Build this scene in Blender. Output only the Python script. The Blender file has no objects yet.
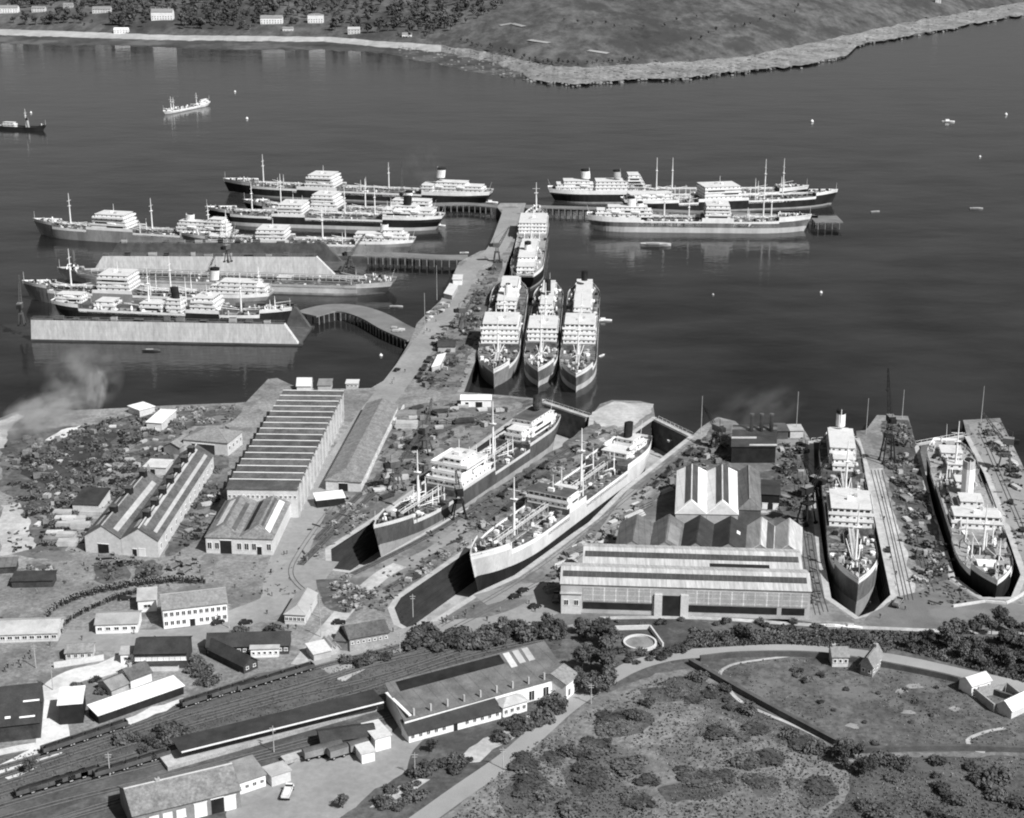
import bpy, math, random
from mathutils import Vector, Matrix, noise
from mathutils.geometry import tessellate_polygon
R = random.Random(7)
scene = bpy.context.scene
COL = scene.collection
# ------------------------------------------------------------------ camera
FPX, YH, KS = 1600.0, -120.0, 2.7 / 650.0
TH = math.atan((409 - YH) / FPX)
CAMH = math.cos(TH) / KS
WZ = -1.5                     # water level
GZ = 4.0                      # level of the quays above the water
CT, ST = math.cos(TH), math.sin(TH)
def P(x, y, z=GZ):
    u, v = x - 512.0, y - 409.0
    d = Vector((u, FPX * CT - v * ST, -(FPX * ST + v * CT)))
    p = d * ((z - CAMH) / d.z)
    return Vector((p.x, p.y, z))
def proj(p):
    x, y, z = p[0], p[1], p[2] - CAMH
    dep = y * CT - z * ST
    return (512 + FPX * x / dep, 409 + FPX * (-(y * ST + z * CT)) / dep)
cam = bpy.data.objects.new('camera', bpy.data.cameras.new('camera'))
COL.objects.link(cam)
cam.location = (0, 0, CAMH)
cam.rotation_euler = (math.pi / 2 - TH, 0, 0)
cam.data.sensor_fit = 'HORIZONTAL'; cam.data.sensor_width = 36
cam.data.lens = FPX / 1024 * 36
cam.data.clip_start = 1; cam.data.clip_end = 90000
scene.camera = cam
# ------------------------------------------------------------------ light
SUN_EL, SUN_AZ = math.radians(46), math.radians(133)
w = bpy.data.worlds.new('World'); scene.world = w; w.use_nodes = True
nt = w.node_tree; nt.nodes.clear()
sky = nt.nodes.new('ShaderNodeTexSky'); sky.sky_type = 'NISHITA'; sky.sun_disc = False
sky.sun_elevation = SUN_EL; sky.sun_rotation = SUN_AZ; sky.dust_density = 2.0
bw = nt.nodes.new('ShaderNodeRGBToBW'); bg = nt.nodes.new('ShaderNodeBackground'); ow = nt.nodes.new('ShaderNodeOutputWorld')
nt.links.new(sky.outputs[0], bw.inputs[0]); nt.links.new(bw.outputs[0], bg.inputs[0]); nt.links.new(bg.outputs[0], ow.inputs[0])
bg.inputs[1].default_value = 0.05
sl = bpy.data.lights.new('sun', 'SUN'); sl.energy = 4.6; sl.angle = math.radians(0.5); sl.color = (1, 1, 1)
so = bpy.data.objects.new('sun', sl); COL.objects.link(so)
sd = Vector((math.sin(SUN_AZ) * math.cos(SUN_EL), math.cos(SUN_AZ) * math.cos(SUN_EL), math.sin(SUN_EL)))
so.rotation_euler = sd.to_track_quat('Z', 'Y').to_euler(); so.location = (0, 0, 600)
scene.view_settings.view_transform = 'Standard'; scene.view_settings.look = 'None'
scene.view_settings.exposure = 0.3; scene.view_settings.gamma = 1
scene.cycles.filter_width = 2.0
scene.cycles.max_bounces = 5; scene.cycles.diffuse_bounces = 3; scene.cycles.glossy_bounces = 3
scene.cycles.volume_bounces = 1; scene.cycles.volume_step_rate = 2.0
# ------------------------------------------------------------------ materials
MATS = {}
def mat(name, base, var=0.25, scale=0.3, rough=0.85, fine=0.0, fscale=3.0, stretch=(1, 1, 1), spec=0.3, metal=0.0, bump=0.0,
        spots=0.0, sscale=0.12, sval=None, stripes=None, lac=2.3):
    """grey procedural surface: broad noise, fine noise, patchy spots, optional stripes (axis, period, darkening)"""
    if name in MATS: return MATS[name]
    m = bpy.data.materials.new(name); m.use_nodes = True; MATS[name] = m
    t = m.node_tree; N = t.nodes; Lk = t.links; N.clear()
    out = N.new('ShaderNodeOutputMaterial'); b = N.new('ShaderNodeBsdfPrincipled'); Lk.new(b.outputs[0], out.inputs[0])
    geo = N.new('ShaderNodeNewGeometry'); mp = N.new('ShaderNodeMapping'); Lk.new(geo.outputs['Position'], mp.inputs[0])
    mp.inputs['Scale'].default_value = stretch
    def nz(s, det=6.0, ro=0.6):
        n = N.new('ShaderNodeTexNoise'); n.inputs['Scale'].default_value = s; n.inputs['Detail'].default_value = det
        n.inputs['Roughness'].default_value = ro; n.inputs['Lacunarity'].default_value = lac; Lk.new(mp.outputs[0], n.inputs['Vector']); return n.outputs[0]
    def mrange(sock, a, b2, c, d):
        r = N.new('ShaderNodeMapRange'); r.inputs[1].default_value = a; r.inputs[2].default_value = b2; r.inputs[3].default_value = c; r.inputs[4].default_value = d
        Lk.new(sock, r.inputs[0]); return r.outputs[0]
    def mul(a, c):
        r = N.new('ShaderNodeMath'); r.operation = 'MULTIPLY'; Lk.new(a, r.inputs[0])
        if isinstance(c, float): r.inputs[1].default_value = c
        else: Lk.new(c, r.inputs[1])
        return r.outputs[0]
    n1 = nz(scale)
    val = mul(mrange(n1, 0.3, 0.7, 1 - var, 1 + var), base)
    if fine:
        n2 = nz(fscale, 3.0, 0.7); val = mul(val, mrange(n2, 0.3, 0.7, 1 - fine, 1 + fine))
    if spots:
        n3 = nz(sscale, 5.0, 0.65); f = mrange(n3, 0.52, 0.60, 0.0, spots)
        mx = N.new('ShaderNodeMix'); mx.data_type = 'FLOAT'; Lk.new(f, mx.inputs[0]); Lk.new(val, mx.inputs[2]); mx.inputs[3].default_value = sval if sval is not None else base * 0.4
        val = mx.outputs[0]
    if stripes:
        for axis, per, dark, duty in stripes:
            tc = N.new('ShaderNodeTexCoord'); sp = N.new('ShaderNodeSeparateXYZ'); Lk.new(tc.outputs['Object'], sp.inputs[0])
            fr = N.new('ShaderNodeMath'); fr.operation = 'MULTIPLY'; Lk.new(sp.outputs[axis], fr.inputs[0]); fr.inputs[1].default_value = 1 / per
            f2 = N.new('ShaderNodeMath'); f2.operation = 'FRACT'; Lk.new(fr.outputs[0], f2.inputs[0])
            lt = N.new('ShaderNodeMath'); lt.operation = 'LESS_THAN'; Lk.new(f2.outputs[0], lt.inputs[0]); lt.inputs[1].default_value = duty
            val = mul(val, mrange(lt.outputs[0], 0, 1, 1.0, dark))
    cmb = N.new('ShaderNodeCombineColor')
    for i in range(3): Lk.new(val, cmb.inputs[i])
    Lk.new(cmb.outputs[0], b.inputs['Base Color'])
    b.inputs['Roughness'].default_value = rough; b.inputs['Specular IOR Level'].default_value = spec; b.inputs['Metallic'].default_value = metal
    if bump:
        bp = N.new('ShaderNodeBump'); bp.inputs['Strength'].default_value = bump; bp.inputs['Distance'].default_value = 0.3
        Lk.new(nz(fscale, 4.0, 0.7), bp.inputs['Height']); Lk.new(bp.outputs[0], b.inputs['Normal'])
    return m
WHITE = mat('white_paint', 0.82, 0.14, 0.25, 0.6, fine=0.06, fscale=1.5)
CREAM = mat('pale_render', 0.6, 0.2, 0.2, 0.9, fine=0.12, fscale=1.2, spots=.3, sscale=.2, sval=.36)
LGREY = mat('light_grey', 0.42, 0.22, 0.25, 0.85, fine=0.12)
MGREY = mat('mid_grey', 0.22, 0.3, 0.25, 0.85, fine=0.18)
DGREY = mat('dark_grey', 0.09, 0.35, 0.25, 0.85, fine=0.2)
BLACK = mat('black_paint', 0.022, 0.4, 0.3, 0.75, spec=.15)
GLASS = mat('dark_glass', 0.03, 0.3, 0.4, 0.25, spec=0.5)
RUST = mat('rusty_steel', 0.13, 0.45, 0.3, 0.9, fine=0.3)
DECKM = mat('ship_deck', 0.085, 0.5, 0.35, 0.9, fine=0.45, fscale=1.6, spots=0.6, sscale=0.28, sval=0.32)
DECKD = mat('dark_ship_deck', 0.055, 0.5, 0.3, 0.9, fine=0.5, fscale=1.4, spots=0.5, sscale=0.4, sval=0.2)
DECKL = mat('pale_ship_deck', 0.3, 0.4, 0.3, 0.9, fine=0.3, fscale=1.3, spots=0.5, sscale=0.3, sval=0.12)
HULLB = mat('black_hull', 0.025, 0.45, 0.15, 0.6, spec=.12, fine=0.2, stretch=(1, 1, .35))
HULLG = mat('grey_hull', 0.26, 0.35, 0.12, 0.7, fine=0.2, stretch=(1, 1, .3), spots=0.35, sscale=0.1, sval=0.15)
HULLW = mat('white_hull', 0.78, 0.12, 0.12, 0.6, fine=0.08, stretch=(1, 1, .3))
HULLD = mat('weathered_hull', 0.17, 0.5, 0.10, 0.8, fine=0.3, stretch=(1, 1, .25), spots=0.5, sscale=0.12, sval=0.07)
BOOT = mat('boot_topping', 0.33, 0.3, 0.1, 0.8, fine=0.15, stretch=(1, 1, .3))
BOOTL = mat('pale_boot_topping', 0.52, 0.25, 0.1, 0.8, fine=0.12, stretch=(1, 1, .3))
BOOTD = mat('dark_boot_topping', 0.07, 0.4, 0.1, 0.8, fine=0.2)
CONC = mat('concrete', 0.3, 0.3, 0.08, 0.9, fine=0.15, fscale=0.8, spots=0.4, sscale=0.06, sval=0.18)
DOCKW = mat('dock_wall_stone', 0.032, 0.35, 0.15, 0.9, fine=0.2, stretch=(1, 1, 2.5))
STONE = mat('stone_wall', 0.34, 0.25, 0.3, 0.95, fine=0.25, fscale=2.0)
SLATE = mat('slate_roof', 0.10, 0.35, 0.15, 0.8, fine=0.35, fscale=1.2, spots=.5, sscale=.18, sval=.17)
SLATEL = mat('pale_slate_roof', 0.24, 0.25, 0.15, 0.85, fine=0.3, fscale=1.2, spots=.5, sscale=.15, sval=.13)
TARR = mat('tarred_roof', 0.04, 0.4, 0.2, 0.8, fine=0.3)
SHEET = mat('corrugated_sheet', 0.46, 0.2, 0.25, 0.75, fine=0.25, fscale=1.1, stretch=(1, .12, .12), spots=.4, sscale=.35, sval=.3, stripes=[(0, 3.1, 0.88, 0.12)])
WSHEET = mat('white_corrugated_sheet', 0.8, 0.12, 0.15, 0.7, fine=0.08, fscale=0.9, stripes=[(0, 2.4, 0.86, 0.14)])
DSHEET = mat('rusted_sheet', 0.14, 0.3, 0.15, 0.85, fine=0.2, fscale=0.9, stripes=[(0, 2.2, 0.8, 0.15)])
ASBESTOS = mat('lichened_roof_sheet', 0.2, 0.3, 0.4, 0.9, fine=0.35, fscale=1.3)
ROOFGL = mat('dusty_roof_glass', 0.07, 0.3, 0.2, 0.35, fine=0.2, stripes=[(0, 1.5, 1.5, 0.12)])
WOOD = mat('weathered_timber', 0.2, 0.4, 0.3, 0.9, fine=0.3)
DWOOD = mat('tarred_timber', 0.05, 0.45, 0.3, 0.9, fine=0.3)
CLOTH = mat('dark_clothes', 0.035, 0.4, 0.8, 0.95)
SKIN = mat('skin', 0.4, 0.1, 1.0, 0.8)
LEAF = mat('leaves', 0.105, 0.5, 0.22, 0.9, fine=0.45, fscale=1.0, spec=0.1)
LEAFD = mat('dark_leaves', 0.068, 0.5, 0.22, 0.9, fine=0.45, fscale=1.0, spec=0.1)
BARK = mat('bark', 0.08, 0.3, 0.8, 0.95)
# ------------------------------------------------------------------ mesh builder
class MB:
    def __init__(s): s.v = []; s.f = []; s.m = []; s.mats = []
    def mi(s, m):
        if m not in s.mats: s.mats.append(m)
        return s.mats.index(m)
    def face(s, pts, m):
        i = len(s.v); s.v += [tuple(p) for p in pts]; s.f.append(tuple(range(i, i + len(pts)))); s.m.append(s.mi(m))
    def hexa(s, b, t, m, mt=None, mb=True):
        """b, t: four bottom and four top points, counter-clockwise seen from above"""
        i = len(s.v); s.v += [tuple(p) for p in b] + [tuple(p) for p in t]; k = s.mi(m)
        n = len(b)
        if mb: s.f.append(tuple(i + n - 1 - j for j in range(n))); s.m.append(k)
        s.f.append(tuple(i + n + j for j in range(n))); s.m.append(s.mi(mt) if mt else k)
        for j in range(n):
            q = (j + 1) % n; s.f.append((i + j, i + q, i + n + q, i + n + j)); s.m.append(k)
    def box(s, c, d, m, rz=0.0, mt=None):
        x, y, z = c; a, b, h = d[0] / 2, d[1] / 2, d[2]; ca, sa = math.cos(rz), math.sin(rz)
        q = [(x + ca * p - sa * r, y + sa * p + ca * r) for p, r in ((-a, -b), (a, -b), (a, b), (-a, b))]
        s.hexa([(u, v, z) for u, v in q], [(u, v, z + h) for u, v in q], m, mt)
    def prism(s, pts, z0, z1, m, mt=None):
        s.hexa([(p[0], p[1], z0) for p in pts], [(p[0], p[1], z1) for p in pts], m, mt)
    def tube(s, p0, p1, r0, r1=None, m=None, n=6, caps=True):
        p0, p1 = Vector(p0), Vector(p1); r1 = r0 if r1 is None else r1
        d = (p1 - p0); d.normalize(); a = d.orthogonal().normalized(); b = d.cross(a)
        i = len(s.v); k = s.mi(m)
        for p, r in ((p0, r0), (p1, r1)):
            for j in range(n):
                an = 2 * math.pi * j / n; s.v.append(tuple(p + a * (r * math.cos(an)) + b * (r * math.sin(an))))
        for j in range(n):
            q = (j + 1) % n; s.f.append((i + j, i + q, i + n + q, i + n + j)); s.m.append(k)
        if caps:
            s.f.append(tuple(i + n - 1 - j for j in range(n))); s.m.append(k); s.f.append(tuple(i + n + j for j in range(n))); s.m.append(k)
    def bar(s, p0, p1, wd, ht, m):
        """rectangular bar, width sideways, height up"""
        p0, p1 = Vector(p0), Vector(p1); d = p1 - p0; sdv = Vector((-d.y, d.x, 0))
        if sdv.length < 1e-6: sdv = Vector((1, 0, 0))
        sdv.normalize(); sdv *= wd / 2; up = Vector((0, 0, ht))
        s.hexa([p0 + sdv, p0 - sdv, p1 - sdv, p1 + sdv], [p0 + sdv + up, p0 - sdv + up, p1 - sdv + up, p1 + sdv + up], m)
    def rings(s, rings, m, caps=True, mats=None):
        n = len(rings[0]); i = len(s.v); k = s.mi(m)
        for r in rings: s.v += [tuple(p) for p in r]
        for a in range(len(rings) - 1):
            kk = s.mi(mats[a]) if mats else k
            for j in range(n):
                q = (j + 1) % n; s.f.append((i + a * n + j, i + a * n + q, i + (a + 1) * n + q, i + (a + 1) * n + j)); s.m.append(kk)
        if caps:
            s.f.append(tuple(i + n - 1 - j for j in range(n))); s.m.append(k)
            e = i + (len(rings) - 1) * n; s.f.append(tuple(e + j for j in range(n))); s.m.append(s.mi(mats[-1]) if mats else k)
    def sheet(s, pts, z, m):
        """flat concave polygon"""
        vs = [Vector((p[0], p[1], 0)) for p in pts]; i = len(s.v); s.v += [(p.x, p.y, z) for p in vs]
        for t in tessellate_polygon([vs]):
            a, b, c = (vs[q] for q in t)
            if (b - a).cross(c - a).z < 0: t = (t[0], t[2], t[1])
            s.f.append(tuple(i + q for q in t)); s.m.append(s.mi(m))
    def mesh(s, name):
        me = bpy.data.meshes.new(name); me.from_pydata(s.v, [], s.f)
        for m in s.mats: me.materials.append(m)
        me.polygons.foreach_set('material_index', s.m); me.update(); return me
    def build(s, name, parent=None, loc=None, smooth=False):
        me = s.mesh(name)
        if smooth: me.polygons.foreach_set('use_smooth', [True] * len(me.polygons))
        return link(name, me, parent, loc)
def link(name, data, parent=None, loc=None, rz=0):
    o = bpy.data.objects.new(name, data); COL.objects.link(o)
    if parent: o.parent = parent
    if loc is not None: o.location = loc
    if rz: o.rotation_euler = (0, 0, rz)
    return o
def tag(o, label, cat, group=None):
    o['label'] = label; o['category'] = cat
    if group: o['group'] = group
    return o
def struct(o, k='structure'): o['kind'] = k; return o
def empty(name, label, cat, loc, rz=0, group=None):
    return tag(link(name, None, None, loc, rz), label, cat, group)
KIDS = {}
def copy_tree(o, loc=None, rz=None, label=None, sc=None, parent=None, group=None):
    c = o.copy(); COL.objects.link(c)
    if parent: c.parent = parent
    if loc is not None: c.location = loc
    if rz is not None: c.rotation_euler = (0, 0, rz)
    if sc is not None: c.scale = sc if hasattr(sc, '__len__') else (sc,) * 3
    if label: c['label'] = label
    if group: c['group'] = group
    if o not in KIDS: KIDS[o] = [q for q in bpy.data.objects if q.parent == o]
    for ch in KIDS[o]: copy_tree(ch, parent=c)
    return c
def inpoly(x, y, poly):
    r = False; j = len(poly) - 1
    for i in range(len(poly)):
        xi, yi = poly[i]; xj, yj = poly[j]
        if (yi > y) != (yj > y) and x < (xj - xi) * (y - yi) / (yj - yi) + xi: r = not r
        j = i
    return r
def scatter(poly, n, mind=0.0, rnd=R):
    xs = [p[0] for p in poly]; ys = [p[1] for p in poly]; out = []
    for _ in range(n * 60):
        x, y = rnd.uniform(min(xs), max(xs)), rnd.uniform(min(ys), max(ys))
        if inpoly(x, y, poly) and all((x - a) ** 2 + (y - b) ** 2 > mind * mind for a, b in out):
            out.append((x, y))
            if len(out) == n: break
    return out
def along(pts, n):
    """n points evenly along a pixel polyline, with the local direction"""
    L = [0]
    for a, b in zip(pts, pts[1:]): L.append(L[-1] + math.hypot(b[0] - a[0], b[1] - a[1]))
    out = []
    for i in range(n):
        s = L[-1] * i / max(1, n - 1); k = max(j for j in range(len(pts) - 1) if L[j] <= s + 1e-6)
        t = (s - L[k]) / max(1e-6, L[k + 1] - L[k]); a, b = pts[k], pts[k + 1]
        out.append((a[0] + (b[0] - a[0]) * t, a[1] + (b[1] - a[1]) * t))
    return out
# ================================================================== SETTING
# dry docks (pixel outlines of their copings at quay level)
DOCK1 = [(543, 399), (374, 519), (328, 549), (329, 569), (352, 572), (376, 562), (470, 508), (562, 449), (590, 431), (592, 415)]
DOCK2 = [(655, 417), (468, 549), (398, 597), (391, 608), (397, 624), (415, 633), (440, 618), (478, 594), (517, 576), (549, 553), (575, 534), (591, 523), (606, 508), (624, 490), (692, 436)]
DOCK3 = [(811, 441), (812, 488), (821, 559), (828, 598), (857, 618), (877, 612), (894, 595), (874, 502), (866, 466), (857, 438)]
DOCK4 = [(916, 445), (931, 511), (947, 559), (952, 577), (981, 598), (1014, 598), (1024, 575), (1012, 540), (987, 474), (967, 436)]
COAST = [(-900, 425), (-200, 424), (0, 418), (18, 411), (45, 408), (75, 410), (100, 409), (140, 407), (175, 405), (205, 404), (235, 403), (246, 402),
         (268, 379), (277, 378), (292, 385), (320, 389), (371, 388), (388, 378), (409, 343), (417, 323), (443, 298), (459, 262), (480, 251), (491, 249), (504, 216),
         (497, 207), (500, 203), (526, 203), (520, 225), (508, 262), (493, 305), (480, 348), (464, 392), (500, 395)] + DOCK1 + \
        [(600, 404), (612, 400), (640, 401), (653, 404)] + DOCK2 + [(700, 428), (712, 420), (718, 417), (735, 421), (745, 430), (775, 432), (805, 431)] + DOCK3 + \
        [(856, 431), (866, 430), (877, 415), (908, 416)] + DOCK4 + [(963, 420), (1000, 418), (1026, 472), (1075, 575), (1150, 600), (1900, 610)]
coast = [P(x, y) for x, y in COAST]
outline = coast + [Vector((900, -400, GZ)), Vector((-900, -400, GZ))]
GROUND = mat('dock_yard_ground', 0.225, 0.36, 0.03, 0.95, fine=0.38, fscale=0.9, spots=0.65, sscale=0.07, sval=0.11, bump=0.2)
g = MB(); g.sheet(outline, GZ, GROUND)
n = len(outline)
for i in range(n):
    a, b = outline[i], outline[(i + 1) % n]
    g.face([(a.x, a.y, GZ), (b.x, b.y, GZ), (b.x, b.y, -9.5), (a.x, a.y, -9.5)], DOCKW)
struct(g.build('ground'))
# coping stones: a pale raised strip round the docks
def strip(pts, wd, z, m, mb):
    """flat ribbon of width wd along world points"""
    vs = [Vector((p[0], p[1], 0)) for p in pts]; lt = []; rt = []
    for i, p in enumerate(vs):
        a = vs[max(0, i - 1)]; b = vs[min(len(vs) - 1, i + 1)]; d = (b - a).normalized(); nn = Vector((-d.y, d.x, 0))
        wv = wd[i] if isinstance(wd, list) else wd
        lt.append(p + nn * wv / 2); rt.append(p - nn * wv / 2)
    for i in range(len(vs) - 1):
        mb.face([(rt[i].x, rt[i].y, z), (rt[i + 1].x, rt[i + 1].y, z), (lt[i + 1].x, lt[i + 1].y, z), (lt[i].x, lt[i].y, z)], m)
def smooth(pts, k=6):
    """Catmull-Rom through pixel points"""
    q = [pts[0]] + list(pts) + [pts[-1]]; out = []
    for i in range(1, len(q) - 2):
        p0, p1, p2, p3 = q[i - 1], q[i], q[i + 1], q[i + 2]
        for j in range(k):
            t = j / k
            out.append(tuple(0.5 * (2 * p1[c] + (p2[c] - p0[c]) * t + (2 * p0[c] - 5 * p1[c] + 4 * p2[c] - p3[c]) * t * t + (3 * p1[c] - p0[c] - 3 * p2[c] + p3[c]) * t ** 3) for c in (0, 1)))
    out.append(tuple(pts[-1])); return out
# dock floors, altars and caissons
FLOOR = mat('dock_floor_concrete', 0.38, 0.3, 0.08, 0.9, fine=0.2, spots=0.4, sscale=0.12, sval=0.12)
DFL = -8.2
def centroid(pts): return sum((Vector((p.x, p.y, 0)) for p in pts), Vector()) / len(pts)
for nm, dk in (('dry_dock_floor', DOCK1), ('dry_dock_floor', DOCK2), ('dry_dock_floor', DOCK3), ('dry_dock_floor', DOCK4)):
    f = MB(); w_ = [P(x, y) for x, y in dk]; f.sheet(w_, DFL, FLOOR)
    # stepped altars round the foot of the walls
    c = centroid(w_)
    for lev in range(5):
        ins = 0.4 + 0.35 * (5 - lev)
        for i in range(len(w_) - 1):
            a, b = w_[i].copy(), w_[i + 1].copy(); a.z = b.z = 0; d = (b - a).normalized(); nn = Vector((-d.y, d.x, 0))
            if nn.dot(c - a) < 0: nn = -nn
            z0, z1 = DFL + lev * 1.7, DFL + (lev + 1) * 1.7
            p1, p2 = a + nn * ins, b + nn * ins
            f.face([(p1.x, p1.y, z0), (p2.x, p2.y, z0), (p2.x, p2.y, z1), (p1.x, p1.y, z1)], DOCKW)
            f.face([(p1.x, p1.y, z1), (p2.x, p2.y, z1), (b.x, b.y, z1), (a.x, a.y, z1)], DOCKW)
    struct(f.build(nm))
    cp = MB(); strip([p for p in w_], 2.2, GZ + .006, LGREY, cp); struct(cp.build('dock_coping'))
def caisson(label, a, b):
    A, B = P(*a), P(*b); o = empty('dock_caisson', label, 'dock gate', Vector(((A.x + B.x) / 2, (A.y + B.y) / 2, 0)), math.atan2(B.y - A.y, B.x - A.x))
    L = (B - A).length
    m = MB(); m.hexa([(-L / 2, -2.4, -9), (L / 2, -2.4, -9), (L / 2, 2.4, -9), (-L / 2, 2.4, -9)], [(-L / 2, -2.4, 3.6), (L / 2, -2.4, 3.6), (L / 2, 2.4, 3.6), (-L / 2, 2.4, 3.6)], RUST, DGREY); m.build('gate_body', o)
    m = MB(); m.box((0, 0, 3.603), (L - .4, 2.2, .12), LGREY); m.build('walkway', o)
    m = MB()
    for s in (-1.2, 1.2):
        m.bar((-L / 2 + .2, s, 4.75), (L / 2 - .2, s, 4.75), .1, .1, WHITE)
        for i in range(int(L / 3)): m.tube((-L / 2 + .3 + i * 3, s, 3.7), (-L / 2 + .3 + i * 3, s, 4.8), .06, .06, WHITE, 4)
    m.build('railing', o)
caisson('steel dock gate behind the stern of the dark tanker in dry dock', (543, 401), (589, 416))
caisson('steel dock gate with pale walkway beyond the white tanker in dry dock', (656, 418), (691, 435))
caisson('steel dock gate beyond the funnel of the ship right of the white roofed sheds', (812, 441), (856, 437))
caisson('thin pale dock gate beyond the stern of the ship with tall white funnel', (917, 444), (965, 435))
# ------------------------------------------------------------------ water
wm = bpy.data.materials.new('harbour_water'); wm.use_nodes = True
t = wm.node_tree; b = t.nodes['Principled BSDF']
b.inputs['Roughness'].default_value = 0.12; b.inputs['IOR'].default_value = 1.33; b.inputs['Specular IOR Level'].default_value = 0.31
geo = t.nodes.new('ShaderNodeNewGeometry')
def wn(scale, det, st):
    mp = t.nodes.new('ShaderNodeMapping'); mp.inputs['Scale'].default_value = st; t.links.new(geo.outputs['Position'], mp.inputs[0])
    q = t.nodes.new('ShaderNodeTexNoise'); q.inputs['Scale'].default_value = scale; q.inputs['Detail'].default_value = det; t.links.new(mp.outputs[0], q.inputs['Vector']); return q.outputs[0]
n1 = wn(0.35, 4, (.6, 1, 1)); n2 = wn(0.02, 12, (.6, 1, 1))
bp = t.nodes.new('ShaderNodeBump'); bp.inputs['Strength'].default_value = .22; bp.inputs['Distance'].default_value = .5; n3 = wn(0.05, 3, (.6, 1, 1)); ad = t.nodes.new('ShaderNodeMath'); ad.operation = 'MULTIPLY_ADD'; t.links.new(n3, ad.inputs[0]); ad.inputs[1].default_value = 2.5; t.links.new(n1, ad.inputs[2]); t.links.new(ad.outputs[0], bp.inputs['Height']); t.links.new(bp.outputs[0], b.inputs['Normal'])
mr = t.nodes.new('ShaderNodeMapRange'); mr.inputs[1].default_value = .35; mr.inputs[2].default_value = .65; mr.inputs[3].default_value = .009; mr.inputs[4].default_value = .03; t.links.new(n2, mr.inputs[0])
cc = t.nodes.new('ShaderNodeCombineColor')
for i in range(3): t.links.new(mr.outputs[0], cc.inputs[i])
t.links.new(cc.outputs[0], b.inputs['Base Color'])
mr2 = t.nodes.new('ShaderNodeMapRange'); mr2.inputs[1].default_value = .35; mr2.inputs[2].default_value = .7; mr2.inputs[3].default_value = .03; mr2.inputs[4].default_value = .16; t.links.new(n2, mr2.inputs[0]); t.links.new(mr2.outputs[0], b.inputs['Roughness'])
big = [Vector((-30000, -2000, 0)), Vector((30000, -2000, 0)), Vector((30000, 60000, 0)), Vector((-30000, 60000, 0))]
loops = [big] + [[Vector((p.x, p.y, 0)) for p in (P(x, y) for x, y in dk)][::1] for dk in (DOCK1, DOCK2, DOCK3, DOCK4)]
allv = [v for l in loops for v in l]
W = MB(); W.v = [(v.x, v.y, WZ) for v in allv]; W.mi(wm)
for tr in tessellate_polygon(loops):
    a, b_, c_ = (allv[q] for q in tr)
    if (b_ - a).cross(c_ - a).z < 0: tr = (tr[0], tr[2], tr[1])
    W.f.append(tuple(tr)); W.m.append(0)
struct(W.build('water'))
# ------------------------------------------------------------------ far shore
def lerp_pts(tab, x):
    if x <= tab[0][0]: return tab[0][1]
    for (a, ya), (b2, yb) in zip(tab, tab[1:]):
        if x <= b2: return ya + (yb - ya) * (x - a) / (b2 - a)
    return tab[-1][1]
SH0 = [(-400, 44), (0, 45), (60, 47), (100, 46), (164, 48), (215, 51), (325, 51), (381, 54), (440, 66), (477, 75), (535, 82), (576, 85), (637, 80), (680, 79), (739, 72), (800, 66), (828, 61), (846, 57), (858, 46), (934, 32), (1024, 15), (1150, 4), (1400, -10)]
SH1 = [(-400, 36), (0, 35), (92, 38), (164, 40), (253, 41), (330, 42), (381, 47), (440, 52), (490, 62), (520, 72), (535, 81), (576, 84), (637, 79), (680, 78), (739, 71), (800, 65), (828, 60), (846, 56), (858, 45), (934, 31), (1024, 14), (1150, 3), (1400, -11)]
SH2 = [(-400, 29), (0, 29), (92, 32), (164, 35), (253, 36), (330, 37), (381, 41), (440, 45), (470, 49), (518, 59), (545, 66), (586, 67), (637, 64), (674, 62), (742, 57), (838, 37), (913, 21), (1024, 2), (1150, -8), (1400, -20)]
def nz2(x, y, s): return noise.fractal(Vector((x * s, y * s, 3.7)), 1.0, 2.0, 5)
NC = 520; xs = [-400 + 1800 * i / NC for i in range(NC + 1)]
c0 = [P(x, lerp_pts(SH0, x) + 1.6 * nz2(x, 0, .13), WZ - .3) for x in xs]
c1 = [P(x, lerp_pts(SH1, x) + (.7 if x < 440 else 1.8) * nz2(x, 9, .15), 0.9) for x in xs]
def c2z(x): return 5.0 if x < 440 else 5 + min(2, (x - 440) / 30)
c2 = [P(x, lerp_pts(SH2, x) + (.5 if x < 440 else 1.6) * nz2(x, 20, .12), c2z(x)) for x in xs]
def hill_h(x, v):
    """height of the far hillside v metres behind the top of the shore, column x"""
    up = 58 + 14 * math.sin(x * .006 + 1)
    return c2z(x) + up * (1 - math.exp(-v / 620.0)) * (1 + .12 * nz2(x, v * .3, .01)) + .02 * min(v, 1500) * 0.8
def hill_pt(x, v):
    b2 = P(x, lerp_pts(SH2, x), c2z(x)); k = 1 + v / b2.y
    return Vector((b2.x * k, b2.y * k, hill_h(x, v)))
def PH(x, y):
    lo, hi = 0.0, 4000.0
    for _ in range(40):
        m = (lo + hi) / 2
        if proj(hill_pt(x, m))[1] > y: lo = m
        else: hi = m
    return hill_pt(x, lo)
MUD = mat('weedy_foreshore', 0.06, 0.5, 0.02, 0.8, fine=0.3, fscale=0.15, spots=0.6, sscale=0.012, sval=0.16)
ROCK = mat('pale_shore_rock', 0.22, 0.35, 0.02, 0.95, fine=0.4, fscale=0.2, spots=0.6, sscale=0.05, sval=0.11)
HILL = mat('far_hillside_grass', 0.085, 0.5, 0.008, 0.95, fine=0.5, fscale=0.06, spots=0.8, sscale=0.016, sval=0.045, stretch=(1, .35, 1))
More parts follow.
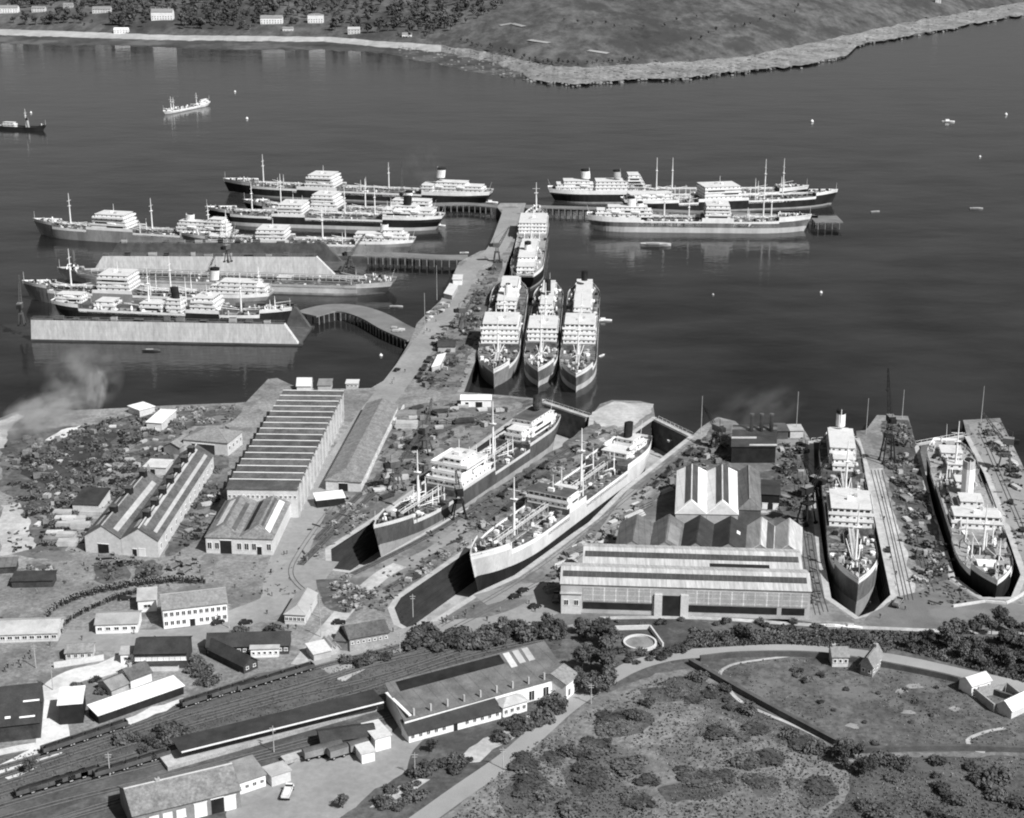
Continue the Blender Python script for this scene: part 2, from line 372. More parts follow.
def ribbon(name, A, B, m, rows=4, rough_=0.0):
    mb = MB(); mb.mi(m); rws = []
    for j in range(rows + 1):
        row = []
        for i, (p, q) in enumerate(zip(A, B)):
            v = p.lerp(q, j / rows)
            if 0 < j < rows: v.z += rough_ * nz2(i * 1.0, j * 5.0, .35)
            row.append(tuple(v))
        rws.append(row)
    k = len(A); mb.v = [v for r in rws for v in r]
    for j in range(rows):
        for i in range(k - 1):
            mb.f.append((j * k + i, j * k + i + 1, (j + 1) * k + i + 1, (j + 1) * k + i)); mb.m.append(0)
    return struct(mb.build(name))
ribbon('foreshore', c0, c1, MUD, 3, .3)
kb = next(i for i, x in enumerate(xs) if x > 440)
ribbon('beach', c1[:kb + 1], c2[:kb + 1], mat('pale_beach', .38, .2, .02, .95, fine=.15, fscale=.1), 4, 0.2)
ribbon('rocky_shore', c1[kb:], c2[kb:], ROCK, 7, .7)
rk = MB(); RKR = random.Random(3)
for _ in range(1500):
    i = RKR.randrange(kb - 12, len(xs) - 1)
    if i < kb + 40: p = c0[i].lerp(c1[i], RKR.uniform(.1, 1.0))
    if i >= kb + 40 or RKR.random() < .4: p = c1[i].lerp(c2[i], RKR.uniform(-.12, 1.1) if i >= kb else RKR.uniform(-.3, .3))
    r_ = RKR.uniform(.7, 2.4); m_ = RKR.choice((ROCK, ROCK, ROCK, MUD)); n_ = 6; h_ = r_ * RKR.uniform(.2, .5)
    rk.rings([[(p.x + r_ * f * RKR.uniform(.6, 1.3) * 1.5 * math.cos(a), p.y + r_ * f * RKR.uniform(.6, 1.3) * math.sin(a), p.z + z) for a in (2 * math.pi * q / n_ for q in range(n_))] for f, z in ((1, -1.5), (.8, h_ * .6), (.3, h_))], m_)
o_ = rk.build('shore_rocks'); o_['kind'] = 'stuff'
hv = [0, 15, 40, 80, 130, 190, 260, 340, 430, 530, 640, 760, 900, 1100, 1400, 1900, 2800, 4500, 9000, 30000]
rowsH = [[(hill_pt(x, v) if v else c2[i]) for i, x in enumerate(xs)] for v in hv]
mb = MB(); mb.mi(HILL); k = len(xs); mb.v = [tuple(v) for r in rowsH for v in r]
for j in range(len(hv) - 1):
    for i in range(k - 1): mb.f.append((j * k + i, j * k + i + 1, (j + 1) * k + i + 1, (j + 1) * k + i)); mb.m.append(0)
struct(mb.build('hillside', smooth=True))
PATHM = mat('pale_hill_track', .3, .3, .02, .95)
for q in ([(529, 40.5), (538, 42), (549, 43.5)], [(588, 51), (598, 52.5), (608, 54)], [(500, 26), (512, 24), (524, 27)]):
    vs = [PH(x, y) + Vector((0, 0, .6)) for x, y in q]; mb = MB()
    for a, b2 in zip(vs, vs[1:]):
        d = (b2 - a).normalized(); nn = Vector((-d.y, d.x, 0)) * 4; u = Vector((0, 0, 1.0)); mb.face([a - nn, b2 - nn, b2 + nn + u, a + nn + u], PATHM)
    struct(mb.build('hill_track'))
# ------------------------------------------------------------------ surfaces laid on the ground
def patch(name, pts, m, lev, sm=False, rag=1.0):
    q = smooth(pts + [pts[0]], 4) if sm else pts
    w_ = [P(x, y) for x, y in q]; out = []
    for a, b2 in zip(w_, w_[1:] + w_[:1]):
        d = b2 - a; k = max(1, min(60, int(d.length / 3.0))); nn = Vector((-d.y, d.x, 0)).normalized() if d.length > 1e-6 else Vector()
        for j in range(k):
            v = a.lerp(b2, j / k); out.append(v + nn * (rag * (nz2(v.x, v.y, .12) * 1.6 + nz2(v.y, v.x, .5) * .7)))
    out = [v for i, v in enumerate(out) if (v - out[i - 1]).length > .05]
    mb = MB(); mb.sheet(out, GZ + .004 * lev, m); return struct(mb.build(name))
def road(name, pts, wd, m, lev):
    q = smooth(pts, 6); mb = MB(); strip([P(x, y) for x, y in q], wd, GZ + .004 * lev, m, mb); return struct(mb.build(name))
GRASS = mat('rough_grass', 0.10, 0.4, 0.035, 0.95, fine=0.4, fscale=0.45, spots=0.65, sscale=0.025, sval=0.042, bump=0.4)
FIELD = mat('heath_field', 0.175, 0.34, 0.03, 0.95, fine=0.45, fscale=0.6, spots=0.7, sscale=0.022, sval=0.085, bump=0.5)
MEAD = mat('short_meadow', 0.105, 0.4, 0.06, 0.95, fine=0.45, fscale=0.6, spots=0.7, sscale=0.05, sval=0.17, bump=0.4)
BALL = mat('track_ballast', 0.085, 0.35, 0.08, 0.95, fine=0.3, fscale=0.9, spots=0.5, sscale=0.05, sval=0.15)
TARM = mat('worn_road', 0.27, 0.18, 0.04, 0.9, fine=0.12, fscale=0.5, spots=0.3, sscale=0.06, sval=0.2)
PALE = mat('pale_gravel', 0.42, 0.25, 0.06, 0.95, fine=0.2, fscale=0.6, spots=0.4, sscale=0.08, sval=0.25)
PALER = mat('white_limestone_chippings', 0.6, 0.2, 0.08, 0.95, fine=0.15, fscale=0.6)
OILY = mat('oily_ground', 0.085, 0.4, 0.06, 0.95, fine=0.4, fscale=0.6, spots=0.6, sscale=0.09, sval=0.2)
patch('grass_bank', [(-300, 800), (-300, 720), (0, 752), (30, 752), (62, 742), (100, 728), (150, 712), (195, 698), (250, 678), (300, 664), (340, 655), (395, 640), (440, 636), (520, 632), (565, 630), (620, 617), (700, 618), (800, 621), (840, 628), (880, 630), (1024, 628), (1500, 640), (1500, 1300), (-500, 1300)], GRASS, 1)
patch('heath', [(430, 830), (470, 790), (530, 745), (600, 695), (655, 672), (690, 668), (760, 706), (850, 752), (1024, 752), (1500, 760), (1500, 1250), (300, 1250)], FIELD, 2)
patch('meadow', [(690, 664), (740, 656), (800, 655), (860, 664), (920, 672), (990, 686), (1060, 700), (1200, 720), (1200, 752), (1024, 749), (850, 750), (770, 706)], MEAD, 3)
patch('railway_yard', [(-200, 900), (-200, 800), (0, 765), (100, 737), (200, 706), (300, 674), (382, 650), (470, 636), (560, 632), (560, 648), (400, 690), (382, 700), (240, 748), (120, 785), (40, 818), (20, 900)], BALL, 4)
patch('station_yard', [(225, 830), (228, 800), (262, 776), (300, 762), (380, 745), (404, 722), (430, 735), (415, 750), (405, 768), (370, 795), (320, 830)], TARM, 5)
patch('gravel_plot', [(372, 808), (380, 795), (420, 778), (432, 780), (400, 806)], PALE, 6)
patch('gravel_plot', [(455, 762), (470, 748), (530, 715), (541, 716), (535, 724), (505, 745), (480, 762)], PALE, 6)
patch('gravel_plot', [(326, 676), (348, 667), (368, 662), (396, 655), (394, 662), (370, 668), (345, 681)], PALE, 6)
patch('scrapyard_ground', [(0, 432), (40, 428), (95, 425), (140, 412), (165, 415), (128, 445), (100, 480), (84, 520), (60, 560), (0, 552), (0, 520), (20, 500), (0, 490)], OILY, 1)
patch('burnt_ground', [(28, 447), (60, 437), (100, 432), (122, 428), (100, 460), (84, 482), (45, 486), (20, 474)], mat('burnt_ground', 0.045, 0.5, 0.1, 0.95, fine=0.4), 2)
patch('ash_bank', [(-60, 424), (0, 421), (16, 414), (24, 416), (8, 430), (4, 448), (-60, 452)], PALE, 2)
patch('ash_strip', [(42, 440), (62, 430), (82, 425), (76, 433), (55, 442)], PALER, 3)
patch('pale_ground', [(0, 505), (18, 503), (30, 520), (34, 548), (0, 556)], PALE, 3)
patch('dockside_ground', [(556, 560), (640, 482), (700, 440), (735, 428), (805, 434), (812, 500), (826, 600), (855, 622), (620, 616), (540, 630), (480, 628), (430, 625)], mat('dockside_dirt', 0.15, 0.4, 0.05, 0.95, fine=0.25, fscale=0.5, spots=0.5, sscale=0.05, sval=0.27), 1)
patch('dockside_ground', [(376, 562), (470, 505), (560, 449), (588, 431), (600, 430), (640, 420), (470, 545), (396, 596), (385, 612), (345, 600), (330, 585)], mat('tongue_dirt', 0.15, 0.45, 0.06, 0.95, fine=0.3, fscale=0.5, spots=0.55, sscale=0.06, sval=0.28), 1)
patch('pier_head', [(590, 417), (602, 406), (614, 402), (650, 404), (653, 412), (628, 428), (600, 426)], PALE, 2)
patch('dockside_ground', [(330, 545), (300, 560), (296, 520), (330, 500), (395, 410), (460, 395), (538, 400), (374, 517)], mat('sidings_dirt', 0.145, 0.4, 0.07, 0.95, fine=0.3, fscale=0.5, spots=0.5, sscale=0.07, sval=0.26), 1)
patch('quay_surface', [(866, 470), (880, 468), (920, 600), (900, 610), (896, 592), (876, 503)], PALE, 2)
patch('quay_surface', [(880, 420), (908, 420), (914, 445), (946, 562), (950, 590), (925, 595), (900, 520), (885, 470)], OILY, 2)
patch('quay_surface', [(968, 424), (998, 422), (1024, 476), (1060, 560), (1030, 575), (1014, 535), (990, 474)], TARM, 2)
patch('quay_surface', [(892, 600), (948, 580), (982, 602), (1060, 606), (1060, 630), (880, 628), (866, 621)], mat('dark_quay', .16, .3, .05, fine=.25, spots=.4, sscale=.08, sval=.24), 3)
patch('gravel_strip', [(100, 728), (184, 697), (192, 699), (108, 733)], PALER, 6)
DIRT = mat('dark_oily_dirt', 0.10, 0.5, 0.07, 0.95, fine=0.35, fscale=0.6, spots=0.6, sscale=0.09, sval=0.24)
patch('oily_ground', [(130, 418), (165, 412), (240, 405), (226, 424), (186, 428), (180, 450), (146, 478), (118, 500), (108, 490), (130, 455)], DIRT, 4, True)
patch('oily_ground', [(206, 458), (228, 452), (226, 486), (206, 530), (180, 552), (165, 552), (190, 500)], DIRT, 5, True)
patch('oily_ground', [(94, 566), (112, 560), (128, 566), (126, 581), (100, 583)], DIRT, 6, True)
patch('oily_ground', [(134, 566), (150, 561), (162, 566), (156, 578), (138, 579)], DIRT, 6, True)
patch('oily_ground', [(24, 570), (36, 563), (54, 568), (52, 580), (28, 580)], DIRT, 6, True)
patch('oily_ground', [(404, 410), (460, 402), (470, 410), (400, 470), (372, 510), (362, 505), (390, 450)], DIRT, 7, True)
patch('oily_ground', [(470, 505), (560, 446), (590, 425), (600, 430), (560, 470), (478, 530)], DIRT, 7, True)
patch('oily_ground', [(428, 388), (446, 330), (470, 298), (494, 262), (503, 264), (486, 310), (470, 352), (456, 392)], DIRT, 7, True)
patch('oily_ground', [(686, 462), (712, 428), (730, 424), (730, 466), (778, 468), (804, 440), (806, 530), (764, 520), (672, 470)], DIRT, 7, True)
patch('oily_ground', [(316, 580), (342, 578), (360, 590), (350, 612), (326, 606)], DIRT, 7, True)
SCRUB = mat('dark_scrub_ground', 0.085, .4, .08, .95, fine=.45, fscale=.8, spots=.6, sscale=.1, sval=.11, bump=.5)
for q in ([(596, 715), (625, 708), (650, 716), (640, 732), (612, 736), (598, 730)], [(560, 770), (600, 745), (612, 752), (590, 772), (600, 788), (575, 795)], [(660, 790), (700, 775), (735, 780), (725, 795), (690, 800), (668, 802)], [(660, 684), (690, 676), (745, 700), (840, 752), (820, 756), (750, 728), (700, 702)],
          [(500, 790), (535, 770), (550, 790), (530, 812), (505, 815)], [(745, 778), (770, 776), (780, 792), (760, 796)], [(640, 690), (672, 688), (685, 698), (660, 702)], [(855, 758), (930, 756), (1024, 757), (1060, 760), (1060, 840), (840, 840), (850, 790)], [(795, 780), (830, 776), (836, 800), (805, 806)], [(745, 752), (775, 750), (782, 762), (755, 768)]):
    patch('scrub', q, SCRUB, 4, True)
# roads
road('road', [(280, 600), (288, 560), (305, 520), (335, 470), (368, 420), (392, 388), (420, 350), (446, 312), (470, 268), (496, 250), (508, 222), (512, 208)], 13, TARM, 4)
road('road', [(330, 885), (424, 818), (463, 790), (506, 760), (538, 732), (565, 708), (597, 686), (627, 669), (652, 660), (680, 654.5), (720, 652), (780, 649), (840, 652), (900, 660), (960, 673), (1024, 687), (1150, 720)], 6.2, mat('pale_worn_road', .3, .15, .05, fine=.12), 7)
road('verge', [(670, 661), (720, 656), (780, 653), (840, 656), (900, 664.5), (960, 678), (1018, 693), (1150, 727)], 3.2, OILY, 6)
road('road', [(320, 668), (355, 655), (400, 640), (440, 630), (500, 624), (545, 606), (562, 585)], 13, TARM, 5)
road('path', [(300, 665), (345, 610), (378, 578), (400, 565)], 6, PALE, 4)
road('path', [(400, 565), (440, 545), (500, 500), (560, 452)], 4.5, TARM, 4)
road('track', [(0, 775), (30, 760), (52, 745), (50, 715), (55, 690), (75, 676), (105, 669), (140, 655), (160, 665)], 9, PALER, 6)
road('track', [(60, 640), (130, 640), (200, 636), (240, 618), (285, 598), (320, 560)], 14, TARM, 3)
road('path', [(728, 690), (720, 675), (727, 667), (745, 662), (790, 656)], 1.1, PALE, 8)
road('path', [(1005, 728), (985, 732), (968, 740), (975, 750), (985, 752)], 1.2, PALE, 8)
road('path', [(480, 600), (520, 590), (560, 585), (590, 560), (640, 490)], 9, TARM, 3)
road('track', [(600, 618), (700, 618), (830, 626), (1024, 634)], 2.2, PALE, 6)
road('track', [(728, 688), (745, 704), (800, 728), (850, 752)], 1.2, PALE, 8)
# ================================================================== SHIPS
SR = random.Random(11)
def half(t, full=0.30):
    """half-breadth factor along the deck, t = 0 stern, 1 bow"""
    if t < .14: return .50 + .50 * math.sin(math.pi / 2 * t / .14)
    if t > 1 - full:
        q = (t - (1 - full)) / full
        return max(.012, 1 - q ** 2.3)
    return 1.0
_unit = {}
def unit(kind, m):
    k = (kind, m.name)
    if k not in _unit:
        b = MB()
        if kind == 'box': b.box((0, 0, 0), (1, 1, .8), m); b.box((0, 0, .8005), (.8, .8, .2), m)
        elif kind == 'vent': b.tube((0, 0, 0), (0, 0, .75), .5, .45, m, 8); b.tube((0, 0, .7), (.6, 0, .95), .55, .75, m, 8)
        elif kind == 'winch': b.box((0, 0, 0), (1, .8, .3), m); b.tube((0, -.5, .6), (0, .5, .6), .35, .35, m, 8)
        elif kind == 'hatch': b.tube((0, 0, 0), (0, 0, .8), .5, .5, m, 8); b.tube((0, 0, .8), (0, 0, 1), .58, .52, m, 8)
        _unit[k] = b.mesh(kind)
    return _unit[k]
def fit(name, kind, m, root, loc, sc, rz=0):
    o = link(name, unit(kind, m), root, loc, rz); o.scale = sc; return o
_boat = None
def boat_mesh():
    global _boat
    if _boat is None:
        m = MB(); rg = []
        for t, wd, zl in ((-3.4, .1, .5), (-2.4, .8, .15), (0, 1.15, 0), (2.4, .8, .15), (3.4, .1, .5)):
            rg.append([(t, -wd, 1.2), (t, -wd * .7, zl), (t, wd * .7, zl), (t, wd, 1.2), (t, 0, 1.55)])
        m.rings(rg, WHITE); _boat = m.mesh('lifeboat')
    return _boat
def house(root, name, x0, x1, hw, z, tiers, shrink=None, m=None, th=2.35, roofm=None, bridge=False, dirn=1):
    """stack of deckhouse tiers with overhanging decks, dark windows and rails; one mesh"""
    m = m or WHITE; mb = MB(); shrink = shrink or SR.choice([(.15, .2, .1), (.7, .2, .25), (.15, .8, .2), (.5, .5, .5), (0, .4, 0)])
    for k in range(tiers):
        xa, xb = x0 + shrink[0] * k * 1.6, x1 - shrink[1] * k * 1.6; h = hw - shrink[2] * k * 1.3
        if xb - xa < 3: break
        z0 = z + k * th
        mb.hexa([(xa, -h, z0), (xb, -h, z0), (xb, h, z0), (xa, h, z0)], [(xa, -h, z0 + th - .16), (xb, -h, z0 + th - .16), (xb, h, z0 + th - .16), (xa, h, z0 + th - .16)], m)
        o = .4
        hh = h + .35
        if bridge and k == tiers - 2: hh = hw + .6       # bridge wings
        mb.hexa([(xa - o, -hh, z0 + th - .16), (xb + o, -hh, z0 + th - .16), (xb + o, hh, z0 + th - .16), (xa - o, hh, z0 + th - .16)],
                [(xa - o, -hh, z0 + th), (xb + o, -hh, z0 + th), (xb + o, hh, z0 + th), (xa - o, hh, z0 + th)], m, roofm or CREAM)
        # bulwark (canvas dodger) round the deck above
        if k < tiers - 1:
            for sy in (-1, 1): mb.box(((xa + xb) / 2, sy * (hh - .05), z0 + th + .002), (xb - xa + 2 * o - .2, .08, .95), m)
            for sx in (xa - o + .06, xb + o - .06): mb.box((sx, 0, z0 + th + .002), (.08, 2 * hh - .3, .95), m)
        # windows
        nx = int((xb - xa) / 3.2)
        if k < tiers - 1 and SR.random() < .4 and xb - xa > 7:      # open side deck under the deck above
            f0, f1 = SR.choice(((.08, .55), (.45, .92), (.12, .88))); nx = 0
            for sy in (-1, 1): mb.box((xa + (xb - xa) * (f0 + f1) / 2, sy * (h + .01), z0 + .9), ((xb - xa) * (f1 - f0), .08, 1.1), BLACK)
        for i in range(nx):
            xx = xa + (i + .5) * (xb - xa) / nx
            for sy in (-1, 1): mb.box((xx, sy * (h + .01), z0 + 1.05), (.8, .08, .6), GLASS)
        ny = int(2 * h / 2.2); top = bridge and k == tiers - 1
        for i in range(ny):
            yy = -h + (i + .5) * 2 * h / ny
            mb.box((xb + .01, yy, z0 + .95), (.08, 1.5 if top else .8, .8 if top else .6), GLASS)
            mb.box((xa - .01, yy, z0 + 1.05), (.08, .8, .6), GLASS)
    o = mb.build(name, root); return z + tiers * th
def funnel(root, x, z, h, r, m, cap=BLACK, rake=.12, caph=.22):
    mb = MB(); rg = []; n = 14; prev = None
    zs = [0, h * (1 - caph), h * (1 - caph) + .01, h]
    for q in zs:
        rg.append([(x - rake * q + r * 1.25 * math.cos(a), r * .9 * math.sin(a), z + q) for a in (2 * math.pi * j / n for j in range(n))])
    mb.rings(rg, m, True, [m, cap, cap])
    o = mb.build('funnel', root, smooth=False)
    p = MB(); p.rings([[(x - rake * h + r * 1.0 * math.cos(2 * math.pi * j / n), r * .7 * math.sin(2 * math.pi * j / n), z + h + .004) for j in range(n)], [(x - rake * h + r * .9 * math.cos(2 * math.pi * j / n), r * .6 * math.sin(2 * math.pi * j / n), z + h + .25) for j in range(n)]], BLACK)
    p.tube((x - rake * h * .5 + r * 1.3, 0, z + h * .3), (x - rake * h + r * 1.2, 0, z + h + .8), .2, .15, m)
    p.build('uptake', o)
def mast(root, x, z, h, m, booms=((1, 1), (1, -1)), bl=14, table=True, r=.52, y=0.0, up=.0):
    mb = MB(); mb.tube((x, y, z), (x, y, z + h * .62), r, r * .75, m, 8); mb.tube((x, y, z + h * .62), (x, y, z + h), r * .6, r * .3, m, 6)
    if table: mb.box((x, y, z + h * .62), (1.4, 2.6, .25), m); mb.tube((x, y - 2.6, z + h * .78), (x, y + 2.6, z + h * .78), .12, .12, m, 4)
    o = mb.build('mast', root)
    for sx, sy in booms:
        d = MB(); d.tube((x + sx * .6, y + sy * 1.1, z + 2.2), (x + sx * bl, y + sy * 2.6, z + 2.8 + up * bl), .2, .14, m, 5); d.build('derrick', o)
    return o
def ship(label, bow, stern, zpx, beam, D=6.4, dr=None, z0=None, hull=HULLB, boot=BOOT, rim=WHITE, deck=DECKM, tp=.24, tm=None, tf=.88, poop=2.4, mid=2.4, fc=2.6,
         items=(), kind='tanker', full=.28, bootz=1.2, rimh=1.0, cat='tanker', group=None, name=None, sheer=1.4, tank=None, mastm=WHITE):
    z0 = WZ if z0 is None else z0
    A, B = P(stern[0], stern[1], z0 + D + .5 * sheer + poop + .95), P(bow[0], bow[1], z0 + D + sheer + fc + .95); L = (B.xy - A.xy).length
    root = empty(name or {'tanker': 'tanker_ship', 'cargo': 'cargo_ship', 'hulk': 'hulk_ship', 'liner': 'cargo_liner'}[kind], label, cat, (A.x, A.y, z0), math.atan2(B.y - A.y, B.x - A.x), group)
    tm = tm or (-1, -1)
    def dz(t):
        h = D + sheer * (max(0, (t - .6) / .4) ** 2) + .5 * sheer * (max(0, (.25 - t) / .25) ** 2)
        if t < tp: h += poop
        elif tm[0] < t < tm[1]: h += mid
        elif t > tf: h += fc
        return h
    ts = sorted(set([i / 60 for i in range(61)] + [.985, .995] + [q + e for q in (tp, tm[0], tm[1], tf) if 0 < q < 1 for e in (-.0008, .0008)]))
    bot = -dr if dr else -2.5
    hb = MB(); rows = []; mk = []
    keel = bot
    for t in ts:
        top = dz(t); lv = [keel, keel + (1.6 if dr else .6), bootz, bootz + .01, D - .3, top - rimh, top - rimh + .01, top + .95]
        pr = []
        for q, z in enumerate(lv):
            zz = max(0, (top - z)) / (top - keel)
            te = t + (.045 * zz * min(1, max(0, (t - .55) / .45)))
            te = te if t > .5 else t
            f = half(min(1, te), full)
            if t < .16: f = f * (1 - .55 * zz * (1 - t / .16)) if zz > .3 else f
            if q == 0: f *= .86
            rake = (t > .9) * (-(zz) * 6.0 * ((t - .9) / .1) ** 2) + (t < .1) * (zz * 7.0 * max(0, 1 - t / .1) ** 1.5)
            pr.append((t * L + rake, beam / 2 * f, z))
        rows.append(pr)
    mats_ = [boot, boot, boot, hull, hull, rim, rim]
    nl = len(rows[0])
    for i in range(len(ts) - 1):
        a, b2 = rows[i], rows[i + 1]
        for q in range(nl - 1):
            m_ = mats_[q]
            hb.face([(a[q][0], -a[q][1], a[q][2]), (b2[q][0], -b2[q][1], b2[q][2]), (b2[q + 1][0], -b2[q + 1][1], b2[q + 1][2]), (a[q + 1][0], -a[q + 1][1], a[q + 1][2])], m_)
            hb.face([(a[q + 1][0], a[q + 1][1], a[q + 1][2]), (b2[q + 1][0], b2[q + 1][1], b2[q + 1][2]), (b2[q][0], b2[q][1], b2[q][2]), (a[q][0], a[q][1], a[q][2])], m_)
        hb.face([(a[0][0], a[0][1], a[0][2]), (b2[0][0], b2[0][1], b2[0][2]), (b2[0][0], -b2[0][1], b2[0][2]), (a[0][0], -a[0][1], a[0][2])], boot)
    for q in range(nl - 1):
        a = rows[0]; hb.face([(a[q][0], a[q][1], a[q][2]), (a[q][0], -a[q][1], a[q][2]), (a[q + 1][0], -a[q + 1][1], a[q + 1][2]), (a[q + 1][0], a[q + 1][1], a[q + 1][2])], mats_[q])
        a = rows[-1]; hb.face([(a[q][0], -a[q][1], a[q][2]), (a[q][0], a[q][1], a[q][2]), (a[q + 1][0], a[q + 1][1], a[q + 1][2]), (a[q + 1][0], -a[q + 1][1], a[q + 1][2])], mats_[q])
    hb.build('hull', root)
    dk = MB()
    for i in range(len(ts) - 1):
        a, b2 = ts[i], ts[i + 1]; ya, yb = beam / 2 * half(a, full) - .06, beam / 2 * half(b2, full) - .06
        dk.face([(a * L, -ya, dz(a)), (b2 * L, -yb, dz(b2)), (b2 * L, yb, dz(b2)), (a * L, ya, dz(a))], deck)
    dk.build('deck', root)
    hwm = beam / 2 - 1.0
    def hw(t): return beam / 2 * half(t, full) - .9
    boats = []
    for it in items:
        k = it[0]
        if k == 'bridge':        # t0, t1, tiers
            x0, x1 = it[1] * L, it[2] * L; z = dz((it[1] + it[2]) / 2); o = it[4] if len(it) > 4 else {}
            zt = house(root, 'bridge_house', x0, x1, min(hw(it[1]), hw(it[2])), z, it[3], bridge=True, **o)
            m_ = MB(); xm = (x0 + x1) / 2; m_.tube((xm, 0, zt), (xm, 0, zt + 6), .18, .1, WHITE, 5); m_.box((xm + 1.5, 0, zt + .002), (1.2, 2.4, 1.3), WHITE); m_.box((xm - 2.2, 2, zt + .002), (2, 1.2, .9), LGREY); m_.build('signal_mast', root)
            for s in (-1, 1): boats.append((xm - 2, s * (hw(it[1]) - .6), z + 2.6))
        elif k == 'aft':
            x0, x1 = it[1] * L, it[2] * L; z = dz((it[1] + it[2]) / 2); o = it[4] if len(it) > 4 else {}
            zt = house(root, 'deckhouse', x0, x1, min(hw(max(it[1], .03)), hw(it[2])) - .8, z, it[3], **o)
            for s in (-1, 1):
                for q in ((.35, .7) if x1 - x0 > 18 else (.5,)): boats.append((x0 + (x1 - x0) * q, s * (min(hw(it[1]), hw(it[2])) - .7), z + 2.7))
        elif k == 'house':       # t0, t1, halfwidth, tiers
            x0, x1 = it[1] * L, it[2] * L; o = it[5] if len(it) > 5 else {}
            house(root, 'deckhouse', x0, x1, it[3], dz((it[1] + it[2]) / 2), it[4], **o)
        elif k == 'funnel':      # t, base height, h, r, mat, cap
            funnel(root, it[1] * L, dz(it[1]) + it[2], it[3], it[4], it[5], it[6] if len(it) > 6 else BLACK)
        elif k == 'mast':        # t, h, booms
            x = it[1] * L; bl = it[3] if len(it) > 3 else 13
            mast(root, x, dz(it[1]), it[2], mastm, ((1, 1), (1, -1), (-1, 1), (-1, -1)) if bl else (), bl, up=SR.uniform(0, .15))
        elif k == 'posts':       # t, h: pair of samson posts
            for s in (-1, 1):
                mast(root, it[1] * L, dz(it[1]), it[2], mastm, ((it[3] if len(it) > 3 else 1, 0),), 9, False, .34, s * hwm * .55, .1)
        elif k == 'hatch':       # t0, t1, halfwidth
            m_ = MB(); x0, x1 = it[1] * L, it[2] * L; z = dz((it[1] + it[2]) / 2)
            m_.box(((x0 + x1) / 2, 0, z + .002), (x1 - x0, it[3] * 2, 1.1), LGREY, mt=it[4] if len(it) > 4 else DGREY)
            m_.build('hatch', root)
    # tank deck: catwalk, pipes, valves
    spans = tank if tank is not None else ([(tp, tm[0]), (tm[1], tf)] if kind == 'tanker' and tm[0] > 0 else [])
    for a, b2 in spans:
        x0, x1 = a * L + .5, b2 * L - .5; z = dz((a + b2) / 2)
        c = MB(); c.box(((x0 + x1) / 2, 0, z + 2.3), (x1 - x0, 1.7, .14), LGREY)
        for i in range(int((x1 - x0) / 4) + 1):
            for s in (-.7, .7): c.tube((x0 + .2 + i * 4, s, z), (x0 + .2 + i * 4, s, z + 3.3), .1, .1, WHITE, 4)
        for s in (-.8, .8): c.bar((x0, s, z + 3.3), (x1, s, z + 3.3), .1, .1, WHITE)
        c.build('catwalk', root)
        for y in (-2.6, -1.9, 2.2, 3.0):
            p = MB(); p.tube((x0, y, z + .6), (x1, y, z + .6), .22, .22, SR.choice([RUST, LGREY, MGREY]), 5); p.build('deck_pipe', root)
        xm = (x0 + x1) / 2
        for i in (-2, 0, 2):
            p = MB(); p.tube((xm + i, -hwm, z + .9), (xm + i, hwm, z + .9), .2, .2, MGREY, 5); p.build('manifold', root)
        for i in range(min(45, int((x1 - x0) * beam / 16))):
            x, y = SR.uniform(x0, x1), SR.choice((-1, 1)) * SR.uniform(1.6, hwm)
            if abs(y) > hw(x / L): continue
            hgt = SR.uniform(.6, 1.7); m2 = SR.choice([WHITE, LGREY, MGREY, RUST, BLACK, LGREY, WHITE])
            fit('tank_hatch', SR.choice(('hatch', 'box')), m2, root, (x, y, z), (SR.uniform(.7, 2.4), SR.uniform(.7, 2.2), hgt), SR.choice((0, 0, .5)))
    # forecastle and poop fittings
    for a, b2, nn in ((tf, .975, 22), (.005, tp, 30)):
        for i in range(nn):
            t = SR.uniform(a, b2); h_ = hw(t)
            if h_ < .8: continue
            y = SR.uniform(-h_, h_); z = dz(t)
            if SR.random() < .35: fit('ventilator', 'vent', SR.choice([WHITE, LGREY]), root, (t * L, y, z), (.65, .65, SR.uniform(.9, 1.7)), SR.uniform(0, 6))
            else: fit('winch', SR.choice(('winch', 'box')), SR.choice([WHITE, LGREY, BLACK, DGREY, RUST]), root, (t * L, y, z), (SR.uniform(.7, 2.2), SR.uniform(.7, 2), SR.uniform(.6, 1.5)), SR.uniform(0, 1))
    if kind in ('cargo', 'liner') and L > 70:
        for i in range(70):
            t = SR.uniform(tp + .01, tf - .01); y = SR.choice((-1, 1)) * SR.uniform(hw(t) * .5, hw(t)); q = SR.random()
            if q < .3: fit('ventilator', 'vent', SR.choice([WHITE, LGREY]), root, (t * L, y, dz(t)), (.8, .8, SR.uniform(1.4, 2.4)), SR.uniform(0, 6))
            else: fit('winch', SR.choice(('winch', 'box')), SR.choice([WHITE, BLACK, DGREY, RUST, MGREY]), root, (t * L, y, dz(t)), (SR.uniform(.8, 2.6), SR.uniform(.7, 2), SR.uniform(.6, 1.6)), SR.uniform(0, 1))
    fit('windlass', 'winch', BLACK, root, (.95 * L, 0, dz(.95)), (2.5, 3.5, 1.6))
    f = MB(); f.tube((.992 * L, 0, dz(.99)), (.992 * L, 0, dz(.99) + 6), .12, .06, WHITE, 4); f.build('jackstaff', root)
    f = MB(); f.tube((.012 * L, 0, dz(.01)), (.005 * L - 1, 0, dz(.01) + 7), .12, .06, WHITE, 4); f.build('ensign_staff', root)
    for x, y, z in boats: link('lifeboat', boat_mesh(), root, (x, y, z))
    return root
T = 'tanker'
